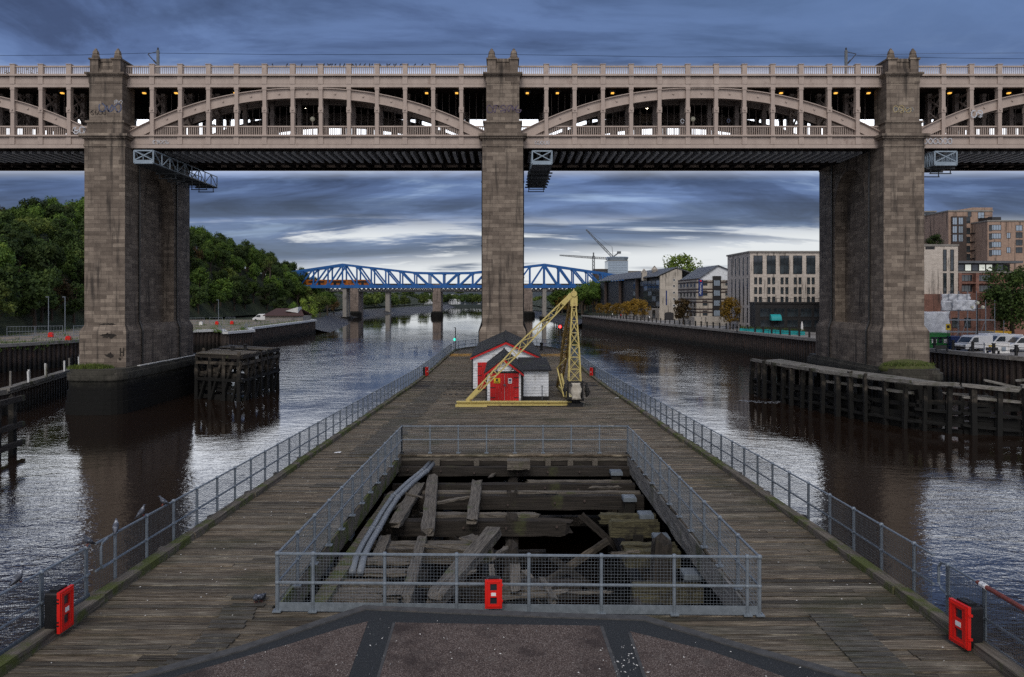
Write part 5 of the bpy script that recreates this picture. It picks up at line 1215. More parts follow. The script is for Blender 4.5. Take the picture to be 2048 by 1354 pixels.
fn = thing('fender_walkway', 'narrow timber fender walkway with white stakes left of the left pier', 'walkway', (-55, 82, 0))
A_, B_ = Vector((-50.4, 77.0, 2.6)), Vector((-56.4, 103, 2.75))
for k in range(4): free_beam(A_+(B_-A_)*k/4+Vector((0,0,0)), A_+(B_-A_)*(k+1)/4, .9, .34, 660+k, 'timber_grey', fn, 'deck_beam')
sheet_wall([(-51.2,70), (-50.9,77.2), (-56.9,103.5), (-57,112)], -3, 2.45, 'low dark sheet pile fender wall under the timber walkway at the left', 'timber_grey', 2.6, -1)
for k, t in enumerate((.08, .2, .27, .40, .46, .63, .77, .84, .93, .97)):
    p = A_+(B_-A_)*t+Vector((.35 if k % 2 else -.3, 0, 0)); b = MB(); b.bar(p, p+Vector((rr.uniform(-.08,.08), 0, 1.35+rr.uniform(-.2,.35))), .17); b.build('stake', 'cap_white' if k % 3 else 'timber_grey', fn)
# ---------------------------------------------------------------- trees
def crown(seed, H, Rr, leaf, n, shape=(1, 1, 1), low=.22):
    rr = random.Random(seed); b = MB(); cl = []
    for _ in range(22):
        a = rr.random()*6.283; d = rr.random()**.5*Rr*.78; z = H*(low+.12+(1-low-.22)*rr.random()); f = 1-.55*abs((z/H-.58)/.5)**1.6
        cl.append((d*f*math.cos(a)*shape[0], d*f*math.sin(a)*shape[1], z, Rr*rr.uniform(.26, .46)))
    for _ in range(n):
        cx, cy, cz, r = rr.choice(cl); u = rr.uniform(-1, 1); a = rr.random()*6.283; q = math.sqrt(1-u*u); k = r*rr.random()**.35
        k *= 1+.25*noise.noise(Vector((cx+u, cy+a, cz)))
        p = Vector((cx+k*q*math.cos(a), cy+k*q*math.sin(a), cz+k*u*.85)); nrm = Vector((q*math.cos(a)+rr.uniform(-.7,.7), q*math.sin(a)+rr.uniform(-.7,.7), u+rr.uniform(-.4,.8))).normalized()
        t = nrm.orthogonal().normalized(); t = Matrix.Rotation(rr.random()*6.28, 3, nrm) @ t; s = leaf*rr.uniform(.55, 1.2); w2 = nrm.cross(t)*s*.62; t = t*s
        b.add([p-t, p-w2*.9, p+t*.9, p+w2], [(0,1,2,3)])
    return b, cl
def tree(name, label, cat, seed, H, Rr, leaf, n, mat, group, low=.22, shape=(1,1,1)):
    t = thing(name, label, cat, (0,0,0), group); b, cl = crown(seed, H, Rr, leaf, n, shape, low); b.build('crown', mat, t)
    b = MB(); rr = random.Random(seed); r0 = H*.022+.05
    b.path([(0,0,-.6), (.1,0,H*.2), (-.1,.1,H*.42), (.05,0,H*.68)], [r0*1.3, r0, r0*.75, r0*.3], 7)
    for cx, cy, cz, r in cl[:9]: b.path([(0,0,H*rr.uniform(.2,.4)), (cx*.5, cy*.5, cz*.72), (cx*.95, cy*.95, cz)], [r0*.5, r0*.32, .03], 5)
    b.build('trunk', 'bark', t); return t
W = 'wooded slope of the left bank'
kinds = [tree('broadleaf_tree', 'dark green broadleaf tree among its like on the left bank slope', 'tree', 1, 11.5, 4.6, .38, 2600, 'leaf_dark', W), tree('broadleaf_tree', 'mid green broadleaf tree among its like on the left bank slope', 'tree', 2, 12, 4.4, .36, 2600, 'leaf_green', W),
         tree('broadleaf_tree', 'olive tinted broadleaf tree among its like on the left bank slope', 'tree', 3, 11, 4.8, .36, 2600, 'leaf_olive', W), tree('broadleaf_tree', 'rusty brown tinged tree among its like on the left bank slope', 'tree', 4, 10, 4.4, .36, 2200, 'leaf_rust', W),
         tree('broadleaf_tree', 'tall dark slender tree among its like on the left bank slope', 'tree', 5, 13, 3.7, .36, 2400, 'leaf_dark', W)]
used = [False]*5; rr = random.Random(77); placed = []; tries = 0
while len(placed) < 235 and tries < 6000:
    tries += 1; y = 120+rr.random()**.9*345; d = rr.random()**1.3*(46 if y < 330 else 34)
    x = foot_x(y)-d
    if x < -.70*y-8 or any((x-a)**2+(y-c)**2 < 33 for a, c in placed): continue
    if y < 128 and d < 6: continue
    placed.append((x, y)); k = rr.choices(range(5), (30, 42, 14, 2, 12))[0]; s = rr.uniform(.82, 1.18); s = (s, s*rr.uniform(.9,1.1), s*rr.uniform(.85,1.12)); z = hill_z(x, y)-.3
    if not used[k]: used[k] = True; move(kinds[k], (x, y, z), rr.random()*6.28, s)
    else: dup(kinds[k], (x, y, z), rr.random()*6.28, sc=s)
def put(k, px, Y, z, s, label, group=None, first=None): return dup(kinds[k], ((px-VX)*Y/F, Y, z), rnd.random()*6.28, label, group or 'lone trees on the left bank', s)
brt = tree('bright_tree', 'yellow green bushy tree by the quay end before the blue bridge', 'tree', 8, 9, 4.6, .33, 2600, 'leaf_bright', 'lone trees on the left bank', low=.05)
move(brt, ((617-VX)*265/F, 265, 3.4), .4, (.85,.85,.95))
put(1, 585, 270, 3.2, .6, 'small green tree left of the yellow green bushy tree'); put(2, 640, 330, 3.4, .85, 'olive tree right of the yellow green tree before the bridge pier'); put(1, 655, 360, 3.2, 1.0, 'green tree close to the stone end of the grey lattice bridge'); put(0, 560, 250, 4.2, .7, 'dark small tree behind the brown roofed shed'); put(3, 668, 385, 3, .8, 'rusty tree beside the far pier on the left bank')
pop = tree('feathery_tree', 'thin pale tree standing above the ridge before the blue bridge', 'tree', 9, 10, 4.0, .28, 700, 'leaf_olive', None, low=.3); move(pop, ((540-VX)*330/F, 330, 20.5), 0, (1.1,1.1,1.0))
# far bank woods
farw = tree('far_tree', 'dull green tree in the wood along the far bend of the river', 'tree', 12, 12, 6, .9, 700, 'leaf_dark', 'woods along the far river bend'); first = True
farv = tree('far_tree', 'olive tree in the wood along the far bend of the river', 'tree', 13, 11, 6, .9, 700, 'leaf_olive', 'woods along the far river bend'); fv = True
rr = random.Random(5)
for i in range(85):
    px = rr.uniform(690, 968); Y = rr.uniform(540, 760) if px < 850 else rr.uniform(885, 1000)
    x = (px-VX)*Y/F
    if px < 850 and x > -96+(Y-540)*.10: x = -97-rr.random()*40
    z = 2.6+(max(0, -x-95)*.08 if Y < 800 else (Y-880)*.015); s = rr.uniform(.7, 1.1)
    src = farw if rr.random() < .6 else farv
    if src is farw and first: move(farw, (x, Y, z), 0, s); first = False
    elif src is farv and fv: move(farv, (x, Y, z), 0, s); fv = False
    else: dup(src, (x, Y, z), rr.random()*6, sc=s)
for i in range(70):
    Y = rr.uniform(1000, 1900); x = rr.uniform(-.3, .15)*Y; z = 2.5+(Y-880)*.0165+6*noise.noise(Vector((x*.004, Y*.004, 1)))-1; dup(farw if rr.random() < .5 else farv, (x, Y, z), rr.random()*6, 'small tree or copse on the hazy far hillside', 'trees on the far hillside', (1.6, 1.6, .9))
# right bank trees
HB = 'trees on the right bank behind the blue bridge'
hg = dup(kinds[1], (0,0,0), 0, 'green tree on the right bank slope under the blue bridge', HB); fh = True
ha = tree('autumn_tree', 'orange autumn tree on the right bank slope under the blue bridge', 'tree', 21, 9.5, 4.2, .36, 1800, 'leaf_autumn', HB); fa = True
rr = random.Random(31)
for i in range(105):
    px = rr.uniform(1056, 1222); Y = rr.uniform(330, 470); x = (px-VX)*Y/F
    if x < 27+max(0, (400-Y))*.07: continue
    z = 3.2+min(9, max(0, (x-30))*.26); s = rr.uniform(.8, 1.15)
    if rr.random() < .34:
        if fa: move(ha, (x, Y, z), 0, s); fa = False
        else: dup(ha, (x, Y, z), rr.random()*6, sc=s)
    elif fh: move(hg, (x, Y, z), 0, s); fh = False
    else: dup(hg, (x, Y, z), rr.random()*6, sc=s)
Qt = [(1200,300,.66,'first'), (1216,290,.70,''), (1234,276,.72,''), (1252,262,.80,''), (1268,254,.92,''), (1284,246,.90,'')]
names_ = ['yellow autumn quay tree farthest along the dark glazed building', 'second farthest yellow quay tree before the dark glazed building', 'small yellow quay tree midway along the dark glazed building', 'bushy yellow quay tree left of the two nearest ones', 'broad yellow quay tree before the dark glazed building', 'yellow quay tree nearest the arches of the stone gable']
for (px, Y, s, _), lb in zip(Qt, names_): dup(ha, ((px-VX)*Y/F, Y, 4.3), px*.7, lb, 'autumn trees along the right quay', s*.78)
yt = dup(ha, ((1460-VX)*176/F, 176, 4.3), 1, 'golden tree at the corner of the pale brick hotel', 'autumn trees along the right quay', (.66, .66, .78)); 
rt = tree('round_tree', 'dark russet round tree left of the striped hotel', 'tree', 25, 7.5, 3.0, .28, 2200, 'leaf_rust', 'autumn trees along the right quay', low=.18); move(rt, ((1366-VX)*208/F, 208, 4.3), 0, 1.0)
bigt = tree('large_tree', 'big pale green tree rising behind the long slate roof', 'tree', 27, 16, 8.5, .55, 2600, 'leaf_bright', None, low=.15); move(bigt, ((1362-VX)*285/F, 285, 12), .3, (1.0, 1.0, .98))
edge_t = tree('large_tree', 'large dark green tree at the right edge of the view', 'tree', 29, 12.4, 5.2, .26, 7500, 'leaf_dark', None, low=.16); move(edge_t, ((2024-VX)*124/F, 124, 4.4), .8, (1.05, 1.05, 1.02))
dup(kinds[0], ((1868-VX)*150/F, 150, 20.0), 0, 'dark tree growing on the roof garden right of the right pier', 'lone trees on the right bank', .38)
# ---------------------------------------------------------------- blue truss bridge and train
YB = 405; SB = F/YB
def bz(py): return HC-(py-VY)/SB
def bx(px): return (px-VX)/SB
tb = thing('blue_truss_bridge', 'bright blue steel truss bridge crossing the river in the distance', 'bridge', (bx(887), YB, bz(572)))
pk = [bx(685), bx(1089)]; pan = (pk[1]-pk[0])/14
nodes = [pk[0]+pan*i for i in range(-5, 21)]
def topz(x):
    d = min(abs(x-pk[0]), abs(x-pk[1])); ins = pk[0] < x < pk[1]
    if ins: return max(bz(529)-(bz(529)-bz(546))*min(1, d/(pan*5.2)), bz(546))
    return bz(529)-(bz(529)-bz(553))*min(1, d/(pan*5.6))
zb_ = bz(573)
for dy in (0, 10):
    b = MB(); b.bar((nodes[0], YB+dy, zb_), (nodes[-1], YB+dy, zb_), 1.0, 1.6); b.build('bottom_chord', 'blue_paint', tb)
    b = MB()
    for p, q in zip(nodes, nodes[1:]): b.bar((p, YB+dy, topz(p)), (q, YB+dy, topz(q)), .9, 1.0)
    b.build('top_chord', 'blue_paint', tb)
    for i, x in enumerate(nodes):
        b = MB(); b.bar((x, YB+dy, zb_), (x, YB+dy, topz(x)), .95, .7, (1,0,0)); b.cbox((x, YB+dy-.05, zb_+.9), (2.0, .5, 1.2)); b.cbox((x, YB+dy-.05, topz(x)-.5), (1.5, .5, .9)); b.build('post', 'blue_paint', tb)
    for i, (p, q) in enumerate(zip(nodes, nodes[1:])):
        m_ = (p+q)/2; c0 = (pk[0]+pk[1])/2; up_right = (m_ < pk[0]) or (c0 < m_ < pk[1]); b = MB()
        if up_right: b.bar((p, YB+dy, zb_), (q, YB+dy, topz(q)), .8, .8)
        else: b.bar((p, YB+dy, topz(p)), (q, YB+dy, zb_), .8, .8)
        b.build('diagonal', 'blue_paint', tb)
b = MB(); b.box((nodes[0], YB+.6, zb_-.5), (nodes[-1], YB+9.4, zb_+.1)); b.build('deck', 'lattice_grey', tb)
b = MB()
for x in nodes: b.bar((x, YB, topz(x)), (x, YB+10, topz(x)), .5)
tag(b.build('cross_strut', 'blue_paint', tb), kind='stuff')
for px in (689, 1089):
    for dy in (1.5, 8.5): b = MB(); b.box((bx(px)-1.0, YB+dy-1.4, -3), (bx(px)+1.0, YB+dy+1.4, zb_-.6)); b.build('support', 'concrete', tb)
    b = MB(); b.box((bx(px)-2.3, YB-1, -3), (bx(px)+2.3, YB+11, 1.2)); b.build('footing', 'stone_wet', tb)
tn = thing('commuter_train', 'orange and black commuter train crossing the blue bridge', 'train', (bx(660), YB+5, zb_+.3))
x = bx(738)
for i in range(4):
    L = 11.2; b = MB(); z0 = zb_+.7
    prof = [(x-L, z0), (x-.5, z0), (x, z0+.8), (x-.15, z0+1.4), (x-.9, z0+3.0), (x-L, z0+3.0)] if i == 0 else [(x-L, z0), (x, z0), (x, z0+3.0), (x-L, z0+3.0)]
    b.slab([(a, YB+3.6, c) for a, c in prof], (0, 2.7, 0)); cb = b.build('carriage', 'train_orange', tn)
    b = MB(); b.box((x-L+1.2, YB+3.52, z0+1.35), (x-1.6, YB+3.59, z0+2.25)); b.box((x-L+3.2, YB+3.51, z0+.2), (x-L+4.6, YB+3.58, z0+2.5)); b.box((x-4.8, YB+3.51, z0+.2), (x-3.4, YB+3.58, z0+2.5)); b.build('window_band', 'train_black', cb)
    b = MB(); b.box((x-L+1, YB+4, zb_+.15), (x-1, YB+6, zb_+.7)); b.build('bogie', 'train_black', cb); x -= L+.35
# lattice railway bridge behind it
YK = 450; SK = F/YK
def kx(px): return (px-VX)/SK
def kz(py): return HC-(py-VY)/SK
kb = thing('lattice_bridge', 'dark grey lattice girder railway bridge on stone piers behind the blue bridge', 'bridge', (kx(870), YK, kz(582)))
for dy in (0, 12):
    b = MB(); xa, xb = kx(590), kx(1180); z0, z1 = kz(582.5), kz(568.5); b.bar((xa, YK+dy, z0), (xb, YK+dy, z0), .9, .7); b.bar((xa, YK+dy, z1), (xb, YK+dy, z1), .9, .8)
    n = int((xb-xa)/2.6)
    for i in range(n):
        p, q = xa+(xb-xa)*i/n, xa+(xb-xa)*(i+1)/n; b.bar((p, YK+dy, z0), (q, YK+dy, z1), .50); b.bar((p, YK+dy, z1), (q, YK+dy, z0), .50)
    b.build('lattice_girder', 'lattice_grey', kb)
b = MB(); b.box((xa, YK+.5, z1-.2), (xb, YK+11.5, z1+.3)); b.build('deck', 'lattice_grey', kb)
for px, hw in ((707, 3.2), (874, 2.4), (1055, 2.9)):
    b = MB(); x = kx(px); b.box((x-hw, YK-2.0, -3), (x+hw, YK+14, kz(584))); b.box((x-hw*.85, YK-.8, kz(584)), (x+hw*.85, YK-.5, kz(569))); b.box((x-hw*.95, YK-1.2, kz(570)), (x+hw*.95, YK-.6, kz(568))); b.build('pier', 'stone_far', kb)
    b = MB(); b.lathe([(hw*1.55,-3),(hw*1.5,2.4),(hw*1.2,3.4)], (x, YK, 0), 14); b.build('cutwater', 'stone_wet', kb)
p = at(775, 0, 545); b = MB(); b.box((p.x-1.5, 545, -3), (p.x+1.5, 552, 15.6)); b.box((p.x-1.9, 544.6, -3), (p.x+1.9, 552.4, 2)); b.box((p.x-140, 543, 15.6), (p.x+150, 554, 17.2))
tag(b.build('concrete_bridge', 'concrete'), 'slim concrete road bridge with one tall pier behind the lattice bridge', 'bridge')
# ---------------------------------------------------------------- buildings
WM = {}
def window(parent, x, y, z, w_, h_, rz=0, nx=1, nz=1, frame='dark_frame', pane='glass', deep=.06, bars=.07):
    key = (round(w_, 2), round(h_, 2), nx, nz, frame, pane, deep)
    if key not in WM:
        b = MB(); d = .06
        b.box((-w_/2, -d, -h_/2), (-w_/2+bars, .05, h_/2)); b.box((w_/2-bars, -d, -h_/2), (w_/2, .05, h_/2)); b.box((-w_/2+bars, -d, -h_/2), (w_/2-bars, .05, -h_/2+bars)); b.box((-w_/2+bars, -d, h_/2-bars), (w_/2-bars, .05, h_/2))
        for i in range(1, nx): xx = -w_/2+w_*i/nx; b.box((xx-bars*.4, -d*.8, -h_/2+bars), (xx+bars*.4, .05, h_/2-bars))
        for i in range(1, nz): zz = -h_/2+h_*i/nz; b.box((-w_/2+bars, -d*.75, zz-bars*.4), (w_/2-bars, .05, zz+bars*.4))
        f = MB(); f.quad((-w_/2+bars, -.02, -h_/2+bars), (w_/2-bars, -.02, -h_/2+bars), (w_/2-bars, -.02, h_/2-bars), (-w_/2+bars, -.02, h_/2-bars))
        me = []
        for mb, mt in ((b, frame), (f, pane)):
            m_ = bpy.data.meshes.new('window'); m_.from_pydata(mb.v, [], mb.f); m_.materials.append(M[mt]); me.append(m_)
        WM[key] = me
    o = bpy.data.objects.new('window', WM[key][0]); COL.objects.link(o); o.parent = parent; o.location = Vector((x, y, z))-ORG[parent.name]; o.rotation_euler = (0, 0, rz)
    p = bpy.data.objects.new('pane', WM[key][1]); COL.objects.link(p); p.parent = o; return o
def wz(py, Y): return HC-(py-VY)*Y/F
def wx(px, Y): return (px-VX)*Y/F
SIDE = R(-90)                                     # windows on a face looking towards -X
# pale brick hotel
YA = 168; xa = wx(1500, YA); zt = wz(505, YA); z0 = 4.3
ha_ = thing('pale_brick_hotel', 'pale brick hotel block with tall window bays and a dark ground floor', 'hotel', (xa, YA, z0))
b = MB(); b.box((xa, YA, z0), (xa+30, YA+17, zt)); b.build('wall', 'brick_pale', ha_)
b = MB(); b.box((xa-.25, YA-.25, zt), (xa+30, YA+17.2, zt+.35)); b.build('roof', 'concrete', ha_)
for i in range(7):
    xc = wx(1516, YA)+i*wx(VX+26.4, YA)
    window(ha_, xc, YA, (wz(511,YA)+wz(548,YA))/2, 2.0, wz(511,YA)-wz(548,YA), 0, 2, 2, 'dark_clad')
    for py in (561.5, 581, 600):
        for dx in (-.52, .52): window(ha_, xc+dx, YA, wz(py, YA), .66, 1.5, 0, 1, 1, 'dark_clad')
    for dx in (-1.0, 1.0): pass
for i in range(5):
    yy = YA+1.7+i*2.9
    for (a, c) in ((513, 549), (556, 610), (616, 646)): window(ha_, xa, yy, (wz(a,YA)+wz(c,YA))/2, .62, wz(a,YA)-wz(c,YA), SIDE, 1, 3, 'dark_clad')
b = MB(); b.box((xa-.02, YA-3.6, z0), (xa+30, YA-.02, wz(607, YA))); b.box((xa-.2, YA-3.8, wz(607,YA)), (xa+30, YA-.0, wz(607,YA)+.35)); b.build('annex', 'dark_clad', ha_)
for i in range(7): window(ha_, xa+2.2+i*2.9, YA-3.62, wz(625, YA-3.6), 2.5, 1.9, 0, 3, 1, 'dark_frame')
for i in range(8): window(ha_, xa+2.2+i*2.9, YA-3.62, wz(647, YA-3.6), 2.4, 1.6, 0, 2, 1, 'dark_frame')
b = MB()
for i in range(22): b.bar((xa+i*.75, YA-3.7, wz(606,YA)), (xa+i*.75, YA-3.7, wz(597,YA)), .05)
b.bar((xa, YA-3.7, wz(597,YA)), (xa+17, YA-3.7, wz(597,YA)), .07); b.build('balcony_rail', 'dark_frame', ha_)
b = MB(); p = at(1554, 634, YA-5); vs = []
for i in range(13):
    a = math.pi*i/12
    for s in (-1.1, 1.1): vs.append((p.x+s, p.y+1.3-1.2*math.sin(a*.5), p.z-.75+1.3*math.cos(a*.5)))
b.add(vs, [(2*i, 2*i+1, 2*i+3, 2*i+2) for i in range(12)]); b.slab([(p.x-1.1, p.y+1.3, p.z+.55), (p.x-1.1, p.y+.1, p.z-.75), (p.x-1.1, p.y+1.3, p.z-.75)], (.02,0,0)); tag(b.build('awning', 'teal'), 'rounded teal awning over the dark ground floor of the pale hotel', 'awning')
# terrace planters and parasol
for i in range(9):
    px = 1486+i*14.5; Y = 164-i*1.75; p = Vector((wx(px, Y), Y, 4.42)); b = MB(); b.box((p.x-.72, p.y-.2, 4.42), (p.x+.72, p.y+.2, 5.15)); b.box((p.x-.76, p.y-.24, 5.1), (p.x+.76, p.y+.24, 5.18))
    t = thing('terrace_planter', 'teal planter box with low plants along the hotel terrace', 'planter', p, 'teal planters along the terrace'); b.build('box', 'teal', t)
    b = tufts('', '', '', [(p.x, p.y, 5.15, .7, .2, 70)], hgt=.4); b.build('plants', 'leaf_olive', t)
def parasol(px, Y, label):
    x = wx(px, Y); t = thing('parasol', label, 'parasol', (x, Y, 4.4)); b = MB(); b.tube((x, Y, 4.4), (x, Y, 7.1), .05, 6); b.build('pole', 'steel_grey', t)
    b = MB(); b.lathe([(.10,0),(.24,.35),(.22,1.3),(.10,1.9),(.02,2.1)], (x, Y, 5.0), 8); b.build('folded_canopy', 'sign_white', t)
parasol(1604, 152, 'closed white parasol standing among the teal planters')
# striped hotel with gable and vertical banner
YT = 206; xl, xr = wx(1393, YT), wx(1458, YT)
th = thing('striped_hotel', 'cream and brown striped hotel with a white gable and blue banner', 'hotel', (xl, YT, 4.3))
ze = wz(560, YT); b = MB(); b.box((xl, YT, 4.3), (xr+4, YT+22, ze)); b.build('wall', 'concrete_block', th)
b = MB(); z = 8.0
for k in range(4):
    for dz in (0, .8): b.box((xl-.03, YT-.03, wz(626-20*k, YT)+dz), (xr+3.9, YT+21.9, wz(626-20*k, YT)+dz+.42))
b.build('brick_band', 'brick_dark', th)
xm = wx(1436, YT); zap = wz(532, YT)
b = MB(); b.slab([(wx(1400,YT), YT-.04, ze), (xr+3.0, YT-.04, ze), (xr+3.0, YT-.04, wz(550,YT)), (xm, YT-.04, zap), (wx(1400,YT), YT-.04, wz(556,YT))], (0, .2, 0)); b.build('gable', 'white_board', th)
b = MB(); b.slab([(wx(1397,YT), YT-.5, wz(558,YT)), (xm, YT-.5, zap+.05), (xm, YT+22, zap+.05), (wx(1397,YT), YT+22, wz(558,YT))], (0,0,.22)); b.slab([(xr+4.2, YT-.5, wz(550,YT)-.4), (xm, YT-.5, zap+.05), (xm, YT+22, zap+.05), (xr+4.2, YT+22, wz(550,YT)-.4)], (0,0,.22)); b.build('roof', 'slate_roof', th)
b = MB(); b.box((xm-.9-.6, YT-.35, 5), (xm+.75, YT-.05, wz(552, YT))); b.build('stair_tower', 'dark_clad', th)
for k in range(4): window(th, wx(1433,YT), YT-.36, wz(566+20*k, YT), 1.7, 1.6, 0, 3, 1, 'dark_frame', 'glass_pale')
for k in range(4):
    window(th, wx(1410,YT), YT, wz(566+20*k, YT), 1.25, 1.35, 0, 2, 1, 'dark_frame'); window(th, wx(1454,YT), YT, wz(566+20*k, YT), .9, 1.35, 0, 1, 1, 'dark_frame')
    for j in range(5): window(th, xl, YT+2+j*4.0, wz(568+20*k, YT), 1.5, 1.4, SIDE, 2, 1, 'dark_frame')
b = MB(); b.box((wx(1396,YT), YT-.62, wz(592,YT)), (wx(1404.5,YT), YT-.5, wz(559,YT))); sg = b.build('banner', 'banner_blue', th)
txt(sg, 'Travelodge', ((wx(1396,YT)+wx(1404.5,YT))/2, YT-.64, (wz(592,YT)+wz(563,YT))/2), .66, 'sign_white', rot=(R(90), R(90), 0))
b = MB(); b.lathe([(.26,0),(.22,.05)], (0,0,0), 10); b.v = [Vector((p.x+wx(1400.2,YT), YT-.63-p.z, p.y+wz(562,YT))) for p in b.v]; b.build('emblem', 'red_plastic', sg)
b = MB(); b.box((wx(1363,YT), YT+20, wz(612,YT)), (wx(1365.5,YT), YT+20.2, wz(580,YT))); b.build('banner', 'banner_blue', th)
b = MB(); b.box((wx(1389,YT-6), YT-6, 4.3), (wx(1450,YT-6), YT-.1, wz(634,YT-6))); tag(b.build('terrace_wall', 'concrete_block'), 'pale stone terrace wall below the striped hotel', 'wall')
# long dark glazed building with a stone gable
YW = 246; x1 = wx(1320, YW); xg = wx(1364, YW); zE = wz(553, YW); y2 = 332
dg = thing('glazed_quay_building', 'long dark glazed quayside building with slate roof and stone gable end', 'building', (x1, YW, 4.3))
dxr = (wx(1199, y2)-x1)/(y2-YW)
b = MB(); b.slab([(x1+.4, YW+1, 8.6), (x1+.4+dxr*(y2-YW), y2, 8.6), (x1+dxr*(y2-YW)+12, y2, 8.6), (xg, YW+1, 8.6)], (0,0,zE-8.6-.2)); b.build('wall', 'dark_clad', dg)
b = MB(); b.slab([(x1-.2, YW+.2, 4.3), (x1-.2+dxr*(y2-YW), y2, 4.3), (x1+dxr*(y2-YW)+12, y2, 4.3), (xg+.2, YW+.2, 4.3)], (0,0,wz(617,YW)-4.3)); b.build('podium', 'concrete_block', dg)
zR = wz(543, YW); b = MB()
b.slab([(x1, YW, 4.3), (xg, YW, 4.3), (xg, YW, wz(538,YW)), (wx(1352,YW), YW, wz(538,YW)), (x1, YW, wz(552,YW))], (0, 1.2, 0)); b.build('gable_wall', 'concrete_block', dg)
b = MB(); b.slab([(x1-1.2, YW-.3, zE-.1), (x1-1.2+dxr*(y2-YW), y2, zE-.1), (wx(1352,YW)+dxr*(y2-YW), y2, wz(537,YW)+.2), (wx(1352,YW), YW-.3, wz(537,YW)+.2)], (0,0,.25)); b.slab([(wx(1352,YW), YW-.3, wz(537,YW)+.2), (wx(1352,YW)+dxr*(y2-YW), y2, wz(537,YW)+.2), (xg+dxr*(y2-YW)+6, y2, zE), (xg+6, YW-.3, zE)], (0,0,.25)); b.build('roof', 'slate_roof', dg)
ang = math.atan2(dxr, 1)
for r_ in range(5):
    zz = 9.6+r_*(zE-9.6)/5.1
    for i in range(18):
        t = (i+.5)/18
        if i in (7, 8): continue
        yy = YW+1.2+(y2-YW-2)*t; window(dg, x1+.38+dxr*(yy-YW-1), yy, zz, 4.2, 1.55, SIDE-ang, 5, 1, 'dark_frame', 'glass_pale' if (i*3+r_*5) % 4 == 0 else 'glass')
for i in range(4):
    yy = YW+26+i*24; b = MB(); b.box((x1+dxr*(yy-YW)-.75, yy-.9, 8.6), (x1+dxr*(yy-YW)+.2, yy+.9, zE-.3)); b.build('rib', 'brick_dark', dg)
for k, py in enumerate((560, 572, 585, 598, 611)): window(dg, wx(1348,YW), YW, wz(py,YW), .7, .7, 0, 1, 1, 'sign_white')
b = MB(); xd, zd = wx(1338,YW), 4.3; n = 10; pts = [(xd-1.5, YW-.03, zd), (xd+1.5, YW-.03, zd), (xd+1.5, YW-.03, zd+2.1)]+[(xd+1.5*math.cos(math.pi*i/n), YW-.03, zd+2.1+.6*math.sin(math.pi*i/n)) for i in range(1, n)]+[(xd-1.5, YW-.03, zd+2.1)]; b.slab(pts, (0,.1,0)); b.build('arched_doorway', 'dark_frame', dg)
for i in range(7): window(dg, x1-.2+dxr*(6+i*11), YW+6+i*11, 6.3, 3.2, 2.6, SIDE-ang, 2, 1, 'dark_frame')
for px in (1309, 1288): b = MB(); Yc = 262; q = wx(px, Yc); zc_ = wz(539 if px > 1300 else 545, Yc); b.box((q-.8, Yc-1, zE-1), (q+.8, Yc+1, zc_)); b.lathe([(1.2,0),(.1,1.3)], (q, Yc, zc_), 4); b.build('chimney', 'concrete_block', dg)
# right wing of the pale hotel, red brick house, flats
YR = 132; xa, xb = wx(1838, YR), wx(1916, YR); zt = wz(492, YR)
hb = thing('pale_brick_wing', 'pale brick wing with two long window slits right of the right pier', 'hotel', (xa, YR, 8))
b = MB(); b.box((xa-6, YR, wz(590,YR)), (xb, YR+26, zt)); b.build('wall', 'brick_pale', hb)
for px in (1889.5, 1904):
    for a, c in ((499, 542), (546, 587)): window(hb, wx(px,YR), YR, (wz(a,YR)+wz(c,YR))/2, .62, wz(a,YR)-wz(c,YR), 0, 1, 3, 'dark_clad')
b = MB(); b.box((xa-6.1, YR-.12, zt), (xb+.12, YR+26.1, zt+.3)); b.build('roof', 'concrete', hb)
b = MB(); b.box((wx(1860,YR)-.8, YR-.06, zt-.55), (wx(1860,YR)+.8, YR-.01, zt-.1)); b.build('roof_sign', 'dark_clad', hb)
bl = thing('red_brick_house', 'low red brick house behind the white sheeted scaffold', 'house', (xa, YR-1.5, 4.4)); b = MB(); b.box((xa-4, YR-1.4, 4.4), (xb+7, YR-.1, wz(588,YR))); b.box((xb+.1, YR-1.3, wz(588,YR)), (xb+7, YR+20, wz(586,YR))); b.build('wall', 'brick_red', bl)
for k in range(4): window(bl, xa+1.2+k*2.1, YR-1.42, wz(645,YR), 1.1, 1.7, 0, 2, 2, 'dark_frame')
def flats(name, label, x0, x1, y0, y1, zt, zb, mat, wins, roofmat='concrete'):
    t = thing(name, label, 'building', (x0, y0, zb)); b = MB(); b.box((x0, y0, zb), (x1, y1, zt)); b.build('wall', mat, t); b = MB(); b.box((x0-.15, y0-.15, zt), (x1+.15, y1+.15, zt+.3)); b.build('roof', roofmat, t)
    for (px, py, w_, h_, nx, pane) in wins: window(t, wx(px, y0), y0, wz(py, y0), w_, h_, 0, nx, 1, 'dark_frame', pane)
    return t
Y1 = 178; t = flats('tan_brick_flats', 'tall tan brick flats with stepped top and dark balconies', wx(1897,Y1), wx(1985,Y1), Y1, Y1+18, wz(423,Y1), 4, 'brick_tan', [(1962,431,1.5,1.6,2,'glass_pale'), (1939,428,.9,1.3,1,'glass')]+[(px,py,1.2,1.5,2,'glass_pale') for px in (1909.5,1920.5) for py in (445,462,476.5)]+[(px,py,1.4,1.7,2,'glass') for px in (1949,1964) for py in (459,477,494,510)]+[(px,py,1.0,1.5,2,'glass') for px in (1936,1980) for py in (440,462,480,498,514)])
b = MB(); b.slab([(wx(1897,Y1), Y1, wz(423,Y1)), (wx(1985,Y1), Y1, wz(423,Y1)), (wx(1985,Y1), Y1, wz(415,Y1)), (wx(1945,Y1), Y1, wz(415,Y1))], (0,12,0)); b.build('roof_step', 'brick_tan', t)
b = MB()
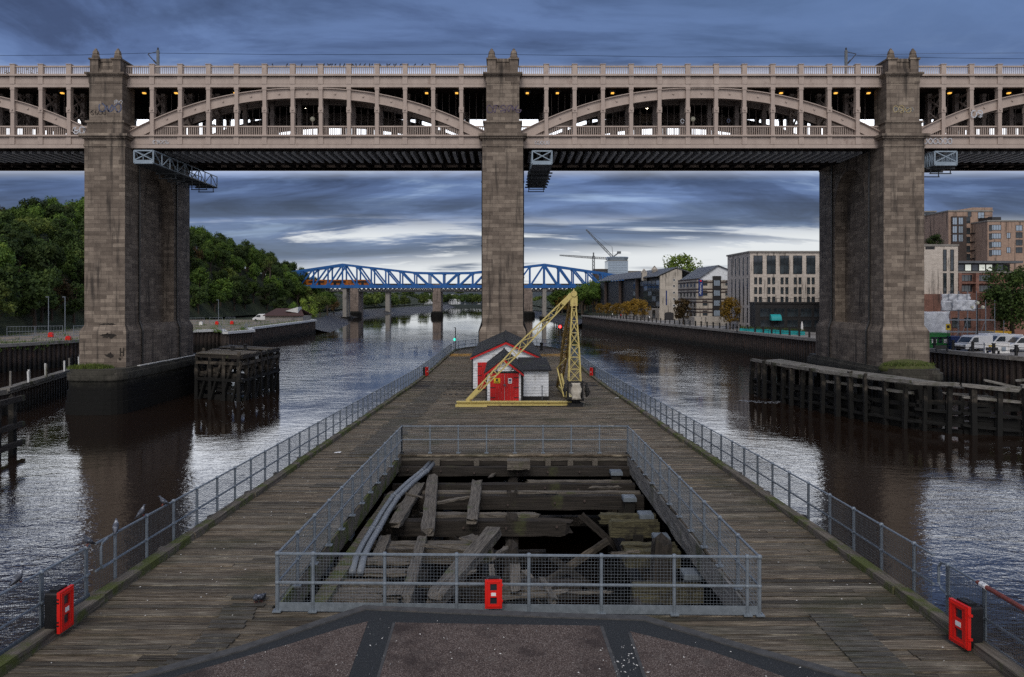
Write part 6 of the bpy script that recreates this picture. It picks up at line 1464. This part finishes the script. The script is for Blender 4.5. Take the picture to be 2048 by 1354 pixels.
for py in (467, 484, 501, 517): b.box((wx(1940,Y1), Y1-1.6, wz(py,Y1)-.12), (wx(1973,Y1), Y1-.02, wz(py,Y1)+.06)); b.box((wx(1940,Y1), Y1-1.62, wz(py-5,Y1)), (wx(1973,Y1), Y1-1.56, wz(py-5,Y1)+.07))
for py in (437,): b.box((wx(1956,Y1), Y1-1.2, wz(py,Y1)-.1), (wx(1973,Y1), Y1-.02, wz(py,Y1)+.05)); b.box((wx(1956,Y1), Y1-1.2, wz(py,Y1)+.55), (wx(1973,Y1), Y1-1.14, wz(py,Y1)+.62))
b.build('balcony', 'dark_clad', t)
b = MB(); b.box((wx(1902,Y1), Y1-.6, wz(540,Y1)), (wx(1930,Y1), Y1-.02, wz(433,Y1))); b.build('bay', 'brick_dark', t)
for px in (1909.5,1921.5):
    for py in (442,459,476): window(t, wx(px,Y1-.6), Y1-.6, wz(py,Y1-.6), 1.1, 1.7, 0, 2, 1, 'dark_frame', 'glass_pale')
Y2_ = 172; t = flats('tan_brick_flats', 'lower tan brick flats with wide pale windows beside the taller flats', wx(1975,Y2_), wx(2060,Y2_), Y2_, Y2_+16, wz(443,Y2_), 4, 'brick_tan', [(1992,py,2.3,1.25,4,'glass_pale') for py in (455,472,489,505)]+[(2017,py,.9,1.3,2,'glass_pale') for py in (471,500)]+[(px,py,1.5,1.3,2,'glass_pale' if py == 456 else 'glass') for px in (2038,) for py in (456,470,485,500)]+[(1981,py,.7,1.4,1,'glass') for py in (456,473,490,506)])
b = MB(); b.box((wx(1990,Y2_), Y2_+1, wz(443,Y2_)), (wx(2008,Y2_), Y2_+6, wz(433,Y2_))); b.build('roof_house', 'dark_frame', t)
b = MB(); b.box((wx(2010,Y2_), Y2_+3, wz(443,Y2_)), (wx(2060,Y2_), Y2_+12, wz(446-10,Y2_))); b.build('glazed_attic', 'glass_pale', t)
Y3 = 200; t = flats('glass_office', 'blue glass office block just right of the right pier', wx(1836,Y3), wx(1872,Y3), Y3, Y3+20, wz(424,Y3), 4, 'glass', [(px,py,2.0,1.5,2,'glass_pale') for px in (1852,1866) for py in (434,447,460,473,486)])
t = flats('tan_office', 'small tan block between the glass office and the tall flats', wx(1870,Y3-2), wx(1902,Y3-2), Y3-2, Y3+18, wz(441,Y3), 4, 'brick_tan', [(1880,452,1.5,1.4,3,'glass_pale'), (1892,452,1.5,1.4,3,'glass_pale'), (1884,470,1.8,1.4,3,'glass_pale')]); b = MB(); b.box((wx(1850,Y3), Y3+2, wz(441,Y3)), (wx(1902,Y3), Y3+16, wz(426,Y3))); b.build('glazed_attic', 'glass_pale', t)
Y4 = 150; t = flats('red_brick_flats', 'red brick flats with dark balconies under a glazed top floor', wx(1914,Y4), wx(2070,Y4), Y4, Y4+14, wz(546,Y4), 4, 'brick_red', [(px,py,3.0,1.25,4,'glass') for px in (1929,1968) for py in (556,577)])
b = MB(); b.box((wx(1916,Y4), Y4+.6, wz(546,Y4)+.3), (wx(2024,Y4), Y4+13, wz(528,Y4))); b.build('glazed_floor', 'dark_clad', t)
for i, px in enumerate((1922, 1936, 1950, 1964, 1978, 2000)): window(t, wx(px,Y4+.6), Y4+.6, wz(535,Y4), 1.3, 1.3, 0, 1, 1, 'dark_frame', 'lit_window' if i in (1, 3, 4) else 'glass')
b = MB(); b.box((wx(1912,Y4), Y4-.9, wz(526.5,Y4)), (wx(2040,Y4), Y4+14, wz(522,Y4))); b.build('roof_slab', 'slate_roof', t)
b = MB()
for py in (566, 588): b.box((wx(1916,Y4), Y4-.9, wz(py,Y4)-.15), (wx(2024,Y4), Y4-.02, wz(py,Y4)+.1)); 
for px in (1915, 1949, 1988): b.box((wx(px,Y4)-.3, Y4-.95, 4.4), (wx(px,Y4)+.3, Y4-.02, wz(546,Y4)))
b.build('balcony', 'brick_red', t)
# far buildings, tower cranes
Yt = 500; t = flats('glass_tower', 'round topped glass tower beyond the blue bridge', wx(1216,Yt), wx(1256,Yt), Yt, Yt+16, wz(522,Yt), 3, 'glass_pale', [(px,py,4.0,2.2,4,'glass' if (px+py) % 2 else 'glass_pale') for px in (1224,1236,1248) for py in (528,538,548,557)])
b = MB(); b.lathe([(6.5,0),(7.5,2.6),(7.2,3.0)], (wx(1238,Yt), Yt+8, wz(522,Yt)), 18); b.build('roof_drum', 'glass_pale', t)
t = flats('grey_block', 'low grey block left of the glass tower', wx(1192,Yt), wx(1217,Yt), Yt+5, Yt+18, wz(538,Yt), 3, 'brick_dark', [(px,py,2.2,1.2,2,'glass') for px in (1198,1206,1213) for py in (543,550,558)]); flats('grey_block', 'low grey block right of the glass tower', wx(1258,Yt), wx(1284,Yt), Yt+5, Yt+18, wz(542,Yt), 3, 'concrete', [(px,py,2.2,1.2,2,'glass') for px in (1264,1273) for py in (547,555)])
cr = thing('tower_crane', 'luffing tower crane with raised jib beside the glass tower', 'tower crane', (wx(1227,520), 520, 3)); b = MB(); lattice(b, (wx(1227,520), 520, 3), (wx(1227,520), 520, wz(512,520)), 1.6, 1.6, 1.6, 14, .16); b.build('mast', 'steel_grey', cr)
b = MB(); lattice(b, at(1226,515,520), at(1172,459,520), 1.2, 1.3, .6, 18, .13, .3, False); b.build('jib', 'steel_grey', cr); b = MB(); b.bar(at(1226,514,520), at(1238,505,520), .8); b.cbox(at(1238,505,520), (2.5, 2, 1.6)); b.tube(at(1174,460,520), at(1224,494,520), .08, 4); b.bar(at(1226,514,520), at(1224,494,520), .3); b.build('counter_jib', 'steel_grey', cr)
cr = thing('tower_crane', 'flat top tower crane with level jib left of the glass tower', 'tower crane', (wx(1187,560), 560, 3)); b = MB(); lattice(b, (wx(1187,560), 560, 3), at(1187,512,560), 1.5, 1.5, 1.5, 14, .18); b.bar(at(1187,514,560), at(1187,505,560), .9); b.build('mast', 'steel_grey', cr)
b = MB(); lattice(b, at(1187,515.5,560), at(1119,510.5,560), 1.3, 1.2, .6, 22, .15, .5, False); lattice(b, at(1187,515.5,560), at(1219,517,560), 1.3, 1.3, 1.3, 8, .15, .5, False); b.cbox(at(1216,518,560), (3, 1.5, 1.8)); b.build('jib', 'steel_grey', cr)
for i, (px0, px1, top_, lab) in enumerate(((847, 865, 599, 'white blocks of flats on the far bank left of the lattice bridge pier'), (897, 921, 598, 'white blocks of flats on the far bank right of the lattice bridge pier'))):
    t = flats('white_flats', lab, wx(px0,900), wx(px1,900), 900, 912, wz(top_,900), 2, 'white_board', [(px0+4+k*4.6, py, 1.6, 1.2, 2, 'glass') for k in range(3+i) for py in (602,606,610)])
for (px, py, w_) in ((958,610,9), (930,611,12), (880,612,8), (795,597,7), (808,594,8), (825,596,7), (840,592,9), (856,588,8), (905,590,9), (940,593,7)):
    Y = 905 if py > 600 else 1500; b = MB(); q = at(px, py, Y); h_ = 4 if py > 600 else 6; b.slab([(q.x-w_/2, Y, q.z-h_), (q.x+w_/2, Y, q.z-h_), (q.x+w_/2, Y, q.z), (q.x, Y, q.z+2), (q.x-w_/2, Y, q.z)], (0, 8, 0)); tag(b.build('far_house', 'cap_white'), 'tiny pale house scattered on the far valley side', 'house', 'houses on the far valley side')
# ---------------------------------------------------------------- right quay furniture
def quay_line(s0, s1, step):
    pts = walk(RW, .5); out = []; last = None
    for x, y in pts:
        if s0 <= y <= s1 and (last is None or math.hypot(x-last[0], y-last[1]) >= step): out.append((x+.9, y)); last = (x, y)
    return out
for s0, s1, lab, grp in ((72, 122, 'black post and chain railing on the quay before the white vans', ''), (124, 292, 'long row of black posts with rails on the quay before the hotels', '')):
    Pq = quay_line(s0, s1, 3.4); t = thing('quay_railing', lab, 'railing', (*Pq[0], 4.6)); proto = None
    for x, y in Pq:
        if proto is None: b = MB(); b.cbox((x, y, 5.25), (.28, .28, 1.3)); b.cbox((x, y, 5.92), (.36, .36, .10)); proto = b.build('post', 'black_tar', t); x0_, y0_ = x, y
        else: c = proto.copy(); COL.objects.link(c); c.parent = t; c.location = (x-x0_, y-y0_, 0)
    b = MB()
    for p, q in zip(Pq, Pq[1:]): b.bar((*p, 5.65), (*q, 5.65), .06); b.bar((*p, 5.15), (*q, 5.15), .06)
    b.build('rail', 'dark_frame', t)
sc = thing('scaffolding', 'tube scaffold with white sheeting in front of the red brick house', 'scaffolding', (wx(1905,124), 124, 4.4)); YS = 124
b = MB(); xs_ = [wx(px, YS) for px in range(1846, 1992, 18)]
for yy in (YS, YS-2.2):
    for i, x in enumerate(xs_):
        zt = wz(640 if i > 7 else 600 if i > 5 else 582, YS) if i > 1 else wz(628, YS); b.tube((x, yy, 4.4), (x, yy, zt), .045, 5)
    for z in (6.3, 8.2): b.tube((xs_[0], yy, z), (xs_[-2], yy, z), .04, 5)
    b.tube((xs_[2], yy, 10.1), (xs_[6], yy, 10.1), .04, 5)
for i in range(2, 7): b.tube((xs_[i], YS-2.2, 4.4), (xs_[i+1], YS-2.2, 8.2 if i % 2 else 6.3), .04, 5); b.tube((xs_[i], YS-2.2, 8.2), (xs_[i], YS, 8.2), .04, 5); b.box((xs_[i], YS-2.2, 6.35), (xs_[i+1]-.05, YS-.1, 6.42)); b.box((xs_[i], YS-2.2, 8.25), (xs_[i+1]-.05, YS-.1, 8.32))
b.build('tube_frame', 'galv_far', sc)
def sheet(px0, px1, py0, py1, Y, name='sheeting'):
    b = MB(); n, m_ = 14, 8; vs = []; a, c = at(px0, py0, Y), at(px1, py1, Y)
    for i in range(n+1):
        for j in range(m_+1):
            x = a.x+(c.x-a.x)*i/n; z = a.z+(c.z-a.z)*j/m_; vs.append((x, Y+.22*noise.noise(Vector((x*1.1, z*1.3, px0)))+.08*math.sin(i*1.3+j), z+.1*noise.noise(Vector((x, 1, px0)))*(1 if j in (0, m_) else .3)))
    b.add(vs, [(i*(m_+1)+j, i*(m_+1)+j+1, (i+1)*(m_+1)+j+1, (i+1)*(m_+1)+j) for i in range(n) for j in range(m_)]); o = b.build(name, 'sheeting', sc, True); s_ = o.modifiers.new('s', 'SOLIDIFY'); s_.thickness = .03
sheet(1846, 1899, 623, 668, YS-2.5); sheet(1884, 1941, 588, 601, YS-2.0); sheet(1883, 1950, 601, 622, YS-2.5); sheet(1905, 1951, 600, 621, YS-2.9)
ZG = 4.42
def hut_box(name, label, cat, px0, px1, py0, Y, mat, depth=2.4, extra=None):
    x0, x1 = wx(px0, Y), wx(px1, Y); zt = wz(py0, Y); t = thing(name, label, cat, (x0, Y, ZG)); b = MB(); b.box((x0, Y, ZG), (x1, Y+depth, zt)); b.box((x0-.05, Y-.05, zt), (x1+.05, Y+depth+.05, zt+.12))
    for x in (x0, x1-.1): b.box((x-.02, Y-.04, ZG), (x+.12, Y-.001, zt))
    b.build('body', mat, t)
    if extra:
        for (a, c, e, f, mt, nm) in extra: b = MB(); b.box((wx(a,Y), Y-.07, wz(f,Y)), (wx(c,Y), Y-.03, wz(e,Y))); b.build(nm, mt, t)
    return t
hut_box('site_cabin', 'green site cabin with notices beside the sheeted scaffold', 'cabin', 1852, 1900, 668, 111, 'green_paint', 3, [(1863,1873,678,686,'sign_white','notice'), (1887,1896,678,686,'sign_white','notice'), (1861,1898,674,677,'glass','window'), (1877,1884,675,686,'glass','window')])
hut_box('storage_container', 'dark blue storage container between the green cabin and the white van', 'container', 1902, 1932, 675, 110, 'blue_hut', 3, [(1908,1927,689,692,'sign_white','lettering_panel')])
hut_box('skip_container', 'yellow open container behind the white vans', 'container', 1985, 2022, 664, 122, 'yellow_box', 2.4, [(1989,2000,667,675,'brick_dark','opening'), (2003,2018,667,675,'brick_dark','opening')])
hut_box('site_hoarding', 'white hoarding with coloured panels in front of the vans', 'hoarding', 1970, 2019, 687, 102, 'sign_white', .3, [(1977,1991,690,693,'sign_yellow','poster'), (1977,1982,694,704,'banner_blue','poster'), (1984,1990,694,704,'red_plastic','poster'), (2003,2011,694,702,'glass_pale','poster')])
def van(px, Y, rz, label):
    t = thing('white_van', label, 'van', (0,0,0), 'white vans parked on the quay'); L, W_, H = 5.2, 2.0, 2.2
    prof = [(-L/2, .35), (L/2, .35), (L/2, .95), (L/2-.75, 1.2), (L/2-1.5, 2.0), (L/2-1.9, H), (-L/2+.1, H), (-L/2, 2.0)]
    b = MB(); b.slab([(x, -W_/2, z) for x, z in prof], (0, W_, 0)); bd = b.build('body', 'van_white', t); bm = bd.modifiers.new('b', 'BEVEL'); bm.width = .09; bm.segments = 2
    b = MB()
    for s in (-1, 1): b.slab([(L/2-.95, s*(W_/2+.012), 1.25), (L/2-1.55, s*(W_/2+.012), 1.92), (L/2-2.4, s*(W_/2+.012), 1.92), (L/2-2.4, s*(W_/2+.012), 1.25)], (0, -s*.02, 0))
    b.slab([(L/2-.80, -.85, 1.24), (L/2-.80, .85, 1.24), (L/2-1.46, .8, 1.94), (L/2-1.46, -.8, 1.94)], (.02, 0, .02)); b.build('window', 'glass', t)
    for x in (-L/2+.95, L/2-.95):
        for s in (-1, 1):
            b = MB(); b.path([(x, s*(W_/2-.2), .36), (x, s*(W_/2+.02), .36)], .36, 16); wv = b.build('wheel', 'tyre', t); b = MB(); b.path([(x, s*(W_/2+.01), .36), (x, s*(W_/2+.03), .36)], .2, 12); b.build('hub', 'steel_grey', wv)
    b = MB(); b.box((L/2-.02, -.95, .4), (L/2+.08, .95, .7)); b.box((-L/2-.06, -.95, .4), (-L/2+.02, .95, .6)); b.build('bumper', 'dark_frame', t)
    for s in (-1, 1): b = MB(); b.box((L/2-.12, s*.8-.15, .78), (L/2+.02, s*.8+.15, .98)); b.build('headlight', 'glass_pale', t)
    t.location = (wx(px, Y), Y, ZG); t.rotation_euler = (0, 0, rz); return t
van(1946, 106.5, R(200), 'white van parked beside the blue container on the quay'); van(2003, 109, R(185), 'white van parked under the yellow container on the quay'); van(2050, 105, R(175), 'white van cut by the right edge of the view'); van(1976, 112, R(190), 'white van half hidden behind the hoarding on the quay')
def post_sign(px, Y, py0, lab, mat):
    x = wx(px, Y); t = thing('road_sign', lab, 'sign', (x, Y, ZG)); b = MB(); b.tube((x, Y, ZG), (x, Y, wz(py0, Y)+.2), .05, 6); b.build('pole', 'dark_frame', t); b = MB(); b.box((x-.35, Y-.06, wz(py0,Y)-.45), (x+.35, Y-.02, wz(py0,Y)+.45)); pl = b.build('plate', mat, t); b = MB(); b.box((x-.2, Y-.075, wz(py0,Y)-.15), (x+.2, Y-.061, wz(py0,Y)+.25)); b.build('symbol', 'sign_black', pl)
post_sign(1896, 110, 654, 'yellow sign on a pole beside the green cabin', 'sign_yellow')
t = thing('street_lamp', 'ornate dark street lamp between the scaffold and the white vans', 'street lamp', (wx(1955,108), 108, ZG)); x = wx(1955,108); b = MB(); b.tube((x,108,ZG), (x,108,10.9), .10, 8, .06); b.lathe([(.26,0),(.24,.9),(.12,1.2)], (x,108,ZG), 8); b.bar((x-.8,108,10.2), (x+.8,108,10.2), .06); b.build('post', 'dark_frame', t)
for dx in (-.75, 0, .75): b = MB(); b.ball((x+dx, 108, 10.5 if dx else 11.1), .25, 8); b.build('lantern', 'lamp_globe', t, True)
def seat(px, Y, lab): x = wx(px, Y); t = thing('quay_bench', lab, 'bench', (x, Y, ZG)); b = MB(); b.box((x-.8, Y, ZG+.42), (x+.8, Y+.4, ZG+.48)); b.build('seat', 'dark_frame', t); b = MB(); b.box((x-.8, Y+.4, ZG+.5), (x+.8, Y+.46, ZG+.9)); b.build('backrest', 'dark_frame', t); [MB.build((lambda m_: (m_.box((x+s, Y, ZG), (x+s+.06, Y+.4, ZG+.42)), m_)[1])(MB()), 'leg', 'dark_frame', t) for s in (-.75, .7)]
seat(1885, 104, 'dark bench on the quay in front of the green cabin'); seat(1988, 100, 'dark bench on the quay in front of the hoarding')
# people far along the quay
def person(px, Y, top, lab, rz=0):
    t = thing('person', lab, 'person', (0,0,0)); b = MB(); K = 10
    for s in (-1, 1): b.path([(s*.10, .0, 0), (s*.10, .0, .48), (s*.09, 0, .86)], [.055, .065, .09], 7); b.path([(s*.10, .03, .03), (s*.10, -.16, .03)], [.05, .04], 6)
    b.path([(0,0,.82), (0,0,.95), (0,0,1.15), (0,0,1.38), (0,0,1.48), (0,0,1.55)], [.15, .16, .155, .18, .09, .055], K)
    for s in (-1, 1): b.path([(s*.18, 0, 1.42), (s*.23, .02, 1.14), (s*.23, -.05, .86)], [.06, .05, .04], 6)
    b.ball((0, -.01, 1.64), .105, 10, (.9, 1, 1.2)); o = b.build('body', 'dark_frame', t, True)
    b = MB(); b.path([(0,0,.88), (0,0,1.1), (0,0,1.36), (0,0,1.46)], [.175, .175, .20, .11], K); b.build('coat', top, t, True); t.location = (wx(px, Y), Y, 4.44); t.rotation_euler = (0,0,rz)
person(1299, 236, 'sign_white', 'person in a pale coat walking on the quay before the arches'); person(1242, 262, 'red_plastic', 'person in a red coat on the quay by the autumn trees'); person(1225, 275, 'sign_white', 'person in a white top far along the quay'); person(1474, 163, 'dark_clad', 'person in dark clothes beside the teal planters')
# ---------------------------------------------------------------- left bank furniture
def lamp_col(px, Y, top, lab): x = wx(px, Y); z = 4.3; t = thing('lamp_column', lab, 'street lamp', (x, Y, z)); b = MB(); b.tube((x,Y,z), (x,Y,wz(top,Y)), .09, 6, .06); b.build('column', 'galv_far', t); b = MB(); b.box((x-.5, Y-.12, wz(top,Y)-.05), (x+.1, Y+.12, wz(top,Y)+.08)); b.build('lantern', 'galv_far', t)
lamp_col(97, 150, 594, 'tall grey lamp column on the gravel left of the left pier'); lamp_col(130, 152, 594, 'second grey lamp column closest to the left pier'); lamp_col(437, 215, 600, 'slim grey lamp column on the gravel right of the left pier')
def hfence(px0, px1, Y0, Y1, lab, grp):
    t = thing('site_fence', lab, 'fence', (wx(px0,Y0), Y0, 4.3), grp); n = max(1, int(abs(wx(px1,Y1)-wx(px0,Y0))/3.4)); b = MB(); g = MB()
    for i in range(n):
        a = Vector((wx(px0,Y0), Y0, 4.3)).lerp(Vector((wx(px1,Y1), Y1, 4.3)), i/n); c = Vector((wx(px0,Y0), Y0, 4.3)).lerp(Vector((wx(px1,Y1), Y1, 4.3)), (i+.95)/n)
        for p in (a, c): b.bar(p, p+Vector((0,0,2)), .07)
        for z in (.1, 1.0, 1.95): b.bar(a+Vector((0,0,z)), c+Vector((0,0,z)), .06)
        for k in range(1, 9): q = a.lerp(c, k/9); g.bar(q+Vector((0,0,.1)), q+Vector((0,0,1.95)), .022)
    b.build('panel_frame', 'galv_far', t); g.build('wire_infill', 'galv_far', t)
hfence(14, 128, 146, 150, 'mesh site fence along the foot of the wood left of the left pier', 'site fences on the left bank'); hfence(147, 172, 150, 152, 'short site fence panel meeting the left pier at its left edge', 'site fences on the left bank'); hfence(376, 410, 205, 207, 'white barrier fence nearest the right side of the left pier', 'site fences on the left bank'); hfence(419, 446, 208, 210, 'middle white barrier fence right of the left pier', 'site fences on the left bank'); hfence(452, 471, 212, 213, 'last short barrier fence before the brown roofed shed', 'site fences on the left bank')
def barrier(px, Y, mat, lab, w_=1.25): x = wx(px, Y); b = MB(); b.slab([(x-w_/2, Y-.3, 4.3), (x+w_/2, Y-.3, 4.3), (x+w_/2-.05, Y-.3, 5.0), (x+w_/2-.25, Y-.3, 5.25), (x-w_/2+.25, Y-.3, 5.25), (x-w_/2+.05, Y-.3, 5.0)], (0,.5,0)); tag(b.build('plastic_barrier', mat), lab, 'barrier', 'red and white plastic barriers')
for px, Y, mt, lb in ((102,144,'red_plastic','red plastic barrier at the foot of the first lamp column'), (137,131,'red_plastic','small red barrier lying near the left quay railing'), (402,205.5,'sign_white','white barrier among the barrier fences right of the left pier'), (434,209,'red_plastic','red barrier below the slim lamp column'), (464,212,'red_plastic','red barrier close to the shed')): barrier(px, Y, mt, lb, .9)
sh = thing('riverside_shed', 'low brown roofed shed with a white skylight on the left bank', 'shed', (wx(560,235), 235, 4.3)); Y = 235; x0, x1 = wx(530,Y), wx(606,Y)
b = MB(); b.box((x0, Y, 4.0), (x1, Y+9, wz(632,Y))); b.build('wall', 'concrete', sh); b = MB(); b.slab([(x0-.5, Y-.6, wz(632,Y)), (x1+.5, Y-.6, wz(632,Y)), (x1-2, Y+5, wz(621,Y)+.4), (x0+2, Y+5, wz(621,Y)+.4)], (0,0,.2)); b.slab([(x0+2, Y+5, wz(621,Y)+.4), (x1-2, Y+5, wz(621,Y)+.4), (x1+.5, Y+10, wz(632,Y)), (x0-.5, Y+10, wz(632,Y))], (0,0,.2)); b.build('roof', 'shed_tile', sh)
b = MB(); b.slab([(wx(568,Y), Y+1.2, wz(622,Y)), (wx(594,Y), Y+1.2, wz(626,Y)), (wx(594,Y), Y+1.2, wz(614,Y))], (0,4,0)); b.build('skylight', 'cap_white', sh)
t = dup(next(o for o in bpy.data.objects if o.name == 'white_van'), (wx(523,240), 240, 4.3), R(190), 'white van parked on the left bank beside the shed', 'vehicles on the left bank')
def lowrail(line, lab, h=1.05):
    t = thing('quay_railing', lab, 'railing', (*line[0], 4.6)); Pq = walk(line, 2.4); b = MB(); proto = None
    for x, y in Pq:
        if proto is None: q = MB(); q.tube((x,y,4.6), (x,y,4.6+h), .035, 5); proto = q.build('post', 'galv_far', t); x0_, y0_ = x, y
        else: c = proto.copy(); COL.objects.link(c); c.parent = t; c.location = (x-x0_, y-y0_, 0)
    for p, q in zip(line, line[1:]):
        for z in (h, h*.5): b.tube((*p, 4.6+z), (*q, 4.6+z), .03, 5)
    b.build('rail', 'galv_far', t)
lowrail([(x-.7, y) for x, y in LW[2:6]], 'thin pale railing along the gravel edge left of the left pier'); lowrail([(x-.8, y) for x, y in LW[6:]], 'thin pale railing above the white coping right of the left pier')
b = MB(); rr = random.Random(4); spots = []
for _ in range(260):
    y = rr.uniform(108, 250); L_ = foot_x(y); x = rr.uniform(L_, -66); spots.append((x, y, 4.2, rr.uniform(.5, 1.8), rr.uniform(.5, 1.8), 14))
for x, y in walk(LW[1:], 1.2): spots.append((x-1.6, y, 4.2, .8, .8, 12))
b = tufts('', '', '', spots, hgt=.5); tag(b.build('grass', 'leaf_green'), kind='stuff', label='weeds and rough grass patches on the left bank gravel', cat='grass')
def weed(px, top, wpx, lab):
    X = wx(px, 90); H = (150-top)*90/F; t = thing('bridge_shrub', lab, 'shrub', (X, 90, ZU1)); rr = random.Random(px); b = MB(); g = MB()
    for _ in range(14):
        a = rr.uniform(-1, 1)*wpx*90/F*.5; q = Vector((X+a, 90+rr.uniform(-.8,.8), ZU1+H*rr.uniform(.6, 1))); b.tube((X+a*.3, 90, ZU1-.1), q, .03, 4, .01)
        for _ in range(34): p = q+Vector((rr.gauss(0,.28), rr.gauss(0,.28), rr.gauss(-.1,.30))); s = .09; n_ = Vector((rr.uniform(-1,1), rr.uniform(-1,1), rr.uniform(-1,1))).normalized(); u_ = n_.orthogonal()*s; v_ = n_.cross(u_); g.quad(p-u_, p-v_*.6, p+u_, p+v_*.6)
    b.build('stem', 'bark', t); g.build('foliage', 'leaf_olive', t)
weed(46, 106, 46, 'shrub sprouting above the bridge parapet at the far left'); weed(326, 118, 22, 'small shrub sprouting beside the left catenary mast'); weed(384, 126, 20, 'low shrub behind the parapet right of the left catenary mast')
